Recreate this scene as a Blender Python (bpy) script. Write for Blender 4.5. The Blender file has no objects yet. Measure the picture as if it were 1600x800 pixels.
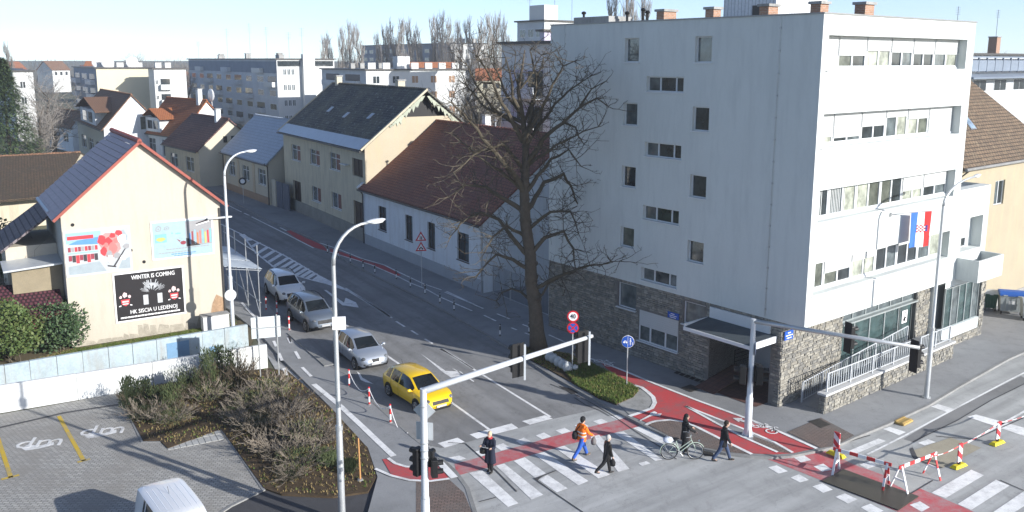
import bpy, bmesh, math, random
from mathutils import Vector, Matrix
R = math.radians
rnd = random.Random(7)
SC = bpy.context.scene
COL = SC.collection
# ------------------------------------------------------------------ camera
H = 15.8
FPX, PITCH, ROLL, CY = 1370.84, 0.17812, 0.00186, 340.58
FW = Vector((0, math.cos(PITCH), -math.sin(PITCH)))
UP0 = Vector((0, math.sin(PITCH), math.cos(PITCH)))
RT0 = Vector((1, 0, 0))
RT = RT0 * math.cos(ROLL) + UP0 * math.sin(ROLL)
UP = UP0 * math.cos(ROLL) - RT0 * math.sin(ROLL)
cd = bpy.data.cameras.new('camera')
cam = bpy.data.objects.new('camera', cd)
COL.objects.link(cam)
cam.matrix_world = Matrix(((RT.x, UP.x, -FW.x, 0), (RT.y, UP.y, -FW.y, 0), (RT.z, UP.z, -FW.z, H), (0, 0, 0, 1)))
cd.sensor_width = 36
cd.lens = FPX / 1600 * 36
cd.shift_y = -(400 - CY) / 1600
cd.clip_end = 9000
SC.camera = cam
# ------------------------------------------------------------------ light
SUN_EL, SUN_AZ = 19.5, 121.0          # degrees; azimuth from +Y towards +X
w = bpy.data.worlds.new('World'); SC.world = w; w.use_nodes = True
nt = w.node_tree
bg = nt.nodes['Background']
sky = nt.nodes.new('ShaderNodeTexSky')
sky.sky_type = 'NISHITA'; sky.sun_disc = False
sky.sun_elevation = R(SUN_EL); sky.sun_rotation = R(SUN_AZ)
sky.air_density = 0.42; sky.dust_density = 0.32; sky.ozone_density = 0.55; sky.altitude = 100
nt.links.new(sky.outputs[0], bg.inputs[0])
bg.inputs[1].default_value = 0.105
sd = bpy.data.lights.new('sun', 'SUN'); sd.energy = 3.3; sd.angle = R(0.5); sd.color = (1, 0.97, 0.92)
so = bpy.data.objects.new('sun', sd); COL.objects.link(so)
sv = Vector((math.sin(R(SUN_AZ)) * math.cos(R(SUN_EL)), math.cos(R(SUN_AZ)) * math.cos(R(SUN_EL)), math.sin(R(SUN_EL))))
so.rotation_euler = sv.to_track_quat('Z', 'Y').to_euler()
SC.view_settings.view_transform = 'Standard'; SC.view_settings.look = 'None'
SC.view_settings.exposure = 1.25; SC.view_settings.gamma = 1
SC.view_settings.use_curve_mapping = False
SC.cycles.max_bounces = 6; SC.cycles.diffuse_bounces = 3; SC.cycles.glossy_bounces = 3
SC.cycles.transmission_bounces = 4; SC.cycles.transparent_max_bounces = 6
SC.cycles.caustics_reflective = False; SC.cycles.caustics_refractive = False

# ------------------------------------------------------------------ pixel -> place
def ray(x, y):
    return RT * ((x - 800) / FPX) - UP * ((y - CY) / FPX) + FW
def G(x, y, z=0.0):
    d = ray(x, y); t = (z - H) / d.z
    return Vector((d.x * t, d.y * t, z))
def zat(x, y, p):
    d = ray(x, y); t = (p[0] * d.x + p[1] * d.y) / (d.x * d.x + d.y * d.y)
    return H + d.z * t
def along(c, d, px, py=120):
    """length u so that c+u*d lies on the view column px"""
    r = ray(px, py)
    det = d[0] * -r.y + r.x * d[1]
    return (-c[0] * -r.y - r.x * c[1] ) / det
class Fac:
    """vertical wall through ground point P along unit direction d"""
    def __init__(s, P, d):
        s.P = Vector((P[0], P[1])); s.d = Vector((d[0], d[1])).normalized(); s.n = Vector((-s.d.y, s.d.x))
        s.ang = math.atan2(s.d.y, s.d.x)
    def uz(s, x, y):
        r = ray(x, y); t = s.P.dot(s.n) / (r.x * s.n.x + r.y * s.n.y)
        return ((r.x * t - s.P.x) * s.d.x + (r.y * t - s.P.y) * s.d.y, H + r.z * t)

# ------------------------------------------------------------------ materials
MATS = {}
def _nodes(name):
    m = bpy.data.materials.new(name); m.use_nodes = True
    n = m.node_tree; b = n.nodes['Principled BSDF']
    return m, n, b
def _coord(n, kind, scale):
    if kind == 'world':
        g = n.nodes.new('ShaderNodeNewGeometry'); o = g.outputs['Position']
    else:
        t = n.nodes.new('ShaderNodeTexCoord'); o = t.outputs['UV' if kind == 'uv' else 'Object']
    mp = n.nodes.new('ShaderNodeMapping'); mp.inputs['Scale'].default_value = scale if hasattr(scale, '__len__') else (scale,) * 3
    n.links.new(o, mp.inputs['Vector'])
    return mp.outputs[0]
def _noise(n, vec, scale, detail=4, rough=.6):
    t = n.nodes.new('ShaderNodeTexNoise'); t.inputs['Scale'].default_value = scale
    t.inputs['Detail'].default_value = detail; t.inputs['Roughness'].default_value = rough
    n.links.new(vec, t.inputs['Vector']); return t.outputs['Fac']
def _ramp(n, fac, stops):
    r = n.nodes.new('ShaderNodeValToRGB'); e = r.color_ramp.elements
    while len(e) < len(stops): e.new(.5)
    for i, (p, c) in enumerate(stops):
        e[i].position = p; e[i].color = (*c, 1) if len(c) == 3 else c
    n.links.new(fac, r.inputs[0]); return r.outputs[0]
def _mix(n, a, b, fac, mode='MIX'):
    m = n.nodes.new('ShaderNodeMix'); m.data_type = 'RGBA'; m.blend_type = mode
    if isinstance(fac, (int, float)): m.inputs[0].default_value = fac
    else: n.links.new(fac, m.inputs[0])
    for i, v in ((6, a), (7, b)):
        if isinstance(v, tuple): m.inputs[i].default_value = (*v, 1)
        else: n.links.new(v, m.inputs[i])
    return m.outputs[2]
def _bump(n, b, h, strength=.3, dist=.02):
    u = n.nodes.new('ShaderNodeBump'); u.inputs['Strength'].default_value = strength; u.inputs['Distance'].default_value = dist
    n.links.new(h, u.inputs['Height']); n.links.new(u.outputs[0], b.inputs['Normal'])
def sc3(c, k): return tuple(min(1, x * k) for x in c)
def mat(name, col=None, rough=.7, var=.18, scale=1.5, fine=18, bump=.15, metal=0, coord='object', spec=.3, coat=0, stain=None):
    """painted / rendered / cast surface: base colour with broad and fine wear"""
    if name in MATS: return MATS[name]
    m, n, b = _nodes(name)
    v = _coord(n, coord, 1)
    a = _noise(n, v, scale, 5); f = _noise(n, v, fine, 3)
    c = _ramp(n, a, [(.3, sc3(col, 1 - var)), (.7, sc3(col, 1 + var * .6))])
    c = _mix(n, c, _ramp(n, f, [(.3, sc3(col, 1 - var)), (.7, sc3(col, 1 + var))]), .35)
    if stain:
        v2 = _coord(n, coord, (1.6, 1.6, .25)); s = _noise(n, v2, 1.2, 6, .7)
        c = _mix(n, c, tuple(stain), _ramp(n, s, [(.47, (0, 0, 0)), (.72, (.85, .85, .85))]))
    n.links.new(c, b.inputs['Base Color'])
    b.inputs['Roughness'].default_value = rough; b.inputs['Metallic'].default_value = metal
    b.inputs['Specular IOR Level'].default_value = spec; b.inputs['Coat Weight'].default_value = coat
    b.inputs['Coat Roughness'].default_value = .08
    if bump: _bump(n, b, f, bump, .01)
    MATS[name] = m; return m
def glass(name, col=(.02, .03, .035), rough=.06, spec=.7):
    if name in MATS: return MATS[name]
    m, n, b = _nodes(name)
    v = _coord(n, 'object', 1); a = _noise(n, v, 1.7, 3)
    n.links.new(_ramp(n, a, [(.35, sc3(col, .6)), (.7, sc3(col, 1.5))]), b.inputs['Base Color'])
    b.inputs['Roughness'].default_value = rough; b.inputs['Specular IOR Level'].default_value = spec
    _bump(n, b, _noise(n, v, .9, 1), .06, .05)
    MATS[name] = m; return m
def tiles(name, c1, c2, cm, bw, rh, rough=.8, bump=.6, dirt=None, lichen=None, mortar=.02, offset=.5, frost=0):
    """small roof tiles / blocks / bricks, laid by surface metres"""
    if name in MATS: return MATS[name]
    m, n, b = _nodes(name)
    v = _coord(n, 'uv', 1)
    t = n.nodes.new('ShaderNodeTexBrick'); n.links.new(v, t.inputs['Vector'])
    t.inputs['Color1'].default_value = (*c1, 1); t.inputs['Color2'].default_value = (*c2, 1); t.inputs['Mortar'].default_value = (*cm, 1)
    t.inputs['Scale'].default_value = 1; t.inputs['Brick Width'].default_value = bw; t.inputs['Row Height'].default_value = rh
    t.inputs['Mortar Size'].default_value = mortar; t.inputs['Mortar Smooth'].default_value = .3; t.offset = offset
    c = t.outputs['Color']
    if dirt:
        c = _mix(n, c, tuple(dirt), _ramp(n, _noise(n, v, .35, 6, .7), [(.42, (0, 0, 0)), (.66, (.85, .85, .85))]))
    if lichen:
        c = _mix(n, c, tuple(lichen), _ramp(n, _noise(n, v, 2.6, 5, .75), [(.55, (0, 0, 0)), (.7, (.8, .8, .8))]))
    c = _mix(n, c, sc3(c1, .55), _ramp(n, _noise(n, v, 7, 3), [(.45, (0, 0, 0)), (.8, (.6, .6, .6))]))
    n.links.new(c, b.inputs['Base Color']); b.inputs['Roughness'].default_value = rough; b.inputs['Specular IOR Level'].default_value = .25
    if bump:
        i = n.nodes.new('ShaderNodeMath'); i.operation = 'SUBTRACT'; i.inputs[0].default_value = 1
        n.links.new(t.outputs['Fac'], i.inputs[1]); _bump(n, b, i.outputs[0], bump, .03)
    MATS[name] = m; return m
def asphalt(name, c, patch=None, crack=.5, stains=None, streak=None):
    if name in MATS: return MATS[name]
    m, n, b = _nodes(name)
    v = _coord(n, 'world', 1)
    a = _noise(n, v, .16, 6, .65); f = _noise(n, v, 26, 2); g = _noise(n, v, 1.3, 5, .7)
    col = _ramp(n, a, [(.3, sc3(c, .74)), (.5, c), (.7, sc3(c, 1.14))])
    col = _mix(n, col, sc3(c, .6), _ramp(n, g, [(.5, (0, 0, 0)), (.8, (.55, .55, .55))]))
    col = _mix(n, col, sc3(c, 1.5), _ramp(n, f, [(.55, (0, 0, 0)), (.8, (.4, .4, .4))]))
    if stains:   # oil and tyre stains
        sp = _noise(n, _coord(n, 'world', (1.1, .6, 1)), 1.7, 5, .75)
        col = _mix(n, col, tuple(stains), _ramp(n, sp, [(.53, (0, 0, 0)), (.70, (.7, .7, .7))]))
    if streak is not None:   # wheel tracks rubbed along the lane
        sv_ = _coord(n, 'world', 1); mpn = sv_.node; mpn.vector_type = 'TEXTURE'; mpn.inputs['Rotation'].default_value = (0, 0, streak); mpn.inputs['Scale'].default_value = (14, .9, 1)
        st = _noise(n, sv_, 1.0, 4, .6)
        col = _mix(n, col, sc3(c, .62), _ramp(n, st, [(.45, (0, 0, 0)), (.68, (.75, .75, .75))]))
        col = _mix(n, col, sc3(c, 1.25), _ramp(n, st, [(.30, (.5, .5, .5)), (.42, (0, 0, 0))]))
    if crack:
        d = n.nodes.new('ShaderNodeVectorMath'); d.operation = 'MULTIPLY_ADD'
        nz = n.nodes.new('ShaderNodeTexNoise'); nz.inputs['Scale'].default_value = .9; nz.inputs['Detail'].default_value = 6; n.links.new(v, nz.inputs['Vector'])
        n.links.new(nz.outputs['Color'], d.inputs[0]); d.inputs[1].default_value = (5, 5, 5); n.links.new(v, d.inputs[2])
        vo = n.nodes.new('ShaderNodeTexVoronoi'); vo.feature = 'DISTANCE_TO_EDGE'; vo.inputs['Scale'].default_value = .17
        n.links.new(d.outputs[0], vo.inputs['Vector'])
        col = _mix(n, col, sc3(c, .35), _ramp(n, vo.outputs['Distance'], [(.0, (crack * .6,) * 3), (.005, (0, 0, 0))]))
    n.links.new(col, b.inputs['Base Color']); b.inputs['Roughness'].default_value = .82; b.inputs['Specular IOR Level'].default_value = .25
    _bump(n, b, f, .25, .01)
    MATS[name] = m; return m
def paint(name, c, under=(.2, .2, .2), worn=.5):
    """road paint rubbed thin by traffic"""
    if name in MATS: return MATS[name]
    m, n, b = _nodes(name)
    v = _coord(n, 'world', 1)
    a = _noise(n, v, 2.2, 8, .8); f = _noise(n, v, 14, 4, .7); g = _noise(n, v, .5, 3)
    col = _mix(n, tuple(c), sc3(c, .8), f)
    mm = n.nodes.new('ShaderNodeMath'); mm.operation = 'MULTIPLY_ADD'; n.links.new(g, mm.inputs[0]); mm.inputs[1].default_value = .5; n.links.new(a, mm.inputs[2])
    col = _mix(n, col, tuple(under), _ramp(n, mm.outputs[0], [(.78 - .2 * worn, (0, 0, 0)), (.95 - .1 * worn, (.8, .8, .8))]))
    n.links.new(col, b.inputs['Base Color']); b.inputs['Roughness'].default_value = .75
    MATS[name] = m; return m
def stripes(name, ca, cb, period, axis='Z', slant=0.0):
    """two-colour bands along an axis of the object (warning boards, bollards)"""
    if name in MATS: return MATS[name]
    m, n, b = _nodes(name)
    t = n.nodes.new('ShaderNodeTexCoord'); s = n.nodes.new('ShaderNodeSeparateXYZ'); n.links.new(t.outputs['Object'], s.inputs[0])
    q = n.nodes.new('ShaderNodeMath'); q.operation = 'MULTIPLY_ADD'
    n.links.new(s.outputs['X'], q.inputs[0]); q.inputs[1].default_value = slant
    n.links.new(s.outputs[axis], q.inputs[2])
    p = n.nodes.new('ShaderNodeMath'); p.operation = 'PINGPONG'; n.links.new(q.outputs[0], p.inputs[0]); p.inputs[1].default_value = period
    g = n.nodes.new('ShaderNodeMath'); g.operation = 'GREATER_THAN'; n.links.new(p.outputs[0], g.inputs[0]); g.inputs[1].default_value = period / 2
    c = _mix(n, tuple(ca), tuple(cb), g.outputs[0])
    c = _mix(n, c, (.1, .09, .08), _ramp(n, _noise(n, t.outputs['Object'], 7, 5, .7), [(.55, (0, 0, 0)), (.85, (.5, .5, .5))]))
    n.links.new(c, b.inputs['Base Color']); b.inputs['Roughness'].default_value = .55
    MATS[name] = m; return m

# ------------------------------------------------------------------ mesh helpers
class MB:
    def __init__(s): s.v = []; s.f = []; s.m = []
    def poly(s, pts, m=0):
        i = len(s.v); s.v += [tuple(p) for p in pts]; s.f.append(tuple(range(i, i + len(pts)))); s.m.append(m); return s
    def box(s, x0, x1, y0, y1, z0, z1, m=0):
        i = len(s.v)
        s.v += [(x0, y0, z0), (x1, y0, z0), (x1, y1, z0), (x0, y1, z0), (x0, y0, z1), (x1, y0, z1), (x1, y1, z1), (x0, y1, z1)]
        for f in ((0, 3, 2, 1), (4, 5, 6, 7), (0, 1, 5, 4), (1, 2, 6, 5), (2, 3, 7, 6), (3, 0, 4, 7)):
            s.f.append(tuple(i + k for k in f)); s.m.append(m)
        return s
    def prism(s, pts, z0, z1, m=0, mside=None):
        """pts 2-D polygon; z0,z1 numbers"""
        a = sum(pts[k][0] * pts[(k + 1) % len(pts)][1] - pts[(k + 1) % len(pts)][0] * pts[k][1] for k in range(len(pts)))
        if a < 0: pts = pts[::-1]
        n = len(pts); i = len(s.v)
        s.v += [(p[0], p[1], z0) for p in pts] + [(p[0], p[1], z1) for p in pts]
        s.f.append(tuple(i + n + k for k in range(n))); s.m.append(m)
        s.f.append(tuple(i + k for k in reversed(range(n)))); s.m.append(m)
        for k in range(n):
            s.f.append((i + k, i + (k + 1) % n, i + n + (k + 1) % n, i + n + k)); s.m.append(m if mside is None else mside)
        return s
    def slab(s, quad, th, m=0):
        """thick plate: 3-4 points (upper face) pushed down along the normal by th"""
        q = [Vector(p) for p in quad]
        nn = (q[1] - q[0]).cross(q[2] - q[0]).normalized()
        lo = [p - nn * th for p in q]; n = len(q); i = len(s.v)
        s.v += [tuple(p) for p in q + lo]
        s.f.append(tuple(range(i, i + n))); s.f.append(tuple(i + n + k for k in reversed(range(n)))); s.m += [m, m]
        for k in range(n):
            s.f.append((i + (k + 1) % n, i + k, i + n + k, i + n + (k + 1) % n)); s.m.append(m)
        return s
    def tube(s, pts, rad, n=8, m=0, caps=True):
        pts = [Vector(p) for p in pts]
        if not hasattr(rad, '__len__'): rad = [rad] * len(pts)
        prev = None; base = len(s.v)
        for k, p in enumerate(pts):
            t = (pts[min(k + 1, len(pts) - 1)] - pts[max(k - 1, 0)])
            if t.length < 1e-9: t = Vector((0, 0, 1))
            t.normalize()
            if prev is None:
                a = t.orthogonal().normalized()
            else:
                a = (prev - t * prev.dot(t))
                a = a.normalized() if a.length > 1e-6 else t.orthogonal().normalized()
            prev = a; b = t.cross(a)
            for j in range(n):
                q = p + (a * math.cos(2 * math.pi * j / n) + b * math.sin(2 * math.pi * j / n)) * rad[k]
                s.v.append(tuple(q))
        for k in range(len(pts) - 1):
            o = base + k * n
            for j in range(n):
                s.f.append((o + j, o + (j + 1) % n, o + n + (j + 1) % n, o + n + j)); s.m.append(m)
        if caps:
            s.f.append(tuple(base + j for j in reversed(range(n)))); s.m.append(m)
            o = base + (len(pts) - 1) * n
            s.f.append(tuple(o + j for j in range(n))); s.m.append(m)
        return s
    def cyl(s, p0, p1, r0, r1=None, n=10, m=0): return s.tube([p0, p1], [r0, r0 if r1 is None else r1], n, m)
    def ball(s, c, r, sx=1, sy=1, sz=1, nu=10, nv=7, m=0):
        i = len(s.v)
        for a in range(nv + 1):
            th = math.pi * a / nv
            for b in range(nu):
                ph = 2 * math.pi * b / nu
                s.v.append((c[0] + r * sx * math.sin(th) * math.cos(ph), c[1] + r * sy * math.sin(th) * math.sin(ph), c[2] + r * sz * math.cos(th)))
        for a in range(nv):
            for b in range(nu):
                s.f.append((i + a * nu + b, i + (a + 1) * nu + b, i + (a + 1) * nu + (b + 1) % nu, i + a * nu + (b + 1) % nu)); s.m.append(m)
        return s
    def disc(s, c, nrm, r, n=16, m=0, th=.0):
        nrm = Vector(nrm).normalized(); a = nrm.orthogonal().normalized(); b = nrm.cross(a); c = Vector(c)
        ring = [c + (a * math.cos(2 * math.pi * k / n) + b * math.sin(2 * math.pi * k / n)) * r for k in range(n)]
        return s.slab(ring, th, m) if th else s.poly(ring, m)
    def mesh(s, name):
        me = bpy.data.meshes.new(name); me.from_pydata(s.v, [], s.f); me.update()
        uv = me.uv_layers.new(name='m')
        nl = len(me.loops); co = [0.0] * (nl * 2)
        for p in me.polygons:
            n = p.normal
            if abs(n.z) > .98: t = Vector((1, 0, 0)); b = Vector((0, 1, 0))
            else:
                t = Vector((-n.y, n.x, 0)).normalized(); b = n.cross(t)
            for li in p.loop_indices:
                q = me.vertices[me.loops[li].vertex_index].co
                co[2 * li] = q.dot(t); co[2 * li + 1] = q.dot(b)
        uv.data.foreach_set('uv', co)
        me.polygons.foreach_set('material_index', s.m)
        return me
    def obj(s, name, mats, parent=None, smooth=False, bevel=0):
        me = s.mesh(name)
        for k in (mats if isinstance(mats, (list, tuple)) else [mats]): me.materials.append(k)
        if smooth: me.shade_smooth() if smooth is True else None
        o = bpy.data.objects.new(name, me); COL.objects.link(o); o.parent = parent
        if smooth == 'auto':
            me.shade_smooth()
            for e in me.edges: pass
            me.set_sharp_from_angle(angle=R(35))
        if bevel:
            b = o.modifiers.new('bevel', 'BEVEL'); b.width = bevel; b.segments = 2; b.limit_method = 'ANGLE'
        return o
def tag(o, label=None, cat=None, group=None, kind=None):
    for k, v in (('label', label), ('category', cat), ('group', group), ('kind', kind)):
        if v: o[k] = v
    return o
def thing(name, label, cat, loc=(0, 0, 0), rz=0, group=None):
    o = bpy.data.objects.new(name, None); COL.objects.link(o)
    o.location = (loc[0], loc[1], loc[2] if len(loc) > 2 else 0); o.rotation_euler = (0, 0, rz); o.empty_display_size = .2
    return tag(o, label, cat, group)
def copy_tree(o, parent=None):
    c = o.copy(); COL.objects.link(c); c.parent = parent
    for ch in list(o.children): copy_tree(ch, c)
    return c
def text_mesh(body, size, depth=.004, align='CENTER'):
    cu = bpy.data.curves.new('t', 'FONT'); cu.body = body; cu.size = size; cu.extrude = depth; cu.align_x = align; cu.align_y = 'CENTER'
    cu.resolution_u = 2
    o = bpy.data.objects.new('t', cu); COL.objects.link(o)
    dg = bpy.context.evaluated_depsgraph_get()
    me = bpy.data.meshes.new_from_object(o.evaluated_get(dg))
    bpy.data.objects.remove(o); bpy.data.curves.remove(cu)
    return me
def text_part(name, body, size, mtl, parent, loc, rot, sx=1, bold=0):
    me = text_mesh(body, size); me.materials.clear(); me.materials.append(mtl)
    o = bpy.data.objects.new(name, me); COL.objects.link(o); o.parent = parent
    o.location = loc; o.rotation_euler = rot; o.scale = (sx, 1, 1)
    return o
def zs(ox, oy, pts, k=4): return [(ox + x / k, oy + y / k) for x, y in pts]
# ================================================================== ground, road, pavements
M_earth = asphalt('earth', (.12, .125, .085), crack=0)
M_road = asphalt('asphalt_road', (.41, .415, .41), stains=(.27, .27, .265), crack=.7, streak=.62)
M_street = asphalt('asphalt_street', (.25, .25, .25), stains=(.15, .15, .148), crack=.6, streak=math.atan2(.848, -.53))
M_path = asphalt('asphalt_path', (.27, .275, .28), crack=.5)
M_dark = asphalt('asphalt_dark', (.075, .075, .08), crack=0)
M_white = paint('road_white', (.92, .92, .91), (.5, .5, .5), .5)
M_line = paint('line_white', (.90, .90, .89), (.42, .42, .42), .3)
M_red = paint('red_coat', (.56, .07, .075), (.25, .12, .12), .45)
M_redroad = paint('red_coat_worn', (.55, .10, .115), (.36, .28, .28), .8)
M_yel = paint('yellow_line', (.62, .42, .03), (.3, .27, .2), .3)
M_kerb = mat('kerb_concrete', (.25, .25, .245), .85, .3, 1.2, 12, .3, coord='world')
M_conc = mat('concrete', (.34, .34, .33), .85, .2, .9, 14, .3, coord='world', stain=(.16, .16, .15))
M_block = tiles('block_paving', (.46, .45, .42), (.34, .335, .32), (.12, .118, .11), .24, .12, bump=.5, dirt=(.26, .245, .22), mortar=.014)
M_blockr = tiles('red_block_paving', (.24, .175, .15), (.17, .13, .115), (.06, .055, .05), .22, .11, bump=.5, dirt=(.16, .15, .14), mortar=.014)
M_iron = mat('cast_iron', (.07, .065, .06), .6, .3, 6, 40, .4, metal=.4, coord='world')

def structure(o): o['kind'] = 'structure'; return o
mb = MB(); S = 4500
mb.poly([(-S, -200, -.03), (S, -200, -.03), (S, 2 * S, -.03), (-S, 2 * S, -.03)])
structure(mb.obj('ground', M_earth))
def flat(name, pts, z, m, parent=None):
    mb = MB()
    q = [G(x, y, z) for x, y in pts]
    a = sum(q[k].x * q[(k + 1) % len(q)].y - q[(k + 1) % len(q)].x * q[k].y for k in range(len(q)))
    if a < 0: q = q[::-1]
    mb.poly([tuple(p) for p in q])
    return mb.obj(name, m, parent)
def raised(name, pts, z, m, z0=-.02, parent=None, mside=None):
    mb = MB(); q = [G(x, y, z) for x, y in pts]
    mb.prism([(p.x, p.y) for p in q], z0, z, 0, 1 if mside else None)
    return mb.obj(name, [m, mside] if mside else m, parent)
def strip(name, pts, width, z, m, parent=None, h=0.0):
    """painted line (or a kerb when h) along a pixel polyline, width in metres"""
    q = [G(x, y, z).to_2d() for x, y in pts]
    L, Rr = [], []
    for k, p in enumerate(q):
        t = (q[min(k + 1, len(q) - 1)] - q[max(k - 1, 0)]).normalized(); n = Vector((-t.y, t.x)) * width / 2
        L.append(p + n); Rr.append(p - n)
    mb = MB()
    for k in range(len(q) - 1):
        a, b, c, d = L[k], Rr[k], Rr[k + 1], L[k + 1]
        if h:
            mb.poly([(*a, z), (*b, z), (*c, z), (*d, z)])
            mb.poly([(*b, z), (*b, z - h), (*c, z - h), (*c, z)]); mb.poly([(*d, z), (*d, z - h), (*a, z - h), (*a, z)])
            if k == 0: mb.poly([(*a, z), (*a, z - h), (*b, z - h), (*b, z)])
            if k == len(q) - 2: mb.poly([(*c, z), (*c, z - h), (*d, z - h), (*d, z)])
        else:
            mb.poly([(*a, z), (*b, z), (*c, z), (*d, z)])
    return mb.obj(name, m, parent)
road = structure(flat('road', [(480, 1300), (2400, 1300), (2400, 400), (1500, 480), (900, 470), (420, 285), (290, 262), (250, 262), (320, 400), (420, 560), (540, 760)], 0, M_road))
flat('street_surface', [(640, 690), (690, 700), (733, 690), (862, 655), (930, 640), (1000, 640), (960, 560), (860, 500), (500, 330), (420, 288), (290, 264), (262, 264), (325, 400), (420, 556), (540, 640)], .003, M_street, road)
# the pavement along the houses and round the corner
KR = [(270, 262), (355, 310), (422, 345), (490, 372), (506, 382), (514, 390), (547, 410), (585, 430), (617, 445), (660, 466), (710, 493), (760, 521), (802, 547), (830, 565), (867, 589), (900, 607), (945, 632), (982, 651),
      (1007, 664), (1047, 682), (1100, 700), (1135, 707), (1172, 711), (1205, 713), (1235, 711), (1280, 702), (1302, 697), (1335, 682), (1360, 672), (1385, 662), (1450, 632), (1500, 602), (1575, 560), (1600, 549), (1800, 455)]
ZP = .10
pav = structure(raised('pavement', KR + [(1800, 380), (1400, 420), (1100, 450), (880, 430), (760, 395), (576, 345), (450, 296), (300, 252)], ZP, M_path))
strip('kerb', KR, .13, ZP + .012, M_kerb, pav, .13)
# left pavement with the foot and cycle path
KL = [(300, 330), (345, 372), (372, 404), (398, 440), (418, 472), (438, 500), (455, 517), (485, 545), (515, 570), (545, 586), (562, 603), (577, 622), (605, 647), (645, 682), (690, 717), (712, 737), (730, 762), (742, 800), (746, 900)]
pavl = structure(raised('pavement_left', KL + [(560, 900), (575, 800), (590, 745), (575, 700), (520, 640), (440, 560), (405, 520), (340, 470), (300, 400)], ZP, M_path))
strip('kerb', KL, .16, ZP + .012, M_kerb, pavl, .13)
raised('brick_paving', zs(340, 600, [(1240, 610), (1440, 590), (1540, 680), (1590, 800), (1600, 1100), (1240, 1100)]), ZP + .004, M_blockr, ZP - .02, pavl)
strip('kerb_island', [(455, 519), (480, 541), (505, 562), (514, 570)], .5, ZP + .05, M_kerb, pavl, .05)
# red cycle track
def rp(name, pts, z, m, par): return flat(name, pts, z, m, par)
rp('cycle_lane', zs(340, 300, [(430, 245), (455, 240), (560, 290), (640, 325), (700, 350), (690, 372), (600, 345), (500, 295)]), .006, M_red, road)
rp('cycle_track', zs(340, 300, [(700, 352), (750, 366), (900, 421), (1040, 461), (1110, 496), (1150, 521), (1115, 522), (960, 457), (830, 417), (705, 378)]), ZP + .016, M_red, pav)
rp('cycle_track', [(935, 562), (980, 581.5), (1025, 600), (1090, 625), (1175, 656), (1215, 673), (1277, 700), (1240, 708), (1210, 710), (1172, 708), (1100, 697), (1047, 679), (1012, 661), (985, 649), (1015, 641), (1024, 628), (1012, 612), (992, 601), (968, 589), (947, 575)], ZP + .016, M_red, pav)
rp('corner_paving', zs(960, 560, [(205, 410), (260, 392), (350, 386), (440, 399), (600, 474), (720, 534), (852, 598), (760, 590), (560, 556), (350, 487)]), ZP + .022, M_blockr, pav)
rp('corner_paving', zs(960, 560, [(455, 302), (650, 380), (800, 440), (860, 470), (1000, 528), (1110, 592), (1030, 586), (800, 490), (650, 412)]), ZP + .022, M_path, pav)
rp('corner_paving', zs(960, 560, [(860, 480), (1000, 535), (1105, 592), (1030, 584), (870, 512)]), ZP + .027, M_blockr, pav)
rp('brick_paving', zs(960, 560, [(1080, 460), (1290, 370), (1500, 480), (1380, 545), (1290, 560)]), ZP + .02, M_blockr, pav)
rp('tip_paving', zs(840, 480, [(500, 600), (610, 540), (640, 510), (690, 540), (720, 590), (690, 632), (575, 672)]), ZP + .02, M_conc, pav)
WL = ZP + .034
strip('path_line', zs(840, 480, [(330, 320), (440, 358), (560, 405), (740, 480), (1000, 582), (1340, 706), (1500, 772), (1745, 882)]), .16, WL, M_line, pav)
strip('path_line', zs(840, 480, [(605, 487), (650, 500), (690, 530), (722, 560), (733, 595), (715, 630), (650, 655), (572, 681)]), .2, WL, M_line, pav)
strip('path_line', zs(960, 560, [(195, 415), (225, 400), (265, 390), (350, 383), (440, 396), (520, 430), (600, 470), (720, 530), (860, 598)]), .16, WL, M_line, pav)
strip('path_line', zs(960, 560, [(445, 297), (650, 378), (800, 437), (1000, 522), (1115, 588)]), .14, WL, M_line, pav)
strip('path_line', zs(960, 560, [(445, 297), (650, 410), (800, 488), (1020, 585)]), .14, WL, M_line, pav)
for seg in ([(640, 318), (760, 358), (900, 415), (1040, 455), (1110, 490), (1290, 575), (1400, 612)], [(700, 375), (830, 414), (960, 455), (1115, 522), (1210, 570), (1300, 605), (1390, 655), (1480, 695), (1590, 742)], [(1430, 620), (1600, 700)]):
    strip('path_line', zs(340, 300, seg), .13, WL, M_line, pav)
for seg in ([(140, 385), (380, 488)], [(385, 530), (460, 566)], [(465, 520), (545, 553)], [(625, 587), (690, 612)], [(555, 608), (590, 622)], [(640, 640), (690, 660)], [(790, 652), (900, 702)]):
    strip('path_line', zs(660, 360, seg), .13, WL, M_line, pav)
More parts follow.
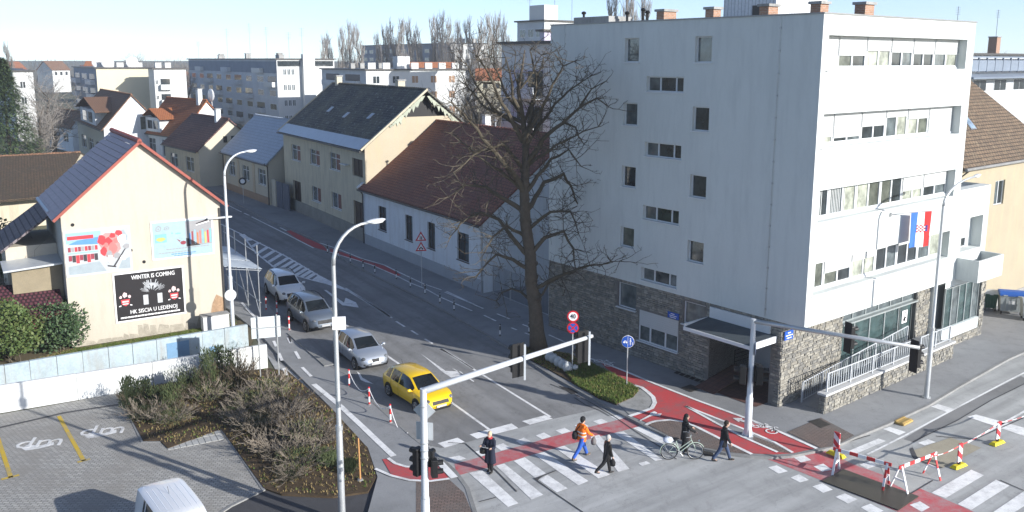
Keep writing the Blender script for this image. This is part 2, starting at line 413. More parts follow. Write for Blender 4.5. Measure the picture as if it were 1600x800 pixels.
# arrows and cycle symbols on the track
def bike_symbol(px, py, ang, s, par, z):
    c = G(px, py, z); mb = MB()
    ca, sa = math.cos(ang), math.sin(ang)
    P = lambda x, y: (c.x + (x * ca - y * sa) * s, c.y + (x * sa + y * ca) * s, z)
    def ring(cx, cy, r):
        for k in range(12):
            a, b = 2 * math.pi * k / 12, 2 * math.pi * (k + 1) / 12
            mb.poly([P(cx + r * math.cos(a), cy + r * math.sin(a)), P(cx + r * math.cos(b), cy + r * math.sin(b)), P(cx + (r - .09) * math.cos(b), cy + (r - .09) * math.sin(b)), P(cx + (r - .09) * math.cos(a), cy + (r - .09) * math.sin(a))][::-1])
    def bar(x0, y0, x1, y1, t=.08):
        d = Vector((x1 - x0, y1 - y0)).normalized(); n = Vector((-d.y, d.x)) * t / 2
        mb.poly([P(x0 + n.x, y0 + n.y), P(x0 - n.x, y0 - n.y), P(x1 - n.x, y1 - n.y), P(x1 + n.x, y1 + n.y)])
    ring(-.55, 0, .36); ring(.55, 0, .36)
    for b in ((-.55, 0, -.2, .5), (-.2, .5, .35, .5), (.35, .5, -.1, 0), (-.1, 0, -.55, 0), (-.1, 0, -.25, .62), (.55, 0, .3, .7), (.3, .7, .5, .72), (-.38, .64, -.12, .64)): bar(*b)
    mb.obj('cycle_symbol', M_line, par)
BA = -.675; BU = Vector((math.cos(BA), -math.sin(BA))); BV = Vector((math.sin(BA), math.cos(BA)))   # office axes
bike_symbol(1193, 669, math.atan2(.85, .53) - 1.9, .75, pav, WL)
bike_symbol(943, 567, math.atan2(.85, .53) - 1.9, .7, pav, WL)
rp('path_arrow', zs(960, 560, [(738, 372), (800, 372), (795, 380), (880, 418), (872, 424), (785, 390), (778, 398)]), WL, M_line, pav)
rp('path_arrow', zs(960, 560, [(158, 386), (225, 350), (222, 340), (250, 330), (268, 338), (262, 346), (296, 344), (285, 362), (262, 358), (235, 358), (165, 390)]), WL, M_line, pav)
# left cycle track corner and its lines
rp('cycle_track', zs(340, 600, [(1030, 470), (1062, 466), (1100, 498), (1180, 520), (1260, 522), (1390, 510), (1445, 585), (1330, 602), (1200, 596), (1085, 566)]), ZP + .016, M_red, pavl)
strip('path_line', zs(340, 600, [(600, 0), (760, 130), (900, 260), (1020, 375), (1100, 450)]), .26, ZP + .014, M_line, pavl)
strip('path_line', zs(340, 600, [(1065, 462), (1110, 495), (1180, 516), (1270, 518), (1340, 508), (1400, 495)]), .14, WL, M_line, pavl)
strip('path_line', zs(340, 600, [(985, 528), (1080, 570), (1200, 600), (1330, 606), (1450, 590)]), .14, WL, M_line, pavl)
strip('path_line', zs(340, 600, [(1380, 480), (1480, 585)]), .3, WL + .004, M_line, pavl)
for seg in ([(485, 395), (512, 442)], [(382, 405), (404, 453)], [(440, 310), (458, 345)], [(350, 330), (366, 365)], [(528, 495), (585, 552)], [(150, 90), (240, 190)], [(415, 500), (432, 545)]):
    strip('path_line', zs(340, 450, seg), .16, ZP + .016, M_line, pavl)
# ---- paint on the carriageway
Z1 = .010
rp('cycle_crossing', zs(700, 600, [(40, 500), (400, 402), (650, 330), (870, 272), (1060, 225), (1130, 203), (1245, 244), (1150, 277), (720, 386), (560, 432), (330, 500), (60, 572)]), .006, M_redroad, road)
rp('cycle_crossing', [(1180, 711), (1240, 709), (1280, 700), (1330, 724), (1435, 762), (1580, 825), (1440, 815), (1282, 750), (1212, 722)], .006, M_redroad, road)
ZEB = [[(130, 555), (215, 540), (440, 745), (375, 768)], [(300, 510), (352, 497), (595, 692), (522, 722)], [(410, 480), (480, 458), (612, 558), (545, 587)], [(565, 597), (622, 567), (748, 652), (680, 677)],
       [(540, 442), (602, 424), (878, 606), (815, 633)], [(670, 400), (727, 385), (1012, 566), (940, 590)], [(890, 330), (945, 318), (1135, 530), (1065, 550)], [(1040, 308), (1097, 296), (1340, 472), (1295, 480)], [(1155, 275), (1214, 262), (1400, 362), (1350, 378)]]
for q in ZEB: rp('crossing_stripe', zs(700, 600, q), Z1, M_white, road)
SQ = [[(0, 460), (70, 447), (115, 466), (45, 485)], [(160, 425), (217, 409), (264, 432), (207, 451)], [(290, 386), (345, 370), (392, 400), (332, 416)], [(420, 355), (475, 335), (517, 358), (460, 378)], [(548, 322), (600, 303), (645, 328), (590, 345)], [(672, 290), (728, 273), (768, 295), (712, 312)], [(790, 258), (840, 243), (880, 262), (830, 285)], [(905, 232), (960, 217), (1002, 238), (945, 253)], [(1015, 203), (1070, 190), (1110, 211), (1055, 225)], [(1190, 495), (1240, 482), (1266, 496), (1212, 512)],
      [(135, 315), (397, 246), (440, 276), (182, 342)], [(462, 232), (605, 195), (655, 216), (512, 254)]]
for q in SQ: rp('crossing_mark', zs(700, 600, q), Z1, M_white, road)
rp('stop_line', zs(340, 600, [(1375, 370), (1500, 335), (1545, 362), (1420, 398)]), Z1, M_white, road)
RZ = [[(160, 458), (225, 445), (270, 475), (205, 490)], [(285, 515), (345, 497), (400, 535), (340, 548)], [(570, 505), (640, 480), (680, 510), (620, 530)], [(0, 520), (55, 508), (125, 545), (65, 560)], [(140, 585), (195, 563), (255, 600), (200, 615)], [(277, 640), (340, 620), (405, 660), (345, 680)],
      [(420, 705), (480, 683), (560, 720), (500, 747)], [(580, 770), (640, 747), (722, 792), (660, 820)], [(885, 755), (950, 733), (1012, 770), (960, 798)], [(470, 432), (690, 340), (737, 356), (535, 442)], [(1020, 680), (1270, 535), (1350, 570), (1110, 713)], [(1185, 750), (1425, 598), (1510, 635), (1270, 787)], [(1400, 805), (1610, 662), (1700, 700), (1520, 815)],
      [(935, 368), (1000, 345), (1050, 363), (980, 384)], [(718, 281), (762, 268), (862, 300), (820, 320)], [(1018, 141), (1062, 125), (1162, 155), (1120, 176)], [(1245, 205), (1300, 190), (1700, 300), (1660, 345)]]
for q in RZ: rp('crossing_stripe', zs(1200, 600, q), Z1, M_white, road)
strip('lane_line', zs(1200, 600, [(1205, 390), (1320, 325), (1430, 266), (1600, 172), (1800, 60)]), .12, Z1, M_line, road)
strip('lane_line', zs(1200, 600, [(620, 440), (730, 385), (860, 320), (1100, 190), (1300, 85), (1500, -20), (1700, -120)]), .10, Z1 + .004, M_line, road)
for seg in ([(660, 560, (115, 20), (800, 445))],): pass
strip('lane_line', zs(660, 540, [(115, 20), (450, 228), (800, 445)]), .13, Z1, M_line, road)
strip('lane_line', zs(660, 540, [(140, 325), (415, 522)]), .13, Z1, M_line, road)
strip('lane_line', zs(340, 450, [(1040, 410), (1150, 485)]), .14, Z1, M_line, road)
strip('lane_line', zs(340, 450, [(765, 205), (815, 240)]), .14, Z1, M_line, road)
strip('lane_line', zs(340, 450, [(800, 0), (950, 95), (1090, 187)]), .13, Z1, M_line, road)
for seg in ([(1115, 208), (1170, 242)], [(1210, 265), (1252, 291)], [(1295, 318), (1344, 347)], [(1395, 380), (1500, 440), (1600, 505)]):
    strip('lane_line', zs(340, 450, seg), .13, Z1, M_line, road)
for seg in ([(60, 80), (150, 125)], [(165, 132), (198, 146)], [(213, 155), (420, 258), (600, 350)], [(-60, 20), (40, 70)], [(390, 222), (430, 242)]):
    strip('lane_line', zs(340, 300, seg), .14, Z1, M_line, road)
# painted island
up = [(377.5, 366), (446, 400), (497, 430), (545, 455)]
lo = [(377.5, 366), (400, 395), (430, 419), (460, 430), (487, 437.5), (513, 444), (545, 455)]
strip('island_line', [(345, 350), (377.5, 366)] + up[1:] + [(575, 473), (610, 495)], .16, Z1, M_line, road)
strip('island_line', lo, .16, Z1, M_line, road)
strip('island_line', [(390, 376), (377.5, 366)], .5, Z1 + .003, M_line, road)
rp('island_line', [(487, 437.5), (497, 430), (548, 456.5), (513, 444)], Z1 + .004, M_line, road)
def on(poly, x):
    for (a, b), (c, d) in zip(poly, poly[1:]):
        if a <= x <= c: return b + (d - b) * (x - a) / (c - a)
for k in range(11):
    x0 = 393 + k * 8.6; y0 = on(lo, x0)
    x, y = x0, y0
    while on(up, x) is not None and y > on(up, x): x += .5; y -= .5 * .62
    strip('island_bar', [(x0, y0), (x, y)], .42, Z1 + .006, M_line, road)
for pts in (zs(340, 450, [(665, 12), (680, 12), (790, 92), (800, 60), (865, 90), (882, 122), (780, 108), (770, 100)]), zs(660, 540, [(-10, 50), (8, 62), (145, 158), (240, 162), (262, 182), (180, 200), (128, 166)]), zs(660, 540, [(186, 142), (200, 146), (325, 222), (318, 226)]), zs(340, 450, [(870, 520), (890, 535), (905, 560), (975, 600), (925, 588), (895, 575)])):
    rp('lane_arrow', pts, Z1, M_line, road)
# patches, covers and the road works
M_patch = asphalt('asphalt_patch', (.22, .22, .22), crack=.6)
M_sand = asphalt('sand_patch', (.37, .335, .26), crack=0)
M_rough = asphalt('rough_patch', (.40, .40, .385), crack=.9)
rp('road_patch', zs(1200, 600, [(620, 442), (860, 328), (905, 362), (880, 402), (900, 452), (1030, 600), (890, 680), (740, 600), (690, 480)]), .0065, M_rough, road)
rp('road_patch', zs(1200, 600, [(845, 345), (1060, 215), (1290, 95), (1480, 0), (1580, -50), (1640, -20), (1400, 95), (1180, 225), (905, 362)]), .007, M_patch, road)
rp('sand_patch', zs(1200, 600, [(890, 420), (1140, 335), (1335, 398), (1092, 524), (930, 470)]), .0145, M_sand, road)
rp('road_patch', zs(1200, 600, [(885, 405), (905, 395), (940, 470), (1095, 522), (1060, 530), (905, 462)]), .0175, M_dark, road)
for seg in ([(905, 362), (1180, 228), (1400, 98), (1640, -20)], [(330, 603), (815, 790)], [(895, 682), (1030, 602)], [(1050, 325), (1290, 345), (1600, 210)], [(1450, 600), (1600, 665)], [(400, 395), (600, 330), (640, 320)]):
    strip('road_seam', zs(1200, 600, seg), .05, .0185, M_dark, road)
for seg in ([(0, 365), (110, 372), (300, 540), (430, 672)], [(540, 590), (610, 566), (675, 540)], [(545, 595), (680, 690), (850, 805)], [(195, 735), (300, 708)]):
    strip('road_seam', zs(700, 600, seg), .05, .0185, M_dark, road)
rp('road_patch', zs(700, 600, [(530, 590), (610, 565), (570, 592), (560, 605)]), .0195, M_dark, road)
for seg in ([(640, 0), (790, 60), (900, 120), (1020, 190), (1180, 300), (1330, 395), (1430, 470)], [(790, 85), (860, 130), (950, 165), (1010, 200)]):
    strip('road_seam', zs(700, 600, seg), .045, .0195, M_dark, road)
mb = MB(); q = [G(x, y, .05) for x, y in zs(1200, 600, [(340, 605), (815, 786), (942, 700), (470, 530)])]
mb.slab([tuple(p) for p in q], .03)
M_plate = asphalt('wet_board', (.055, .048, .038), crack=0); M_plate.node_tree.nodes['Principled BSDF'].inputs['Roughness'].default_value = .35
tag(mb.obj('cover_board', M_plate), 'dark wet board laid over the road hole under the striped trestles', 'board')
for nm, pts in (('gully_grate', zs(960, 560, [(545, 575), (610, 585), (630, 612), (565, 610)])), ('gully_grate', zs(660, 540, [(850, 250), (935, 270), (975, 295), (930, 303)]))):
    rp(nm, pts, .012, M_iron, road)
for pts in (zs(960, 560, [(1215, 392), (1278, 375), (1352, 412), (1290, 435)]), zs(840, 480, [(895, 503), (955, 482), (1020, 505), (960, 530)]), zs(340, 450, [(440, 300), (455, 300), (462, 345), (450, 330)])):
    rp('manhole_cover', pts, ZP + .03, M_iron, pav)
mb = MB()
for k in range(6):
    t = k / 6
    for j in range(2):
        x0, y0 = 850 + 190 * t, 410 + 70 * t
        pts = zs(840, 480, [(x0 + j * 26, y0 - j * 12), (x0 + 24 + j * 26, y0 + 9 - j * 12), (x0 + 46 + j * 26, y0 - 4 - j * 12), (x0 + 22 + j * 26, y0 - 12 - j * 12)])
        mb.poly([tuple(G(x, y, ZP + .03)) for x, y in pts][::-1])
mb.obj('light_well_grate', M_iron, pav)
# car park with its bed
ZL = .05
lot = structure(raised('parking_lot', [(-300, 699), (-50, 656), (60, 637), (188, 614), (205, 655), (222, 690), (250, 690), (262, 700), (345, 672), (350, 678), (412, 765), (360, 790), (300, 850), (-300, 1000)], ZL, M_block))
strip('kerb', [(188, 614), (205, 655), (222, 690), (252, 690)], .1, ZL + .02, M_kerb, lot, .05)
strip('kerb', [(346, 670), (380, 718), (412, 765), (360, 790), (300, 830)], .12, ZL + .02, M_kerb, lot, .05)
strip('drain_channel', [(-100, 690), (0, 668), (100, 645), (185, 632)], .18, ZL + .006, M_dark, lot)
M_slab = mat('pale_slab', (.42, .42, .40), .8, .2, 2, 20, .2, coord='world')
a0, a1, b0, b1 = [G(*p, ZL) for p in ((255, 688), (341, 669), (262, 704), (351, 687))]
for i in range(9):
    for j in range(2):
        def L(u, v): return (a0.lerp(a1, u)).lerp(b0.lerp(b1, u), v)
        g = .012
        q = [L((i + g * 4) / 9, (j + .05) / 2), L((i + g * 4) / 9, (j + .95) / 2), L((i + 1 - g * 4) / 9, (j + .95) / 2), L((i + 1 - g * 4) / 9, (j + .05) / 2)]
        mb = MB(); h = rnd.uniform(.012, .028); mb.slab([(p.x, p.y, ZL + h) for p in q], .03); mb.obj('slab', M_slab, lot)
def tee(px0, px1, parent):
    strip('bay_line', [px0, px1], .16, ZL + .008, M_yel, parent)
tee((92, 650), (131, 720), lot); tee((121, 722), (141, 717), lot); tee((-4, 682), (17, 746), lot); tee((2, 749), (30, 742), lot)
M_pw = paint('bay_white', (.75, .75, .74), (.3, .3, .29), .2)
for ax, ay in ((60, 694), (158, 675)):
    rp('bay_logo', [(ax - 26, ay + 7), (ax - 18, ay + 1), (ax + 4, ay + 2), (ax + 24, ay - 4), (ax + 24, ay + 1), (ax, ay + 7), (ax - 20, ay + 10)], ZL + .008, M_pw, lot)
    c = G(ax + 3, ay - 3, ZL + .009); c2 = G(ax + 20, ay - 6.5, ZL)
    text_part('bay_logo_text', 'dm', 1.5, M_pw, lot, c, (0, 0, .22), 1.0)
M_soil = asphalt('soil', (.075, .055, .035), crack=0)
M_soil2 = mat('leaf_litter', (.075, .052, .03), .95, .5, 3, 30, .8, coord='world')
bed = structure(raised('planting_bed', [(188, 612), (300, 588), (420, 575), (450, 580), (520, 640), (575, 700), (588, 745), (575, 768), (520, 776), (440, 772), (412, 762), (350, 676), (345, 670), (262, 700), (250, 688), (224, 688), (205, 653)], .09, M_soil2, -.02, None))
drive = structure(flat('driveway', [(300, 850), (360, 790), (412, 765), (440, 772), (520, 776), (575, 768), (590, 745), (575, 800), (562, 900), (560, 1100), (200, 1100)], .02, M_dark))
# ================================================================== building kit
M_wfr = mat('white_frame', (.66, .68, .69), .45, .08, 2, 20, 0)
M_wht = mat('white_render', (.60, .63, .615), .85, .05, .35, 9, .15, stain=(.52, .55, .54))
M_soff = mat('grey_white', (.66, .67, .67), .8, .06, 1, 10, .1)
M_shut = mat('roller_shutter', (.50, .515, .51), .5, .06, 1, 12, 0)
G_dark = glass('glass_dark', (.03, .037, .04), .05, .9)
G_blue = glass('glass_reflect_tone', (.10, .12, .125), .05, .9)  # paler base colour stands in for sky reflected in the panes
G_curt = glass('glass_curtain', (.34, .36, .30), .12)
G_room = glass('glass_room', (.10, .11, .09), .1)
M_stone_m = mat('stone_mortar', (.16, .155, .145), .95, .3, 3, 25, .5)
M_metal = mat('grey_metal', (.45, .46, .47), .4, .12, 2, 30, 0, metal=.7)
M_blk = mat('black_plastic', (.012, .012, .013), .45, .3, 3, 20, 0)
M_gutter = mat('gutter_dark', (.07, .065, .06), .5, .2, 2, 15, 0)
M_sign_blue = mat('sign_blue', (.02, .09, .42), .4, .08, 2, 20, 0)
M_sign_white = mat('sign_white', (.80, .80, .80), .4, .05, 2, 20, 0)
M_sign_red = mat('sign_red', (.55, .02, .03), .4, .08, 2, 20, 0)
M_alu = mat('sign_back', (.55, .58, .60), .45, .1, 2, 20, 0, metal=.3)
TF = lambda u, d, z: (u, d, z)                # front face: u along x, depth +y
TL = lambda u, d, z: (d, u, z)                # left face: u along y, depth +x
def tbox(mb, T, u0, u1, d0, d1, z0, z1, m=0):
    a = T(u0, d0, z0); b = T(u1, d1, z1)
    return mb.box(min(a[0], b[0]), max(a[0], b[0]), min(a[1], b[1]), max(a[1], b[1]), min(a[2], b[2]), max(a[2], b[2]), m)
def pierced(mb, T, u0, u1, z0, z1, holes, d=0.0, depth=.22, m=0, mr=None, top=None):
    """wall face with real openings; holes = (u0,u1,z0,z1[,depth])"""
    mr = m if mr is None else mr
    us = sorted({u0, u1, *[h[0] for h in holes], *[h[1] for h in holes]}); zz = sorted({z0, z1, *[h[2] for h in holes], *[h[3] for h in holes]})
    fl = T(1, 0, 0)[0] == 0
    def P(q, mm): mb.poly([T(*p) for p in (q[::-1] if fl else q)], mm)
    for a, b in zip(us, us[1:]):
        for c, e in zip(zz, zz[1:]):
            cu, cz = (a + b) / 2, (c + e) / 2
            if any(h[0] < cu < h[1] and h[2] < cz < h[3] for h in holes): continue
            P([(a, d, c), (b, d, c), (b, d, e), (a, d, e)], m)
    for h in holes:
        a, b, c, e = h[:4]; dd = d + (h[4] if len(h) > 4 else depth)
        P([(a, d, c), (a, d, e), (a, dd, e), (a, dd, c)], mr); P([(b, d, e), (b, d, c), (b, dd, c), (b, dd, e)], mr)
        P([(a, d, e), (b, d, e), (b, dd, e), (a, dd, e)], mr); P([(b, d, c), (a, d, c), (a, dd, c), (b, dd, c)], mr)
def window(par, T, u0, u1, z0, z1, d=.2, cols=1, panes=None, frame=None, sill=.06, fw=.055, rows=1, splits=None, sillmat=None, name='window', shutter=0, transom=0):
    frame = frame or M_wfr
    mb = MB(); D0, D1 = d - .05, d + .04
    tbox(mb, T, u0, u1, D0, D1, z0, z0 + fw); tbox(mb, T, u0, u1, D0, D1, z1 - fw, z1)
    tbox(mb, T, u0, u0 + fw, D0 + .002, D1 - .002, z0 + fw, z1 - fw); tbox(mb, T, u1 - fw, u1, D0 + .002, D1 - .002, z0 + fw, z1 - fw)
    edges = splits or [u0 + (u1 - u0) * k / cols for k in range(cols + 1)]
    for e in edges[1:-1]: tbox(mb, T, e - fw * .7, e + fw * .7, D0 + .004, D1 - .004, z0 + fw, z1 - fw)
    for r in range(1, rows):
        zz = z0 + (z1 - z0) * r / rows; tbox(mb, T, u0 + fw, u1 - fw, D0 + .006, D1 - .006, zz - fw * .5, zz + fw * .5)
    if transom: tbox(mb, T, u0 + fw, u1 - fw, D0 + .006, D1 - .006, z0 + (z1 - z0) * transom - fw * .5, z0 + (z1 - z0) * transom + fw * .5)
    w = mb.obj(name, frame, par)
    pn = panes if isinstance(panes, (list, tuple)) else [panes or G_dark] * (len(edges) - 1)
    for k in range(len(edges) - 1):
        p = MB(); a, b = edges[k] + .02, edges[k + 1] - .02
        t = rnd.uniform(-.006, .006)
        tbox(p, T, a, b, d + t, d + .012 + t, z0 + .02, z1 - .02); p.obj('pane', pn[k % len(pn)], w)
    if sill:
        s = MB(); tbox(s, T, u0 - .06, u1 + .06, -sill, d - .06, z0 - .05, z0 - .004); s.obj('sill', sillmat or frame, w)
    if shutter:
        s = MB(); zt = z1 - (z1 - z0) * shutter
        n = max(3, int((z1 - zt) / .055))
        for k in range(n):
            a = zt + (z1 - zt) * k / n; b = zt + (z1 - zt) * (k + 1) / n
            tbox(s, T, u0 + .02, u1 - .02, d - .075 + (k % 2) * .006, d - .052, a, b)
        s.obj('roller_shutter', M_shut, w)
    return w
def stones(mb, T, u0, u1, z0, z1, d, sw=.42, sh=.2, holes=(), nm=3):
    """rubble facing: uneven stones standing proud of the joints"""
    z = z0
    while z < z1 - .05:
        h = min(rnd.uniform(.7, 1.35) * sh, z1 - z); u = u0
        while u < u1 - .04:
            ww = min(rnd.uniform(.5, 1.5) * sw, u1 - u)
            cu, cz = u + ww / 2, z + h / 2
            if not any(a - .02 < u + ww and u < b + .02 and c - .02 < z + h and z < e + .02 for a, b, c, e in holes):
                o = rnd.uniform(.01, .06); j = lambda: rnd.uniform(.003, .03)
                f = [(u + j(), d - o, z + j()), (u + ww - j(), d - o * rnd.uniform(.6, 1.2), z + j()), (u + ww - j(), d - o, z + h - j()), (u + j(), d - o * rnd.uniform(.6, 1.2), z + h - j())]
                bk = [(u + .004, d + .02, z + .004), (u + ww - .004, d + .02, z + .004), (u + ww - .004, d + .02, z + h - .004), (u + .004, d + .02, z + h - .004)]
                mm = rnd.randrange(nm); q = [T(*p) for p in f]; r = [T(*p) for p in bk]
                i = len(mb.v); mb.v += q + r
                for ff in ((0, 1, 2, 3), (1, 0, 4, 5), (2, 1, 5, 6), (3, 2, 6, 7), (0, 3, 7, 4)): mb.f.append(tuple(i + k for k in ff)); mb.m.append(mm)
            u += ww
        z += h
STN = [mat('stone_pale', (.31, .295, .255), .9, .35, 3, 22, .6), mat('stone_buff', (.25, .235, .20), .9, .35, 3, 22, .6), mat('stone_grey', (.195, .19, .175), .9, .35, 3, 22, .6)]

# ================================================================== white office building
C_OFF = G(1248, 652)
OFA = math.atan2(BU.y, BU.x)
off = thing('office_building', 'large white five storey office block with rubble stone ground floor on the corner', 'office building', C_OFF, OFA)
def loc(px, py, z=0.0):
    p = G(px, py, z); q = Vector((p.x - C_OFF.x, p.y - C_OFF.y)); return Vector((q.dot(BU), q.dot(BV), z))
OX, OY, ZB, ZT = 13.82, 17.2, 4.15, 17.72
# shaded side
sing = [(16.92, 15.70), (13.62, 12.46), (10.33, 9.22), (7.06, 5.99)]
trip = [(15.0, 14.25), (11.7, 10.97), (8.42, 7.68), (5.12, 4.43)]
hl = []
for t, b in sing: hl += [(10.38, 11.38, b, t), (5.75, 6.75, b, t)]
for t, b in trip: hl += [(7.38, 9.80, b, t)]
mb = MB(); pierced(mb, TL, 0, OY, ZB, ZT, hl, 0, .24)
mb.obj('side_wall', M_wht, off)
gl = [G_dark, G_blue, G_room]
for k, (t, b) in enumerate(sing):
    window(off, TL, 10.38, 11.38, b, t, .2, 1, [(G_blue, G_blue, G_dark, G_room)[k]])
    window(off, TL, 5.75, 6.75, b, t, .2, 1, [(G_blue, G_dark, G_dark, G_dark)[k]])
for k, (t, b) in enumerate(trip):
    window(off, TL, 7.38, 9.80, b, t, .2, 3, [G_blue if k == 3 else G_dark, G_dark, G_blue], splits=[7.38, 7.95, 8.98, 9.80])
# sunny front with recessed window bands
FL = [(15.40, 16.86), (12.10, 13.55), (8.84, 10.25), (5.56, 6.99)]
XS0, XS1, RD = .46, 13.05, .48
mb = MB(); pierced(mb, TF, 0, OX, ZB, ZT, [(XS0, XS1, a, b, RD) for a, b in FL], 0, RD)
mb.obj('front_wall', M_wht, off)
MX = [XS0, 1.95, 4.25, 6.40, 8.45, 10.55, XS1]
SH = [[1, .62, .46, .5, .55, .55], [.78, .84, .55, .3, .42, 1], [0, 0, 0, 0, .62, .6], [0, .55, .38, .16, .22, .12]]
for k, (a, b) in enumerate(FL):
    z0 = a + .10
    mb = MB(); tbox(mb, TF, XS0 + .002, XS1 - .002, RD - .1, RD + .05, a + .002, z0)
    mb.box(XS0 - .1, XS1 + .1, -.07, .02, a - .045, a - .012); mb.obj('window_ledge', M_wfr, off)
    for j in range(6):
        u0, u1 = MX[j] + .03, MX[j + 1] - .03; s = SH[k][j]
        w = window(off, TF, u0, u1, z0, b, RD, 2, [[G_curt, G_room], [G_room, G_dark], [G_curt, G_curt], [G_dark, G_blue], [G_dark, G_dark], [G_blue, G_curt]][(j + 2 * k) % 6], sill=0, fw=.075, shutter=s)
        if k == 2 and j < 2:
            c = MB()
            for q in range(7 if j == 0 else 10):
                uu = u0 + .15 + q * .13; c.box(uu, uu + .05, RD - .012, RD - .004, z0 + .08, b - .08)
            c.obj('vertical_blind', M_shut, w)
mb = MB(); mb.box(.008, OX - .008, .55, .60, ZB + .1, ZT - .3); mb.obj('inner_wall', M_soff, off)
mb = MB()
mb.poly([(OX, 0, ZB), (OX, OY, ZB), (OX, OY, ZT), (OX, 0, ZT)]); mb.poly([(OX, OY, ZB), (0, OY, ZB), (0, OY, ZT), (OX, OY, ZT)])
mb.poly([(0, 0, ZB), (0, OY, ZB), (OX, OY, ZB), (OX, 0, ZB)]); mb.obj('rear_wall', M_wht, off)
mb = MB(); mb.poly([(.2, .2, ZT - .25), (OX - .2, .2, ZT - .25), (OX - .2, OY - .2, ZT - .25), (.2, OY - .2, ZT - .25)])
ro = mb.obj('roof', mat('roof_felt', (.12, .12, .12), .9, .2), off)
mb = MB()
for a in ((-.05, OX + .05, -.05, .25), (-.05, OX + .05, OY - .25, OY + .05), (-.05, .25, .25, OY - .25), (OX - .25, OX + .05, .25, OY - .25)): mb.box(*a, ZT + .001, ZT + .06)
mb.obj('parapet_cap', mat('cap_metal', (.30, .30, .29), .5, .15, metal=.4), ro)
mb = MB()
for a in ((.25, OX - .25, .22, .26), (.25, OX - .25, OY - .26, OY - .22), (.22, .26, .3, OY - .3), (OX - .26, OX - .22, .3, OY - .3)): mb.box(*a, ZT - .25, ZT)
mb.obj('parapet', M_wht, ro)
M_brick = tiles('chimney_brick', (.42, .22, .14), (.32, .17, .11), (.4, .36, .3), .25, .075, bump=.4, mortar=.012)
def chimney(par, x, y, z0, z1, w=.9, d=.6, m=None, cap=None):
    mb = MB(); mb.box(x - w / 2, x + w / 2, y - d / 2, y + d / 2, z0, z1); c = mb.obj('chimney', m or M_brick, par)
    mb = MB(); mb.box(x - w / 2 - .08, x + w / 2 + .08, y - d / 2 - .08, y + d / 2 + .08, z1, z1 + .12); mb.obj('chimney_cap', cap or M_conc, c)
    return c
def rooftop(px, py_base, z):        # point on the roof plane under a pixel
    q = loc(px, py_base, z); return q
for px, py, ww in ((1041, 31, 1.5), (1114, 26, .9), (1201, 22, 1.2), (1280, 20, 1.0), (1350, 24, 1.2)):
    r = ray(px, py); q = loc(px, py, ZT + .0) if False else None
    # chimneys stand about a third of the way back from the visible roof edge
    for dist in (2.2,):
        if px < 1283: y0 = along((C_OFF.x, C_OFF.y), BV, px, 30); x0 = dist + .3; P = (x0, y0 - .2)
        else: x0 = along((C_OFF.x, C_OFF.y), BU, px, 30); P = (x0 - .6, dist)
        # keep the same column of the picture while standing back
        base = Vector((C_OFF.x, C_OFF.y)) + BU * P[0] + BV * P[1]
        rr = Vector((r.x, r.y)).normalized(); t = base.dot(rr); tgt = rr * t - Vector((C_OFF.x, C_OFF.y))
        P = (tgt.dot(BU), tgt.dot(BV))
    chimney(off, P[0], P[1], ZT - .3, ZT + .5, ww * .62, .5)
# roof-top plant room
q0 = Vector((C_OFF.x, C_OFF.y)) + BU * 6.5 + BV * 5.5
def colx(px, depthpt):
    r = ray(px, 20); rr = Vector((r.x, r.y)).normalized(); t = depthpt.dot(rr); g = rr * t - Vector((C_OFF.x, C_OFF.y)); return g.dot(BU), g.dot(BV)
xa, ya = colx(1212, q0)
M_clad = tiles('white_cladding', (.74, .76, .77), (.70, .72, .74), (.4, .42, .44), .22, 9, bump=.6, mortar=.02, offset=0)
mb = MB(); yb = ya + 3.3; xb = xa + 4.6
mb.box(xa, xb, ya, yb, ZT - .3, ZT + 3.0); pl = mb.obj('plant_room', M_clad, off)
mb = MB(); mb.box(xa - .06, xa + .01, ya + .9, ya + 1.4, ZT + .4, ZT + .9); mb.obj('vent_grille', M_gutter, pl)
mb = MB(); mb.box(xa - .15, xb + .15, ya - .15, yb + .15, ZT + 3.0, ZT + 3.15); mb.obj('plant_room_roof', M_metal, pl)
for vx, vy, hh in ((2.0, 13.2, .6), (2.4, 12.4, .75), (2.2, 11.9, .6), (2.3, 10.6, .5), (1.6, 16.2, .7)):
    mb = MB(); mb.cyl((vx, vy, ZT - .3), (vx, vy, ZT + hh), .07); mb.ball((vx, vy, ZT + hh), .14, 1, 1, .7); mb.obj('roof_vent', M_blk, off)
mb = MB(); mb.box(1.2, 3.0, 13.8, 16.6, ZT - .3, ZT + .45); mb.obj('roof_upstand', M_conc, off)
# lightning conductor
for u in (2.05, 16.0):
    mb = MB(); mb.tube([(-.03, u, ZB + .1), (-.03, u, ZT)], .012, 5)
    for k in range(14): mb.box(-.05, .0, u - .035, u + .035, ZB + .4 + k * .97, ZB + .47 + k * .97)
    mb.obj('lightning_conductor', M_metal, off)
# stone ground floor
SY = 1.12
sh_ = [(10.16, 11.49, 2.62, 3.98), (5.52, 6.90, 2.74, 3.92), (7.19, 9.89, 1.10, 2.77), (1.70, 5.20, -.1, 3.35)]
mb = MB(); pierced(mb, TL, SY, OY, 0, ZB, [(a, b, c, e, .2 if a > 2 else 3.6) for a, b, c, e in sh_], .06, .2)
mb.obj('stone_side_wall', [M_stone_m], off)
mb = MB(); stones(mb, TL, SY, OY, 0, ZB, .06, .27, .125, sh_)
M_stnsh = STN
o = mb.obj('stone_facing', M_stnsh, off); o['kind'] = 'stuff'
window(off, TL, 10.16, 11.49, 2.62, 3.98, .2, 1, [G_blue], sill=.08)
window(off, TL, 5.52, 6.90, 2.74, 3.92, .2, 1, [G_blue], sill=.08)
window(off, TL, 7.19, 9.89, 1.10, 2.77, .12, 3, [G_blue], sill=.08, splits=[7.19, 8.05, 9.1, 9.89], shutter=.5)
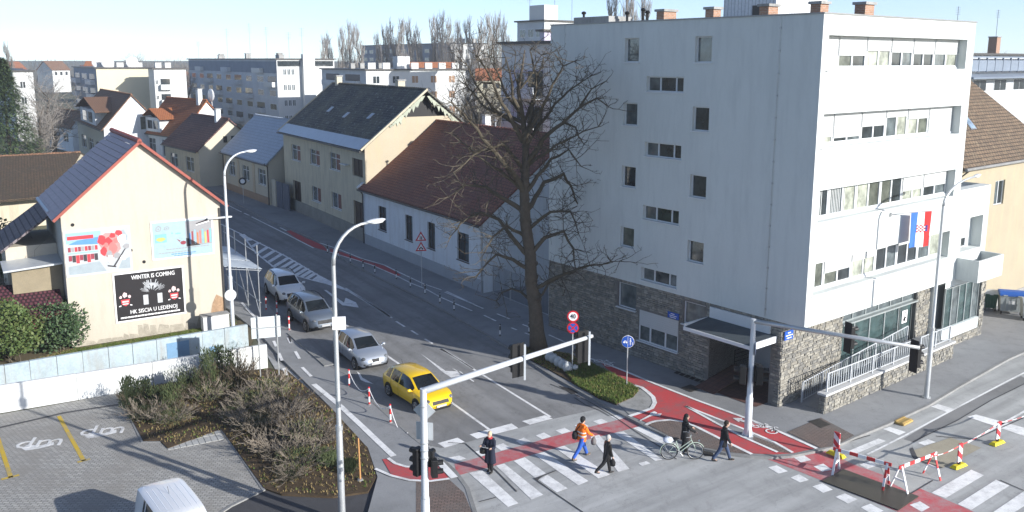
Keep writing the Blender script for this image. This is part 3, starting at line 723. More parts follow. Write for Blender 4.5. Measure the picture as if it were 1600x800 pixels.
mb = MB(); mb.box(-.08, -.05, 7.08, 7.81, 2.86, 3.18); pl = mb.obj('name_plate', M_sign_blue, off)
mb = MB()
for k, (a, b) in enumerate(((.2, .45), (.12, .6), (.15, .55))): mb.box(-.086, -.08, 7.81 - b, 7.81 - a, 3.08 - k * .09, 3.115 - k * .09)
mb.obj('plate_lettering', M_sign_white, pl)
mb = MB(); mb.box(-.06, .05, 1.72, 5.18, 3.36, 4.0); mb.obj('entrance_fascia', M_soff, off)
mb = MB(); mb.slab([(.05, 5.25, 3.42), (.05, 1.45, 3.42), (-1.75, 1.45, 3.25), (-1.75, 5.25, 3.25)], .06)
cn = mb.obj('canopy', mat('canopy_felt', (.07, .085, .095), .7, .3, 2, 14, .3), off)
mb = MB(); mb.box(-1.83, -1.76, 1.4, 5.3, 3.14, 3.30); mb.box(-1.76, .02, 1.37, 1.44, 3.15, 3.45); mb.box(-1.76, .02, 5.26, 5.33, 3.15, 3.45); mb.obj('canopy_edge', M_wfr, cn)
mb = MB(); mb.box(.1, 3.6, 5.2, 5.24, .002, 3.35); mb.box(3.56, 3.62, 1.7, 5.2, .003, 3.35); mb.box(.1, 3.6, 1.66, 1.7, .004, 3.35); mb.obj('entrance_wall', M_soff, off)
window(off, lambda u, d, z: (d, u, z), 1.9, 3.2, .3, 2.6, 3.5, 1, [G_dark], sill=0, name='entrance_door')
M_tile = tiles('entrance_tile', (.16, .085, .07), (.13, .07, .06), (.05, .04, .04), .3, .3, bump=.2, mortar=.01, offset=0)
mb = MB(); mb.poly([(-.75, 1.75, .125), (3.5, 1.72, .125), (3.5, 5.18, .125), (-.75, 5.18, .125)]); mb.obj('entrance_floor', M_tile, off)
mb = MB(); mb.slab([(-1.0, 4.0, .13), (1.9, 4.0, .62), (1.9, 5.15, .62), (-1.0, 5.15, .13)], .05); rmp = mb.obj('entrance_ramp', M_tile, off)
mb = MB()
for k in range(4): mb.tube([(2.0, 5.1, .75 + k * .2), (3.5, 5.1, .75 + k * .2)], .016, 5)
for x in (2.0, 3.4): mb.tube([(x, 5.1, .1), (x, 5.1, 1.4)], .02, 5)
mb.obj('entrance_railing', M_blk, rmp)
# front: rubble, then the glazed shop front
hf = [(5.05, 12.35, .15, 3.75)]
mb = MB(); pierced(mb, TF, .06, OX, 0, ZB, [(5.05, 12.35, .15, 3.75, .3)], SY, .3); mb.obj('stone_front_wall', M_stone_m, off)
mb = MB(); stones(mb, TF, .06, 5.05, 0, ZB, SY, .25, .125); stones(mb, TF, 12.4, OX, 0, ZB, SY, .25, .125)
o = mb.obj('stone_facing', STN, off); o['kind'] = 'stuff'
G_shop = glass('shop_glass', (.045, .075, .075), .04, .9)
M_shopf = mat('shop_frame', (.42, .46, .46), .4, .1, 2, 20, 0, metal=.5)
window(off, TF, 5.05, 12.35, 3.1, 3.75, SY + .22, 6, [G_blue], M_shopf, sill=0, name='shop_transom')
window(off, TF, 5.05, 10.9, .15, 3.02, SY + .22, 4, [G_shop], M_shopf, sill=0, name='shop_window', fw=.06)
dr = window(off, TF, 10.96, 12.3, .15, 3.02, SY + .22, 1, [G_shop], mat('door_frame', (.08, .09, .09), .4, .1), sill=0, name='shop_door', fw=.09)
mb = MB(); mb.box(11.3, 11.85, SY + .19, SY + .205, 1.9, 2.6); st = mb.obj('access_sticker', M_sign_white, dr)
mb = MB(); mb.ball((11.6, SY + .185, 2.5), .05, 1, .1, 1); mb.box(11.55, 11.62, SY + .18, SY + .188, 2.2, 2.45); mb.box(11.55, 11.75, SY + .18, SY + .188, 2.15, 2.22); mb.disc((11.56, SY + .186, 2.1), (0, -1, 0), .12, 14); mb.obj('access_symbol', M_blk, st)
mb = MB(); mb.box(5.05, 12.35, SY - .1, SY + .25, 3.02, 3.1); mb.obj('shop_head', M_shopf, off)
mb = MB(); mb.box(.1, .75, SY - .1, SY - .06, 3.3, 3.72); pl = mb.obj('name_plate', M_sign_blue, off)
mb = MB()
for k, (a, b) in enumerate(((.22, .45), (.08, .6), (.15, .52))): mb.box(.1 + a, .1 + b, SY - .106, SY - .1, 3.6 - k * .12, 3.645 - k * .12)
mb.obj('plate_lettering', M_sign_white, pl)
# access ramp and its walls
w0, w1 = loc(1287, 650), loc(1487, 562); yw = (w0.y + w1.y) / 2
M_cop = mat('white_coping', (.52, .525, .52), .8, .1, 1.5, 15, .1)
rw = thing('ramp_wall', 'low rubble wall with white coping beside the access ramp', 'wall', C_OFF, OFA)
x0, x1 = w0.x, w1.x
mb = MB(); mb.box(x0, x1, yw - .02, yw + .28, 0, .95); mb.obj('wall_core', M_stone_m, rw)
mb = MB(); stones(mb, TF, x0, x1, .1, .95, yw - .02, .24, .12); stones(mb, TL, yw - .02, yw + .28, .1, .95, x0, .2, .12); o = mb.obj('stone_facing', STN, rw); o['kind'] = 'stuff'
mb = MB(); mb.box(x0 - .08, x1 + .1, yw - .1, yw + .36, .95, 1.05); mb.obj('coping', M_cop, rw)
mb = MB()
mb.slab([(x0 + .2, yw + .36, .12), (x1 - 2.2, yw + .36, .95), (x1 - 2.2, SY - .02, .95), (x0 + .2, SY - .02, .12)], .12); mb.box(x1 - 2.2, x1, yw + .36, SY - .02, .1, .95)
mb.obj('ramp_floor', M_path, rw)
M_rail = mat('rail_white', (.50, .52, .54), .4, .1, 2, 20, 0)
M_mesh = mat('rail_panel', (.36, .39, .41), .5, .1, 2, 20, 0)
def railing(name, label, pts, hgt, n, par=None, panel=True, bottom=.12):
    r = thing(name, label, 'railing', C_OFF, OFA)
    a, b = Vector(pts[0]), Vector(pts[1])
    mb = MB(); mb.tube([a + Vector((0, 0, hgt)), b + Vector((0, 0, hgt))], .03, 6); mb.obj('top_rail', M_rail, r)
    mb = MB(); mb.tube([a + Vector((0, 0, bottom)), b + Vector((0, 0, bottom))], .022, 6); mb.obj('bottom_rail', M_rail, r)
    for k in range(n + 1):
        p = a.lerp(b, k / n); mb = MB(); mb.box(p.x - .035, p.x + .035, p.y - .03, p.y + .03, p.z, p.z + hgt - .01); mb.obj('post', M_rail, r)
    if panel:
        for k in range(n):
            p, q = a.lerp(b, k / n), a.lerp(b, (k + 1) / n); mb = MB()
            for j in range(9):
                t0, t1 = (j + .35) / 9, (j + .62) / 9; s_, e_ = p.lerp(q, .04 + .92 * t0), p.lerp(q, .04 + .92 * t1)
                mb.slab([(s_.x, s_.y, s_.z + bottom + .03), (e_.x, e_.y, e_.z + bottom + .03), (e_.x, e_.y, e_.z + hgt - .05), (s_.x, s_.y, s_.z + hgt - .05)], .012)
            mb.obj('infill_panel', M_mesh, r)
    return r
xr0 = loc(1245, 630).x
railing('ramp_railing', 'white panelled railing along the upper side of the access ramp', [(xr0, SY - .35, .1), (x1 - 2.3, SY - .35, .98)], 1.0, 6)
railing('ramp_railing', 'white panelled railing on the low rubble wall, nearer the street', [(x0 + .3, yw + .12, 1.05), (x0 + (x1 - x0) * .66, yw + .12, 1.05)], .85, 4)
railing('ramp_railing', 'short white railing at the far end of the rubble ramp wall', [(x0 + (x1 - x0) * .72, yw + .12, 1.05), (x1 - .2, yw + .12, 1.05)], .85, 2)
# flag on the facade
ua, za = Fac(C_OFF.to_2d(), BU).uz(1391, 335)
fl = thing('flag', 'Croatian tricolour with red and white checkered shield hanging on the office front', 'flag', C_OFF, OFA)
PD = 2.6
fx, fy, fz = loc(1456, 331, za).x, loc(1456, 331, za).y, za + .05
mb = MB(); mb.tube([(ua, 0, za), (fx, min(fy, -.8), fz)], .02, 6); mb.box(ua - .06, ua + .06, -.08, 0.0, za - .1, za + .1); mb.obj('flag_pole', M_metal, fl)
pA, pB = Vector((ua, 0, za)), Vector((fx, min(fy, -.8), fz))
FA, FB = pA.lerp(pB, .50), pA.lerp(pB, 1.0); FH = 1.75
dirf = (FB - FA).normalized(); nf = Vector((dirf.y, -dirf.x, 0)).normalized()
def flagpt(s, t):
    p = FA.lerp(FB, s) + Vector((0, 0, -FH * t)); return p + nf * (.05 * math.sin(s * 9 + t * 2.5) * (.2 + t))
M_fb, M_fw, M_fr = mat('flag_blue', (.05, .16, .52), .8, .08), mat('flag_white', (.78, .78, .78), .8, .05), mat('flag_red', (.62, .03, .03), .8, .08)
for k, (nm, m) in enumerate((('flag_band_blue', M_fb), ('flag_band_white', M_fw), ('flag_band_red', M_fr))):
    mb = MB(); ns, ntt = 6, 14
    for i in range(ns):
        for j in range(ntt):
            f = lambda a, b: tuple(flagpt((k + a / ns) / 3, b / ntt))
            mb.poly([f(i, j + 1), f(i + 1, j + 1), f(i + 1, j), f(i, j)])
    mb.obj(nm, m, fl, True)
mb = MB()
for i in range(5):
    for j in range(5):
        s0, t0 = .33 + i * .075, .37 + j * .042; f = lambda a, b: tuple(flagpt(s0 + a * .075, t0 + b * .042) + nf * .02)
        mb.poly([f(0, 1), f(1, 1), f(1, 0), f(0, 0)], (i + j) % 2)
for i in range(2):
    for j in range(3):
        f = lambda a, b: tuple(flagpt(.71 + i * .06 + a * .055, .39 + j * .06 + b * .055) + nf * .02)
        mb.poly([f(0, 1), f(1, 1), f(1, 0), f(0, 0)], 2)
mb.obj('flag_shield', [M_fr, M_fw, mat('flag_navy', (.02, .04, .2), .8, .1)], fl)
# ---------------------------------------------------------------- lower wing and the cream house beside it
wing = thing('office_wing', 'lower white wing with a boxed balcony between the office block and cream house', 'building', C_OFF, OFA)
WX0, WX1, WY, WZ = OX + .05, 18.3, .35, 8.95
mb = MB(); pierced(mb, TF, WX0, WX1, 3.6, WZ, [(15.2, 17.7, 5.45, 7.3, .6)], WY, .6); mb.box(WX0, WX1, WY + .6, 9, 0, WZ - .2); mb.poly([(WX1, WY, 0), (WX1, 9, 0), (WX1, 9, WZ), (WX1, WY, WZ)]); mb.poly([(WX0, WY, WZ), (WX1, WY, WZ), (WX1, WY + .6, WZ), (WX0, WY + .6, WZ)]); mb.obj('wall', M_wht, wing)
mb = MB(); mb.box(WX0 + .3, WX1, WY + .9, 8.8, WZ - .2, WZ - .12); mb.obj('roof', mat('roof_sheet', (.16, .19, .22), .6, .2), wing)
window(wing, TF, 15.25, 16.9, 5.5, 7.25, WY + .55, 2, [G_room, G_dark], sill=0, shutter=.7)
mb = MB()
mb.box(14.9, 17.9, -.85, -.75, 4.0, 5.2); mb.box(14.9, 15.0, -.75, WY - .01, 4.0, 5.2); mb.box(17.8, 17.9, -.75, WY - .01, 4.0, 5.2); mb.box(15.0, 17.8, -.75, WY - .01, 4.0, 4.12); mb.obj('balcony', M_wht, wing)
window(wing, TF, 14.1, 18.2, 1.25, 3.55, WY + .1, 5, [G_shop, G_blue, G_shop], M_shopf, sill=0, name='glazing')
mb = MB(); mb.box(WX0, WX1, WY - .02, WY + .3, .62, 1.25); mb.obj('parapet_panel', mat('pale_blue_panel', (.58, .63, .64), .6, .1), wing)
mb = MB(); mb.box(WX0, WX1, WY - .02, WY + .3, 0, .62); mb.obj('plinth', M_stone_m, wing)
mb = MB(); stones(mb, TF, WX0, WX1, 0, .62, WY - .02, .36, .17); o = mb.obj('stone_facing', STN, wing); o['kind'] = 'stuff'
mb = MB(); stones(mb, TF, WX1 - .02, WX1 + .5, 0, 3.6, WY - .02, .3, .17); mb.box(WX1, WX1 + .5, WY, WY + .5, 0, 3.6, 2); mb.obj('stone_pier', STN, wing)
ch = thing('cream_house', 'cream rendered house with a steep brown tiled roof at the right edge', 'house', C_OFF, OFA)
M_cream = mat('cream_render', (.38, .33, .24), .88, .1, .7, 10, .2, stain=(.42, .36, .24))
T_brown = tiles('brown_roof_tiles', (.21, .15, .10), (.14, .105, .075), (.04, .032, .028), .34, .26, bump=1.0, lichen=(.28, .235, .16), mortar=.03)
T_dark = tiles('dark_hung_tiles', (.05, .045, .045), (.035, .032, .032), (.012, .012, .012), .3, .2, bump=.9, mortar=.03)
c0 = loc(1541, 441); ce = c0.y
cx = WX1 + .55; CYY = 2.4
cz = zat(1557, 262, (C_OFF.to_2d() + BU * cx + BV * CYY)) - .1
q = C_OFF.to_2d() + BU * cx + BV * CYY
def czz(px, py, x, y): p_ = C_OFF.to_2d() + BU * x + BV * y; return zat(px, py, p_)
mb = MB()
FC = Fac(q, BU)
wz = [FC.uz(1573, 280), FC.uz(1594, 312), FC.uz(1566, 362), FC.uz(1583, 393)]
hh = [(cx + .9, cx + 2.3, wz[1][1], wz[0][1]), (cx + .9, cx + 2.1, wz[3][1], wz[2][1]), (cx + 5, cx + 6.4, wz[1][1], wz[0][1])]
pierced(mb, TF, cx, cx + 14, 0, cz, hh, CYY, .2); mb.poly([(cx, CYY, 0), (cx, CYY, cz), (cx, CYY + 9, cz), (cx, CYY + 9, 0)]); mb.obj('wall', M_cream, ch)
for a, b, c, e in hh: window(ch, TF, a, b, c, e, CYY + .15, 2, [G_blue, G_dark], sill=0)
rz = cz + 5.4
mb = MB(); mb.poly([(cx, CYY, cz), (cx, CYY + 4.6, rz), (cx, CYY + 9.2, cz)][::-1]); mb.obj('tile_hung_gable', T_dark, ch)
mb = MB(); mb.slab([(cx - .1, CYY - .35, cz - .1), (cx + 14, CYY - .35, cz - .1), (cx + 9, CYY + 4.6, rz), (cx - .1, CYY + 4.6, rz)], .12)
rf = mb.obj('roof', T_brown, ch)
mb = MB(); mb.slab([(cx - .1, CYY + 4.6, rz + .001), (cx + 9, CYY + 4.6, rz + .001), (cx + 14, CYY + 9.4, cz), (cx - .1, CYY + 9.4, cz)], .12); mb.obj('rear_slope', T_brown, rf)
mb = MB()
for k in range(24): mb.cyl((cx - .1 + k * .38, CYY + 4.6, rz + .03), (cx + .25 + k * .38, CYY + 4.6, rz + .06), .11, .13, 8)
mb.obj('ridge_tiles', T_brown, rf)
def onroof(u, t): return Vector((cx + u, CYY - .35 + 4.95 * t, cz - .1 + 5.5 * t + .05))
for u0 in (1.7, 4.3):
    a, b, c, e = onroof(u0, .36), onroof(u0 + .75, .36), onroof(u0 + .75, .58), onroof(u0, .58)
    mb = MB(); mb.slab([a, b, c, e], .1); sk = mb.obj('skylight', M_metal, rf)
    mb = MB(); n = (b - a).cross(e - a).normalized() * .01; i = lambda p: p * .9 + (a + b + c + e) * .025 + n
    mb.poly([i(a), i(b), i(c), i(e)]); mb.obj('skylight_pane', glass('skylight_glass', (.25, .33, .42), .08), sk)
mb = MB(); mb.tube([(cx - .1, CYY - .42, cz - .12), (cx + 14, CYY - .42, cz - .12)], .09, 8); mb.obj('gutter', M_kerb, ch)
mb = MB(); mb.tube([(cx + .25, CYY - .42, cz - .2), (cx + .05, CYY - .08, cz - .6), (cx + .05, CYY - .08, .2)], .05, 6); mb.obj('downpipe', M_gutter, ch)
mb = MB(); mb.box(cx + .02, cx + 14, CYY - .05, CYY, 0, .7); mb.obj('plinth', M_conc, ch)
# ================================================================== houses along the street
def V2(p): return Vector((p[0], p[1]))
def house(name, label, P, d, L, W, ze, zr, wallm, roofm, holes=(), u0=0.0, over=.35, vr=None, gable_over=.25, door=(), glassm=None, frame=None, th=.14, cols=2, gholes=(), flat_gable=None, thick_sill=True):
    """ridge parallel to the front; local x along the front, y into the plot"""
    d = V2(d).normalized(); h = thing(name, label, 'house', (P[0], P[1], 0), math.atan2(d.y, d.x))
    vr = W / 2 if vr is None else vr; mb = MB()
    pierced(mb, TF, u0, L, 0, ze, [(*q, .22) for q in list(holes) + list(door)], 0, .22)
    mb.poly([(L, W, 0), (u0, W, 0), (u0, W, ze), (L, W, ze)]); 
    mb.obj('wall', wallm, h)
    for x, fl in ((u0, 1), (L, 0)):
        zt = zr - .05 if flat_gable is None or fl else flat_gable
        k = (zt - ze) / (zr - ze)
        pr = [(0, 0), (W, 0), (W, ze), (W + (vr - W) * k, zt), (vr * k, zt), (0, ze)] if k < .97 else [(0, 0), (W, 0), (W, ze), (vr, zt), (0, ze)]
        mb = MB(); pts = [(x, a, b) for a, b in pr]; mb.poly(pts[::-1] if fl else pts)
        mb.obj('gable_wall', wallm, h)
    sl = (zr - ze) / vr
    mb = MB(); mb.slab([(u0 - gable_over, -over, ze - over * sl + th), (L + gable_over, -over, ze - over * sl + th), (L + gable_over, vr, zr + th), (u0 - gable_over, vr, zr + th)], th)
    rf = mb.obj('roof', roofm, h)
    sl2 = (zr - ze) / (W - vr)
    mb = MB(); mb.slab([(u0 - gable_over, vr, zr + th), (L + gable_over, vr, zr + th), (L + gable_over, W + over, ze - over * sl2 + th), (u0 - gable_over, W + over, ze - over * sl2 + th)], th); mb.obj('rear_slope', roofm, rf)
    mb = MB(); n = int((L - u0 + 2 * gable_over) / .4)
    for k in range(n):
        x = u0 - gable_over + k * (L - u0 + 2 * gable_over) / n; mb.cyl((x, vr, zr + th), (x + .39, vr, zr + th + .02), .11, .13, 7)
    mb.obj('ridge_tiles', roofm, rf)
    mb = MB(); mb.tube([(u0 - gable_over, -over - .06, ze - over * sl + .02), (L + gable_over, -over - .06, ze - over * sl + .02)], .075, 7); mb.obj('gutter', M_gutter, h)
    for q in holes: window(h, TF, *q, .16, cols, glassm or [G_dark, G_blue], frame, sill=.07, transom=.68 if q[3] - q[2] > 1.5 else 0)
    return h, rf
def gv(P, d, u, px, py):
    """depth and height of a pixel on the cross wall that stands at u along the front"""
    d = V2(d).normalized(); q = V2(P) + d * u
    return Fac(q, (-d.y, d.x)).uz(px, py)
T_red = tiles('red_brown_tiles', (.32, .135, .09), (.24, .10, .075), (.08, .04, .032), .32, .27, bump=.9, dirt=(.19, .10, .08), lichen=(.36, .22, .15), mortar=.03)
T_black = tiles('weathered_black_tiles', (.11, .115, .112), (.07, .073, .072), (.012, .012, .012), .36, .3, bump=1, lichen=(.42, .44, .42), dirt=(.16, .15, .11), mortar=.035)
T_slate = tiles('blue_grey_slates', (.36, .42, .50), (.32, .375, .45), (.16, .18, .215), .5, .42, bump=.4, mortar=.02, rough=.5)
T_orange = tiles('orange_tiles', (.40, .15, .06), (.33, .12, .055), (.11, .045, .025), .32, .3, bump=.8, mortar=.03)
T_brownh = tiles('brown_house_tiles', (.27, .15, .09), (.2, .115, .075), (.06, .035, .025), .32, .3, bump=.8, lichen=(.3, .22, .15), mortar=.03)
T_plum = tiles('plum_tiles', (.17, .09, .08), (.12, .066, .062), (.025, .016, .016), .4, .36, bump=.8, mortar=.035, lichen=(.22, .2, .19))
M_wwall = mat('white_house_wall', (.68, .71, .73), .85, .07, .5, 9, .15, stain=(.55, .55, .54))
M_beige = mat('beige_old_wall', (.56, .50, .37), .9, .14, .6, 9, .25, stain=(.36, .32, .25))
M_sand = mat('sand_gable', (.47, .41, .305), .88, .08, .6, 9, .2, stain=(.52, .42, .27))
M_pale = mat('pale_yellow_wall', (.52, .48, .38), .88, .08, .6, 9, .2)
M_wood = mat('dark_wood', (.05, .035, .028), .6, .3, 3, 20, .3)
M_gate = mat('blue_grey_gate', (.10, .12, .16), .6, .2, 2, 15, .1)
# single-storey white house
PB = G(576, 384); QB = G(755, 460); dB = (QB - PB).to_2d().normalized(); LB = (QB - PB).to_2d().length
vB, zB = gv(PB, dB, -1.2, 675, 190)
winB = [(2.2, 3.7, 1.82, 3.84), (7.2, 8.45, 1.82, 3.84), (10.95, 12.15, 1.82, 3.84), (15.45, 17.1, 1.82, 3.84)]
hB, rB = house('white_house', 'long white single storey house with a red brown tiled roof behind the bare tree', PB, dB, LB, 2 * vB, 5.05, zB, M_wwall, T_red, winB, u0=-.9, frame=M_wood, cols=2, over=.4, gable_over=.15)
mb = MB(); mb.box(-.92, LB + .03, -.05, -.002, 0, .95); mb.obj('plinth', mat('grey_plinth', (.36, .38, .40), .9, .1, 1, 12, .2), hB)
mb = MB(); s = (zB - 5.05) / vB
mb.slab([(-1.35, -.42, 5.05 - .42 * s + .24), (-1.0, -.42, 5.05 - .42 * s + .24), (-1.0, vB, zB + .24), (-1.35, vB, zB + .24)], .2); mb.obj('verge_board', M_wfr, rB)
mb = MB(); mb.tube([(LB - .05, -.4, 4.8), (LB - .05, -.1, 4.4), (LB - .05, -.1, .1)], .055, 6); mb.obj('downpipe', M_metal, hB)
mb = MB(); mb.tube([(-.75, -.4, 4.8), (-.75, -.1, 4.4), (-.75, -.1, .1)], .055, 6); mb.obj('downpipe', M_gutter, hB)
chimney(hB, 6.5, vB + 1.0, zB - 1.2, zB + .9, .55, .55, M_wwall)
mb = MB(); mb.cyl((9.5, vB, zB), (9.5, vB, zB + .7), .06); mb.ball((9.5, vB, zB + .7), .16, 1, 1, .6); mb.obj('roof_vent', M_metal, rB)
M_redsh = mat('red_brown_blind', (.16, .06, .05), .5, .2)
# two-storey beige house
PC = G(450, 325); QC = G(574, 382); dC = (QC - PC).to_2d().normalized(); LC = (QC - PC).to_2d().length
vC, zC = gv(PC, dC, LC, 665, 142)
winC = [(2.1, 5.0, 5.5, 7.12), (7.97, 10.8, 5.62, 7.14), (13.6, 16.3, 5.72, 7.3), (8.1, 10.75, 2.0, 3.45), (13.75, 16.3, 2.1, 3.57)]
hC, rC = house('beige_house', 'two storey beige house with weathered black tiled roof and sunlit sand gable', PC, dC, LC, 2 * vC, 8.5, zC, M_beige, T_black, winC, u0=-.6, over=.5, gable_over=.3, door=[(2.2, 4.7, .1, 3.35), (19.3, 21.8, .1, 3.52), (19.27, 21.7, 5.75, 7.3)], flat_gable=8.5 + (zC - 8.5) * .52, glassm=[G_blue, M_redsh])
for ch_ in list(hC.children):
    if ch_.name.startswith('gable_wall'): ch_.data.materials.clear(); ch_.data.materials.append(M_sand)
mb = MB(); z_ = 8.5 + (zC - 8.5) * .5; mb.slab([(LC - .6, vC * .3, z_ - 1.2), (LC - .6, vC * 1.7, z_ - 1.2), (LC - .6, vC * 1.04, zC - .35), (LC - .6, vC * .96, zC - .35)], .05); mb.obj('attic_dark_sheet', M_blk, hC)  # black sheet stands in for the darkness inside the open gable
for q in ((2.2, 4.7, .1, 3.35), (19.3, 21.8, .1, 3.52), (19.27, 21.7, 5.75, 7.3)):
    mb = MB(); mb.box(q[0], q[1], .18, .26, q[2], q[3]); mb.box(q[0] + .15, (q[0] + q[1]) / 2 - .06, .14, .18, q[2] + .1, q[3] - .15); mb.box((q[0] + q[1]) / 2 + .06, q[1] - .15, .14, .18, q[2] + .1, q[3] - .15); mb.obj('door' if q[2] < 1 else 'shutter', M_wood, hC)
s = (zC - 8.5) / vC
mb = MB(); mb.slab([(-.9, -.52, 8.5 - .52 * s + .18), (LC + .3, -.52, 8.5 - .52 * s + .18), (LC + .3, .5, 8.5 + .5 * s + .18), (-.9, .5, 8.5 + .5 * s + .18)], .03); mb.obj('eave_flashing', mat('zinc_sheet', (.50, .54, .58), .45, .12, metal=.3), rC)
mb = MB(); mb.slab([(-1.05, -.52, 8.5 - .52 * s + .24), (-.8, -.52, 8.5 - .52 * s + .24), (-.8, vC, zC + .24), (-1.05, vC, zC + .24)], .2); mb.obj('verge_board', M_sand, rC)
mb = MB(); mb.slab([(LC + .08, -.52, 8.5 - .52 * s + .22), (LC + .34, -.52, 8.5 - .52 * s + .22), (LC + .34, vC, zC + .22), (LC + .08, vC, zC + .22)], .16); mb.obj('verge_board', M_beige, rC)
mb = MB()
for k in range(15):      # torn insulation hanging in the open gable
    t = .42 + .52 * k / 14; yy = vC * t; zz = 8.5 + (zC - 8.5) * t - .05; hgt = rnd.uniform(.3, .9)
    for y_ in (yy, 2 * vC - yy): mb.poly([(LC + .1, y_ - .25, zz - .12), (LC + .1, y_ + .25, zz - .1), (LC + .05, y_ + rnd.uniform(-.1, .1), zz - hgt)])
mb.obj('torn_lining', mat('torn_lining', (.42, .45, .36), .9, .3), rC)
for (x, t) in ((6.2, .42), (11.5, .36), (17.0, .4)):
    y_ = vC * t; z_ = 8.5 + (zC - 8.5) * t + .2; mb = MB(); mb.slab([(x, y_, z_), (x + .7, y_, z_), (x + .7, y_ + .6, z_ + .6 * s), (x, y_ + .6, z_ + .6 * s)], .05); mb.obj('roof_hatch', M_metal, rC)
chimney(hC, 1.0, vC, zC - .4, zC + .9, .6, .6, M_pale); chimney(hC, LC - 6, vC + .3, zC - .4, zC + .75, .7, .7, M_pale)
mb = MB(); mb.box(-.62, LC + .02, -.06, -.002, 0, 1.3); mb.obj('plinth', mat('stained_plinth', (.26, .25, .22), .92, .25, 1, 12, .3), hC)
mb = MB(); mb.box(17.2, 18.7, -.45, -.1, 6.55, 6.62); mb.obj('door_hood', M_wfr, hC)
# grey-blue roofed house
PD = G(352, 295); QD = G(422, 322); dD = (QD - PD).to_2d().normalized(); LD = (QD - PD).to_2d().length
vD, zD = gv(PD, dD, 0, 400, 181)
hD, rD = house('slate_house', 'low pale house with a smooth blue grey roof beyond the beige house', PD, dD, LD, 2 * vD, 4.85, zD, M_pale, T_slate, [(1.95, 4.3, 2.05, 3.75), (6.95, 9.4, 2.0, 3.72), (12.5, 14.9, 2.1, 3.85)], over=.4, glassm=[G_blue, G_blue])
mb = MB(); mb.box(0, LD, -.06, -.002, 0, .9); mb.obj('plinth', mat('brown_plinth', (.33, .24, .17), .9, .15), hD)
for u in (.6, 5.6, 11.0):
    mb = MB(); mb.box(u - .35, u + .35, -.05, -.002, .9, 4.6); mb.obj('pilaster', mat('tan_pilaster', (.50, .42, .30), .9, .1), hD)
mb = MB(); mb.tube([(LD, -.4, 4.7), (LD, -.1, 4.3), (LD, -.1, .1)], .07, 6); mb.tube([(.1, -.4, 4.7), (.1, -.1, 4.3), (.1, -.1, .1)], .07, 6); mb.obj('downpipe', M_gutter, hD)
gt = thing('yard_gate', 'blue grey double gate between the slate roofed house and the beige house', 'gate', (PD.x, PD.y, 0), math.atan2(dD.y, dD.x))
for k in range(2):
    mb = MB(); mb.box(LD + 1.4 + k * 1.9, LD + 3.2 + k * 1.9, .3, .38, .1, 2.9)
    for j in range(4): mb.box(LD + 1.5 + k * 1.9 + j * .42, LD + 1.86 + k * 1.9 + j * .42, .27, .3, .2, 2.8)
    mb.obj('gate_leaf', M_gate, gt)
mb = MB(); mb.box(LD + .1, LD + 1.35, .2, .5, 0, 3.0); mb.obj('gate_pier', M_pale, gt)
# gate and fence between the white house and the office
gt = thing('mesh_gate', 'grey mesh gate behind the tree trunk between white house and office', 'gate', (PB.x, PB.y, 0), math.atan2(dB.y, dB.x))
for k in range(3):
    x = LB + .5 + k * 2.2
    mb = MB()
    for a in ((x, .5, x + 2.1, .5),): 
        mb.tube([(a[0], .5, .1), (a[0], .5, 2.1)], .035, 6); mb.tube([(a[2], .5, .1), (a[2], .5, 2.1)], .035, 6); mb.tube([(a[0], .5, 2.1), (a[2], .5, 2.1)], .03, 6); mb.tube([(a[0], .5, .2), (a[2], .5, .2)], .03, 6)
    mb.obj('gate_frame', M_metal, gt)
    mb = MB()
    for j in range(14): mb.box(x + .08 + j * .145, x + .1 + j * .145, .49, .51, .2, 2.1)
    mb.obj('gate_bars', M_gate, gt)
def by_eaves(eL, eR, z):
    a, b = G(*eL, z), G(*eR, z); d = (b - a).to_2d(); return Vector((a.x, a.y, 0)), d.normalized(), d.length
def far_house(name, label, eL, eR, ze, rp, wallm, roofm, holes, gablem=None, over=.4):
    P, d, L = by_eaves(eL, eR, ze); v, z = gv(P, d, L, *rp)
    h, rf = house(name, label, P, d, L, 2 * v, ze, z, wallm, roofm, [(L * a, L * b, c, e) for a, b, c, e in holes], over=over)
    if gablem:
        for c in h.children:
            if c.name.startswith('gable_wall'): c.data.materials.clear(); c.data.materials.append(gablem)
    return h, rf, L, v, z
hE, rE, LE, vE, zE = far_house('plum_roof_house', 'low house with a plum brown tiled roof and cream gable beyond the slate roof', (257, 222), (310, 234), 4.8, (357, 187), M_beige, T_plum, [(.15, .38, 1.8, 3.6), (.62, .85, 1.8, 3.6)], M_pale)
chimney(hE, LE * .8, vE * .9, zE - .6, zE + 1.2, .7, .6, M_wwall)
for k in range(2):
    mb = MB(); mb.box(LE, LE + .04, vE * (.8 + k * .25), vE * (.92 + k * .25), 5.5, 6.3); mb.obj('gable_window', G_dark, hE)
hF, rF, LF, vF, zF = far_house('orange_roof_house', 'house with a bright orange tiled roof and satellite dish, left of plum roof', (224, 203), (283, 211), 5.6, (322, 158), M_wwall, T_orange, [(.1, .32, 2.2, 4.6), (.5, .72, 2.2, 4.6)], M_wwall)
chimney(hF, LF * .9, vF * .9, zF - .6, zF + 1.6, .7, .6, M_wwall)
dish = lambda par, p, r: (lambda mb: (mb.ball(p, r, 1, .25, 1), mb.tube([Vector(p), Vector(p) - Vector((0, -.1, r * 1.6))], .04, 5), mb.obj('satellite_dish', M_sign_white, par)))(MB())
dish(hF, (LF * 1.0, vF * 1.2, zF + .8), .9)
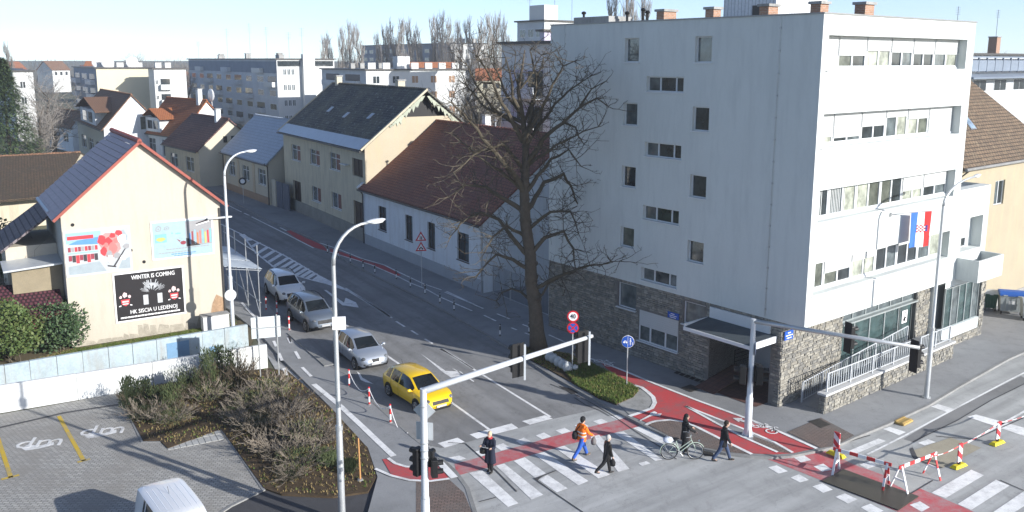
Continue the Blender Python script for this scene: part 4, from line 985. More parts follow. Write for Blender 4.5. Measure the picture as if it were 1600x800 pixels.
# dormer of the orange house
mb = MB(); mb.box(LF * .12, LF * .5, -.2, vF * .6, 5.6, 7.6); dm = mb.obj('dormer', M_wwall, rF)
mb = MB(); mb.slab([(LF * .05, -.6, 7.4), (LF * .31, -.6, 8.8), (LF * .31, vF * .8, 8.8), (LF * .05, vF * .8, 7.4)][::-1], .12); mb.slab([(LF * .31, -.6, 8.8), (LF * .57, -.6, 7.4), (LF * .57, vF * .8, 7.4), (LF * .31, vF * .8, 8.8)][::-1], .12); mb.obj('dormer_roof', T_orange, dm)
mb = MB(); mb.box(LF * .18, LF * .3, -.23, -.2, 6.0, 7.2); mb.box(LF * .33, LF * .45, -.23, -.2, 6.0, 7.2); mb.obj('dormer_window', G_dark, dm)
hG, rG, LG, vG, zG = far_house('brown_roof_house', 'tall house with a hipped brown roof and broad white sunlit gable', (120, 184), (162, 200), 6.2, (205, 149), M_pale, T_brownh, [(.15, .32, 1.8, 3.8), (.42, .6, 1.8, 3.8), (.7, .88, 1.8, 3.8)], M_wwall)
mb = MB(); mb.box(LG, LG + .05, vG * 1.25, vG * 1.5, 5.8, 7.6); mb.obj('gable_window', G_room, hG)
mb = MB(); mb.box(LG * .25, LG * .8, -.25, vG * .5, 6.2, 8.4); dm = mb.obj('dormer', M_wwall, rG)
mb = MB(); mb.slab([(LG * .15, -.6, 8.2), (LG * .52, -.6, 10), (LG * .52, vG * .9, 10), (LG * .15, vG * .9, 8.2)][::-1], .12); mb.slab([(LG * .52, -.6, 10), (LG * .9, -.6, 8.2), (LG * .9, vG * .9, 8.2), (LG * .52, vG * .9, 10)][::-1], .12); mb.obj('dormer_roof', T_brownh, dm)
mb = MB(); mb.box(LG * .35, LG * .5, -.28, -.25, 6.5, 8.0); mb.box(LG * .56, LG * .7, -.28, -.25, 6.5, 8.0); mb.obj('dormer_window', G_dark, dm)
hH, rH, LH, vH, zH = far_house('small_grey_house', 'small pale grey house with a low brown roof by the conifer', (75, 190), (112, 197), 4.6, (128, 176), M_wwall, T_brownh, [(.2, .4, 1.6, 3.2), (.6, .82, 1.6, 3.2)], M_wwall)
# old barn roof at the left edge
T_old = tiles('old_mossy_tiles', (.15, .10, .065), (.10, .075, .05), (.03, .025, .02), .3, .28, bump=1.2, lichen=(.22, .17, .10), dirt=(.07, .06, .045), mortar=.035)
a, b = G(-60, 247, 5.6), G(126, 238, 5.6); c, e = G(-60, 318, 3.0), G(84, 306, 3.0)
br = thing('old_barn', 'low barn with an old mossy tiled roof at the left edge', 'barn', (a.x, a.y, 0))
L_ = lambda p: (p.x - a.x, p.y - a.y, p.z)
bb = b + (b - e) * .8; bb.z = 3.0; ab = a + (a - c) * .8; ab.z = 3.0
mb = MB(); mb.slab([L_(c), L_(e), L_(b), L_(a)], .2); rf = mb.obj('roof', T_old, br)
mb = MB(); mb.slab([L_(a), L_(b), L_(bb), L_(ab)], .2); mb.obj('rear_slope', T_old, rf)
mb = MB()
for k in range(46):
    t = k / 46; p = a.lerp(b, t); q = a.lerp(b, t + .021); mb.cyl(L_(p), (q.x - a.x, q.y - a.y, q.z + rnd.uniform(-.02, .06)), .13, .15, 6)
mb.obj('ridge_tiles', T_brownh, rf)
mb = MB(); q = [L_(c.lerp(a, .1)), L_(e.lerp(b, .1)), L_(bb.lerp(b, .1)), L_(ab.lerp(a, .1))]; mb.prism([(p[0], p[1]) for p in q], 0, 2.9); mb.poly([(q[1][0], q[1][1], 2.9), (q[2][0], q[2][1], 2.9), (L_(b)[0], L_(b)[1], 5.4)]); mb.obj('wall', M_beige, br)
# ================================================================== yellow house with the posters
PI_ = G(113, 543.5); QI = G(354, 505.5); dI = (QI - PI_).to_2d().normalized(); LI = (QI - PI_).to_2d().length
FI = Fac(PI_, dI)
yh = thing('yellow_house', 'pale yellow gable house with three posters on its windowless end wall', 'house', PI_, math.atan2(dI.y, dI.x))
M_yel_w = mat('pale_yellow_render', (.49, .45, .375), .9, .07, .5, 8, .3, stain=(.42, .385, .315))
WI, ZE, ZR = 8.6, 7.45, 11.15
mb = MB(); mb.poly([(0, 0, .0), (LI, 0, .0), (LI, 0, ZE), (LI / 2, 0, ZR), (0, 0, ZE)]); mb.obj('gable_wall', M_yel_w, yh)
mb = MB(); mb.poly([(0, WI, 0), (0, 0, 0), (0, 0, ZE), (0, WI, ZE)]); mb.poly([(LI, 0, 0), (LI, WI, 0), (LI, WI, ZE), (LI, 0, ZE)]); mb.poly([(LI, WI, 0), (0, WI, 0), (0, WI, ZE), (LI / 2, WI, ZR), (LI, WI, ZE)]); mb.obj('wall', mat('grey_side_wall', (.45, .46, .44), .9, .2, 1, 12, .3), yh)
M_scale = mat('bare_brick', (.36, .24, .15), .95, .45, 4, 20, .8)
M_grime = mat('wall_grime', (.36, .33, .27), .95, .35, 2.5, 16, .6)
# eroded plaster along the foot of the wall: irregular flakes standing off the wall
mb = MB(); x = .2
while x < LI - .2:
    w_ = rnd.uniform(.25, .9); h_ = rnd.uniform(.35, .8) * (.55 if x < 3 else 1)
    mb.slab([(x, -.012, .02), (x + w_, -.012, .02), (x + w_ * rnd.uniform(.7, 1), -.012, h_ * rnd.uniform(.6, 1)), (x + w_ * rnd.uniform(.0, .3), -.012, h_)], .01); x += w_ * .93
mb.obj('eroded_plaster', M_grime, yh)
mb = MB(); mb.slab([(LI - .9, -.016, .7), (LI - .15, -.016, .6), (LI - .05, -.016, 1.6), (LI - .5, -.016, 1.9), (LI - .75, -.016, 1.4)], .012); mb.obj('bare_brick', M_scale, yh)
mb = MB()
for (x, z) in ((3.4, 5.15), (4.05, 4.4), (4.6, 6.35), (.55, 6.9)): mb.disc((x, -.01, z), (0, -1, 0), .1, 8)
mb.obj('wall_hole', M_blk, yh)
sl = (ZR - ZE) / (LI / 2); LSL = math.hypot(LI / 2 + .45, (LI / 2 + .45) * sl); NC = 17
M_sheet = mat('violet_grey_tile', (.40, .31, .32), .5, .2, 2, 14, .2)
M_rverge = mat('red_verge', (.30, .085, .065), .6, .15)
YB = WI + .3
for side in (0, 1):
    sg = -1 if side == 0 else 1
    def pt(t, y, up=0.0):      # t from eave to ridge
        x = LI / 2 + sg * (LI / 2 + .45) * (1 - t); z = ZR - (LI / 2 + .45) * sl * (1 - t) + .12 + up
        return (x, y, z)
    for k in range(NC):
        t0, t1 = k / NC, (k + 1.05) / NC; lift = .05
        q = [pt(t0, -.18, lift), pt(t0, YB, lift), pt(min(1, t1), YB, .0), pt(min(1, t1), -.18, .0)]
        mb = MB(); mb.slab(q if side else q[::-1], .035); mb.obj('roof_course', M_sheet, yh)
    q = [pt(0, -.34, .1), pt(0, -.16, .1), pt(1, -.16, .1), pt(1, -.34, .1)]
    mb = MB(); mb.slab(q if side else q[::-1], .15); mb.obj('verge_trim', M_rverge, yh)
mb = MB()
for k in range(22): mb.cyl((LI / 2, -.3 + k * .42, ZR + .16), (LI / 2, .1 + k * .42, ZR + .19), .13, .15, 8)
mb.obj('ridge_tiles', M_rverge, yh)
mb = MB(); mb.slab([(-.42, 2.6, 7.28), (-.42, YB, 7.28), (-.28, YB, 7.32), (-.28, 2.6, 7.32)], .05); mb.obj('snow_guard', M_alu, yh)
mb = MB(); mb.tube([(LI - .06, -.06, ZE - .3), (LI - .06, -.06, .1)], .05, 6); mb.obj('downpipe', M_gutter, yh)
mb = MB(); mb.box(LI - .8, LI + .6, -.3, -.05, 6.55, 6.62); mb.obj('cable_bracket', M_wfr, yh)
# lower annex, lean-to and red porch on the shaded side
M_tcorr = tiles('annex_tiles', (.22, .19, .20), (.17, .15, .16), (.06, .05, .055), .3, .35, bump=1, mortar=.04)
mb = MB(); mb.box(-2.6, -.02, 3.2, 8.2, 0, 5.4); an = mb.obj('annex', M_yel_w, yh)
mb = MB(); mb.slab([(-2.9, 2.9, 5.25), (-.05, 2.9, 7.3), (-.05, 8.6, 7.3), (-2.9, 8.6, 5.25)], .12); mb.obj('annex_roof', M_tcorr, an)
mb = MB(); mb.slab([(-2.9, .9, 4.55), (-.02, .9, 4.7), (-.02, 3.3, 4.8), (-2.9, 3.3, 4.65)], .1); mb.obj('lean_to_roof', M_alu, an); mb = MB(); mb.box(-2.5, -.03, 1.3, 3.1, 0, 4.5); mb.obj('lean_to', mat('lean_to_shade_brown', (.26, .22, .15), .9, .2), an)  # lean-to wall: cream with its shade painted in as brown
mb = MB(); mb.slab([(-4.6, -.6, 2.35), (-.25, -.6, 2.35), (-.25, 2.2, 3.5), (-4.6, 2.2, 3.5)], .1)
po = mb.obj('porch_roof', tiles('purple_red_tiles', (.14, .05, .06), (.11, .04, .055), (.03, .015, .02), .22, .3, bump=1.4, mortar=.05), yh)
mb = MB(); mb.box(-4.5, -.3, -.45, -.38, 1.5, 2.25); mb.obj('porch_fascia', mat('dark_red_board', (.13, .025, .03), .6, .2), po)
mb = MB(); mb.box(-4.4, -3.6, -.3, 2, 0, 2.3); mb.obj('porch_wall', M_wwall, po)
# posters --------------------------------------------------------
def poster(name, label, px0, px1):
    u0, z1 = FI.uz(*px0); u1, z0 = FI.uz(*px1)
    t = thing(name, label, 'poster', PI_, math.atan2(dI.y, dI.x)); t['box'] = 0; del t['box']
    return t, u0, u1, z0, z1
def ink(name, par, u0, u1, z0, z1, shapes, m, y=-.055):
    """flat print; shapes in 0..1 of the sheet"""
    for grp in ([[s_] for s_ in shapes] if name == 'print_figure' else [shapes]):
        mb = MB()
        for s_ in grp: mb.poly([(u0 + (u1 - u0) * a, y, z0 + (z1 - z0) * b) for a, b in s_])
        mb.obj(name, m, par)
def rc(a, b, c, e): return [(a, c), (b, c), (b, e), (a, e)]
def bl(cx, cy, r, ar=1.0, n=9, seed=0):
    q = random.Random(seed); return [(cx + r * math.cos(6.283 * k / n) * q.uniform(.75, 1.15), cy + r * ar * math.sin(6.283 * k / n) * q.uniform(.75, 1.15)) for k in range(n)]
def board(par, u0, u1, z0, z1, m, border=.07):
    mb = MB(); mb.box(u0, u1, -.045, -.004, z0, z1); s_ = mb.obj('sheet', M_sign_white, par)
    mb = MB(); mb.box(u0 + border, u1 - border, -.049, -.046, z0 + border, z1 - border); mb.obj('print_ground', m, par)
ck = lambda n, c: mat(n, c, .7, .12, 3, 20, 0)
I_red, I_dred, I_pink, I_blue, I_sky, I_grey, I_dk, I_teal, I_yg, I_or = ck('ink_red', (.55, .05, .06)), ck('ink_dark_red', (.26, .05, .07)), ck('ink_pink', (.45, .17, .16)), ck('ink_blue', (.10, .25, .52)), ck('ink_sky', (.26, .42, .55)), ck('ink_grey', (.30, .30, .31)), ck('ink_dark', (.05, .045, .05)), ck('ink_teal', (.20, .42, .46)), ck('ink_yellow_green', (.45, .48, .14)), ck('ink_orange', (.5, .18, .08))
# hockey poster
t, u0, u1, z0, z1 = poster('hockey_poster', 'faded ice hockey poster with red and white players, upper left on the wall', (98, 362), (207, 421))
board(t, u0, u1, z0, z1, ck('ink_ice', (.42, .45, .47)), .05)
A_ = (u0, u1, z0, z1)
ink('print_blue', t, *A_, [rc(.03, .55, .72, .95)], I_sky, -.053); ink('print_blue', t, *A_, [[(.05, .70), (.5, .66), (.52, .82), (.2, .78)]], I_blue, -.056)
ink('print_red', t, *A_, [rc(.05, .44, .80, .88)], I_red, -.060)
for k in range(9): ink('print_block', t, *A_, [rc(.05 + k * .05, .09 + k * .05, .54, .64)], (I_dred, I_grey, I_red)[k % 3], -.060)
for k in range(8): ink('print_block', t, *A_, [rc(.05 + k * .055, .10 + k * .055, .34 - (k % 3) * .03, .46)], (I_dred, I_dk, I_red)[k % 3], -.060)
ink('print_stripe', t, *A_, [rc(.04, .5, .49, .52)], I_sky, -.060)
I_haze = ck('ink_pale_pink', (.40, .25, .24)); I_ice2 = ck('ink_ice_shadow', (.30, .35, .38))
ink('print_wash', t, *A_, [[(.04, .04), (.6, .04), (.5, .28), (.04, .22)], [(.78, .06), (.97, .05), (.97, .3), (.85, .25)]], I_ice2, -.052)
ink('print_wash', t, *A_, [bl(.68, .62, .17, 1.7, 13, 41)], I_haze, -.058)
ink('print_wash', t, *A_, [bl(.86, .78, .10, 1.6, 11, 42)], I_ice2, -.057)
ink('print_figure', t, *A_, [bl(.56, .74, .07, 1.7, 9, 1), bl(.66, .7, .06, 1.6, 9, 2), bl(.73, .82, .05, 1.3, 9, 3), bl(.83, .86, .06, 1.2, 9, 4), bl(.58, .48, .05, 2.2, 9, 5)], I_red, -.062)
ink('print_figure', t, *A_, [bl(.72, .54, .07, 1.9, 10, 6), bl(.62, .62, .04, 1.6, 9, 7), bl(.78, .7, .05, 1.4, 9, 8)], I_pink, -.065)
ink('print_figure', t, *A_, [bl(.66, .42, .05, 1.6, 8, 9), bl(.78, .36, .06, 1.2, 8, 10), bl(.93, .55, .06, 1.0, 8, 11), bl(.66, .26, .025, 1.8, 8, 12)], I_grey, -.067)
ink('print_figure', t, *A_, [bl(.87, .72, .07, 1.8, 9, 13), bl(.67, .3, .045, 2.2, 9, 14), bl(.86, .3, .05, 1.3, 9, 15)], M_sign_white, -.069)
ink('print_stick', t, *A_, [[(.70, .12), (.73, .12), (.92, .5), (.90, .5)], [(.62, .14), (.75, .1), (.75, .13), (.62, .17)]], I_dk, -.071)
# shop poster
t, u0, u1, z0, z1 = poster('shop_poster', 'pale blue angling shop poster with shelves and fish, upper right on the wall', (234, 347), (335, 396))
board(t, u0, u1, z0, z1, ck('ink_pale_blue', (.32, .43, .47)), .08); A_ = (u0, u1, z0, z1)
ink('print_grey', t, *A_, [[(.55, .26), (.98, .30), (.98, .96), (.55, .93)]], I_grey, -.053); ink('print_shelf', t, *A_, [[(.74, .8), (.95, .9), (.95, .97), (.72, .86)]], I_dk, -.056); ink('print_tube', t, *A_, [[(.72, .80), (.94, .88), (.94, .91), (.72, .83)]], M_sign_white, -.058)
for k, m in enumerate((I_blue, I_dred, I_sky, I_or, I_pink, I_teal, I_yg, I_red, I_teal)):
    x = .60 + k * .042; ink('print_goods', t, *A_, [rc(x, x + .026, .32, .62 + .04 * (k % 3))], m, -.058)
ink('print_counter', t, *A_, [[(.55, .28), (.78, .28), (.6, .48), (.55, .5)]], I_dk, -.058)
ink('print_fish', t, *A_, [bl(.50, .38, .055, 1.0, 9, 21), [(.44, .42), (.4, .5), (.46, .44)]], I_dred, -.060)
ink('print_panel', t, *A_, [rc(.06, .24, .44, .66)], I_teal, -.056); ink('print_lure', t, *A_, [bl(.15, .53, .07, .8, 9, 22)], I_yg, -.060)
ink('print_boat', t, *A_, [bl(.42, .64, .05, .5, 8, 23), bl(.33, .66, .02, 1, 7, 24)], I_teal, -.058)
for cx_, ar in ((.12, 1.5), (.25, 1.0)):
    o_ = bl(cx_, .80, .05, ar, 12, 25); i_ = [(cx_ + (a - cx_) * .7, .80 + (b - .80) * .7) for a, b in o_]
    ink('print_logo', t, *A_, [[o_[k], o_[(k + 1) % 12], i_[(k + 1) % 12], i_[k]] for k in range(12)] + [bl(cx_, .8, .015, ar, 7, 26)], I_grey, -.058)
for k, (a, b, c) in enumerate(((.22, .93, .235), (.1, .62, .15), (.3, .72, .10), (.34, .66, .05))):
    ink('print_line', t, *A_, [rc(a + j * .05, min(b, a + j * .05 + .042), c, c + .022) for j in range(int((b - a) / .05))], I_blue if k > 1 else I_grey, -.058)
# black poster with lettering
t, u0, u1, z0, z1 = poster('event_poster', 'black ice hockey poster reading WINTER IS COMING, lowest of the three', (175, 428), (291, 489))
board(t, u0, u1, z0, z1, ck('ink_black', (.018, .016, .018)), .09); A_ = (u0, u1, z0, z1); wd, hg = u1 - u0, z1 - z0
RX = (math.pi / 2, 0, 0)
def words(body, cxf, czf, size, sx, m=M_sign_white):
    o_ = text_part('lettering', body, size, m, t, (u0 + wd * cxf, -.056, z0 + hg * czf), RX, sx); 
    o2 = o_.copy(); COL.objects.link(o2); o2.location.x += size * .02; o2.location.y -= .002; return o_
words('WINTER IS COMING', .56, .875, .35, .74); words('HK SISCIA U LEDENOJ', .54, .185, .33, .80)
ink('small_print', t, *A_, [rc(.07 + k * .047, .11 + k * .047, .075, .105) for k in range(18)], M_sign_white, -.056)
q = random.Random(5)
sh = []
for k in range(26):       # plain fan of grey strokes in the middle
    a = math.pi * (.1 + .8 * k / 25); r0, r1 = q.uniform(.05, .12), q.uniform(.18, .27); cx_, cy_ = .53, .52
    x0_, y0_, x1_, y1_ = cx_ + r0 * math.cos(a), cy_ + r0 * 1.5 * math.sin(a), cx_ + r1 * math.cos(a) * .75, cy_ + r1 * 1.1 * math.sin(a)
    sh.append([(x0_ - .005, y0_), (x0_ + .005, y0_), (x1_ + .006, y1_), (x1_ - .006, y1_)])
sh += [rc(.40, .47, .30, .5), rc(.6, .67, .30, .5)]
ink('print_shape', t, *A_, sh, ck('ink_light_grey', (.45, .47, .49)), -.054)
for cx_ in (.15, .84):
    ink('emblem_shield', t, *A_, [[(cx_ - .06, .46), (cx_ + .06, .46), (cx_ + .055, .37), (cx_, .32), (cx_ - .055, .37)]], I_red, -.054)
    ink('emblem_head', t, *A_, [bl(cx_, .55, .035, 1.6, 10, 31), bl(cx_ - .06, .51, .02, 1.6, 8, 32), bl(cx_ + .06, .51, .02, 1.6, 8, 33), rc(cx_ - .045, cx_ + .045, .40, .43), rc(cx_ - .04, cx_ + .04, .355, .38)], ck('ink_blush', (.72, .55, .54)), -.057)
    ink('emblem_stick', t, *A_, [[(cx_ - .09, .32), (cx_ - .06, .33), (cx_ - .06, .35), (cx_ - .09, .34)], [(cx_ + .09, .32), (cx_ + .06, .33), (cx_ + .06, .35), (cx_ + .09, .34)]], M_sign_white, -.057)
# ================================================================== blocks of flats and roofs beyond
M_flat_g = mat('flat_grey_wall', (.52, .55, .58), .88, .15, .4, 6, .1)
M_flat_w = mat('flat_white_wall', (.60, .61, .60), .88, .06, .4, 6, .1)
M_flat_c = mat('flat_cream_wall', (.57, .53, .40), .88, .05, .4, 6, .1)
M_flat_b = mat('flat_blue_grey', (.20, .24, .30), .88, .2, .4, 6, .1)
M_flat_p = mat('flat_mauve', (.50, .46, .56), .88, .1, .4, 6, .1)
M_brownsh = mat('brown_shutter', (.32, .20, .12), .6, .15)
def swin(par, T, u0, u1, z0, z1, m=None, fr=None):
    mb = MB(); tbox(mb, T, u0, u1, -.05, .02, z0, z1); w_ = mb.obj('window', fr or M_wfr, par)
    mb = MB(); k = .12 * (u1 - u0); tbox(mb, T, u0 + .1, (u0 + u1) / 2 - .05, -.07, -.045, z0 + .1, z1 - .1); tbox(mb, T, (u0 + u1) / 2 + .05, u1 - .1, -.07, -.045, z0 + .1, z1 - .1); mb.obj('pane', m or G_dark, w_)
def balc(par, T, u0, u1, z0, m=None):
    mb = MB(); tbox(mb, T, u0, u1, -1.0, -.92, z0, z0 + 1.0); tbox(mb, T, u0, u1, -.92, .0, z0 - .12, z0); tbox(mb, T, u0, u0 + .08, -.92, 0, z0, z0 + 1); tbox(mb, T, u1 - .08, u1, -.92, 0, z0, z0 + 1); b_ = mb.obj('balcony', m or M_flat_g, par)
    mb = MB(); tbox(mb, T, u0 + .15, u1 - .15, -.02, .01, z0 + .05, z0 + 2.2); mb.obj('balcony_door', G_dark, b_)
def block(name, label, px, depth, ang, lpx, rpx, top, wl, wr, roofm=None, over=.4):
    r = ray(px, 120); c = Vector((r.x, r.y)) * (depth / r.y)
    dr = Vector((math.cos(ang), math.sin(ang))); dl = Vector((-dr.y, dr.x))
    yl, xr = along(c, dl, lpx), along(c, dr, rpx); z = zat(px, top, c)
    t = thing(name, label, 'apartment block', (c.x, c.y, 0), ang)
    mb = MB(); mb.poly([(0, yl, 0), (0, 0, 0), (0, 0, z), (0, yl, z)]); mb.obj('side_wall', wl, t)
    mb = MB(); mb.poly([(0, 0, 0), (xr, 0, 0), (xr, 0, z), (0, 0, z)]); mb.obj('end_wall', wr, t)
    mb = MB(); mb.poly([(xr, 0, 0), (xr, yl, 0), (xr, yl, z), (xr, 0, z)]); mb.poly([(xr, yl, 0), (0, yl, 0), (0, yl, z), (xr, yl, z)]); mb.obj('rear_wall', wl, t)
    mb = MB(); mb.box(-over, xr + over, -over, yl + over, z, z + .25); mb.obj('roof', roofm or M_gutter, t)
    return t, yl, xr, z
def aerial(par, x, y, z, h):
    mb = MB(); mb.tube([(x, y, z), (x, y, z + h)], .03, 4)
    for k in range(5): mb.box(x - .6, x + .6, y - .01, y + .01, z + h * (.75 + .055 * k), z + h * (.75 + .055 * k) + .025)
    mb.obj('aerial', M_gutter, par)
GA = R(34)
# grey flats
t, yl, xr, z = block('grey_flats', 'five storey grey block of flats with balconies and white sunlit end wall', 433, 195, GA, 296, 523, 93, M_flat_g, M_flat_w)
mb = MB(); tbox(mb, TL, 0.3, yl - .3, -.08, .0, z - 3.0, z - .4); mb.obj('loggia_band', M_flat_b, t)
n = 9
for fl in range(5):
    zf = z - 2.9 - fl * 3.0
    for k in range(n):
        u = yl * (k + .12) / n; w_ = yl * .62 / n
        if (k + fl) % 3 == 1: balc(t, TL, u - .3, u + w_ + .3, zf, (M_flat_g, M_flat_w, M_flat_b)[(k + fl) % 2])
        else: swin(t, TL, u, u + w_ * .8, zf + .8, zf + 2.2, (G_dark, G_blue, G_dark)[(k * 3 + fl) % 3])
xs = xr * .34
for fl in range(4):
    zf = z - 3.2 - fl * 3.4
    for k in range(3): swin(t, TF, xr * .10 + k * xr * .07, xr * .16 + k * xr * .07, zf - .2, zf + 1.2, G_blue)
    for k in range(2): swin(t, TF, xr * .46 + k * xr * .06, xr * .51 + k * xr * .06, zf, zf + .8, G_dark, M_flat_g)
mb = MB(); mb.box(xr * .42, xr * .62, -1.2, 0, 0, z + 1.2); mb.obj('stair_tower', M_flat_w, t)
mb = MB(); mb.box(.2, xr * .4, -.06, 0, z - 1.5, z - .3); mb.box(xr * .64, xr - .3, -.06, 0, z - 1.5, z - .3); mb.obj('top_glazing', G_dark, t)
for k in range(9): chimney(t, xr * .2 + (k % 3) * 2.5, yl * (k + .6) / 9.5, z, z + 1.0 + .4 * (k % 2), 1.2, 1.0, M_conc)
for x, y, h in ((2, yl * .95, 5), (3, yl * .62, 8), (5, yl * .45, 9), (3, yl * .2, 7.5), (xr * .3, 3, 6), (xr * .5, 2, 7)): aerial(t, x, y, z, h)
# cream flats
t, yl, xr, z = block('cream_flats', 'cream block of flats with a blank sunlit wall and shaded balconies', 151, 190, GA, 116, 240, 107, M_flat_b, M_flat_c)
for fl in range(4):
    for k in range(3):
        zf = z - 3.4 - fl * 3.1
        (balc if (k % 2 == 0) else lambda p, T, a, b, c: swin(p, T, a, b, c + .8, c + 2.2))(t, TL, yl * (.08 + k * .32), yl * (.3 + k * .32), zf)
for x, y in ((2, yl * .3), (xr * .25, 3), (xr * .7, 4)): dish(t, (x, y, z + 1.2), 1.3)
for k in range(5): chimney(t, xr * (.15 + .17 * k), 5, z, z + 1.2, 1.4, 1, M_flat_w)
t2, yl, xr, z = block('white_balcony_flats', 'narrow white flats with small balconies joined to the cream block', 241, 186, GA, 232, 291, 108, M_flat_w, M_flat_w)
for fl in range(4):
    balc(t2, TF, xr * .16, xr * .5, z - 4.2 - fl * 3.2, M_flat_w); swin(t2, TF, xr * .02, xr * .12, z - 3.2 - fl * 3.2, z - 2.2 - fl * 3.2)
for k in range(2): chimney(t2, xr * (.2 + .3 * k), 2, z, z + 1.3, 1.2, 1, M_flat_w)
# white flats right of centre
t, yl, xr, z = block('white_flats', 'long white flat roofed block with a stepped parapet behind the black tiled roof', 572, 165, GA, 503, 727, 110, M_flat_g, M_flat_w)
for fl in range(3):
    zf = z - 3.0 - fl * 3.0
    for k in range(2): balc(t, TL, yl * (.12 + .45 * k), yl * (.45 + .45 * k), zf, M_flat_g)
    for k in range(5): swin(t, TF, xr * (.06 + .19 * k), xr * (.13 + .19 * k), zf + .5, zf + 2.0, M_brownsh if k in (2, 3, 4) else G_dark)
for k in range(7): 
    mb = MB(); mb.box(xr * (.02 + .14 * k), xr * (.09 + .14 * k), -.1, .3, z + .25, z + 1.4); mb.obj('parapet_block', M_flat_w, t)
mb = MB(); mb.box(xr * .33, xr * .45, 1, 3, z, z + 2.6); mb.obj('lift_house', M_flat_w, t)
for k in range(4): chimney(t, 2 + k * 2, yl * .5, z, z + 1.2, .9, .9, M_conc)
# darker block far behind
t, yl, xr, z = block('dark_far_flats', 'long dark grey block far behind the bare poplars', 700, 330, GA, 566, 708, 68, M_flat_b, M_flat_b)
for fl in range(5):
    for k in range(12): swin(t, TL, yl * (.02 + .082 * k), yl * (.07 + .082 * k), z - 3.4 - fl * 3.2, z - 1.8 - fl * 3.2, (G_dark, G_blue)[(k + fl) % 2], M_flat_g)
t, yl, xr, z = block('pale_far_flats', 'pale far block of flats between the poplars', 702, 300, R(14), 698, 762, 68, M_flat_g, M_flat_w)
for fl in range(6):
    for k in range(5): swin(t, TF, xr * (.05 + .19 * k), xr * (.15 + .19 * k), z - 3.4 - fl * 3.2, z - 1.8 - fl * 3.2, (G_dark, M_brownsh)[k % 2])
for k in range(6): chimney(t, xr * (.1 + .15 * k), 3, z, z + 1.6, 1.4, 1, M_flat_w)
# mauve flats beside the office and the tower behind
t, yl, xr, z = block('mauve_flats', 'mauve and white flats with dark balconies just left of the office', 862, 78, OFA, 784, 890, 68, M_flat_w, M_flat_w)
for fl in range(4):
    zf = z - 4.6 - fl * 3.2; u0_, u1_ = yl * .16, yl * .80
    mb = MB(); tbox(mb, TL, u0_, u1_, -.03, .0, zf, zf + 2.3); lg = mb.obj('loggia', M_flat_p, t)
    mb = MB(); tbox(mb, TL, u0_, yl * .45, -.06, -.03, zf, zf + 2.2); mb.obj('loggia_glazing', G_dark, lg)
    mb = MB(); tbox(mb, TL, u0_, u1_, -1.2, -1.1, zf - .2, zf + .8); tbox(mb, TL, u0_, u1_, -1.1, 0, zf - .3, zf - .2); mb.obj('balcony', (M_flat_g, M_flat_w)[fl % 2], t)
    swin(t, TL, yl * .52, yl * .68, zf + .5, zf + 2.0, G_dark)
t, yl, xr, z = block('tower_flats', 'taller grey flats with a roof box rising behind the office', 850, 150, OFA, 808, 900, 33, M_flat_g, M_flat_w)
for fl in range(4):
    for k in range(3): swin(t, TL, yl * (.08 + .3 * k), yl * (.3 + .3 * k), z - 2.6 - fl * 3.0, z - 1.2 - fl * 3.0, (G_blue, G_dark)[(k + fl) % 2])
mb = MB(); mb.box(.2, 3.2, .3, 4.2, z, z + 2.7); mb.obj('lift_house', M_flat_w, t)
for x, y, h in ((1, yl * .7, 4.5), (4, 2, 7), (8, 2, 7)): aerial(t, x, y, z, h)
t, yl, xr, z = block('low_mauve_annex', 'small mauve stair head between the tower flats and office', 850, 110, OFA, 843, 880, 49, M_flat_p, M_flat_p)
t, yl, xr, z = block('terrace_flats', 'flats with a dark blue balcony railing above the brown roof at right', 1500, 105, OFA, 1480, 1680, 86, M_flat_w, M_flat_g)
mb = MB(); mb.box(.3, xr, -.9, -.8, z - 1.9, z - .6)
for k in range(16): mb.box(.3 + xr * k / 16, .42 + xr * k / 16, -.95, -.75, z - 2.0, z - .2)
mb.box(.2, xr, -1, -.7, z - .3, z - .15); mb.obj('railing', M_flat_b, t)
for k in range(5): swin(t, TF, xr * (.1 + .16 * k), xr * (.2 + .16 * k), z - 4.4, z - 2.9, G_dark)
mb = MB(); mb.slab([(0, -1.6, z - 2.6), (xr, -1.6, z - 2.6), (xr, 0, z - 2.2), (0, 0, z - 2.2)], .2); mb.obj('awning', M_flat_b, t)
for x in (xr * .18, xr * .5): chimney(t, x, 4, z, z + 2.4, 1.1, 1.1, M_brick); aerial(t, x + .3, 4, z + 2, 4)
t, yl, xr, z = block('left_edge_flats', 'pale flats behind the conifer at the left edge', 20, 170, GA, -60, 52, 112, M_flat_g, M_flat_w)
for fl in range(3): swin(t, TF, xr * .3, xr * .6, z - 3.2 - fl * 3, z - 1.8 - fl * 3)
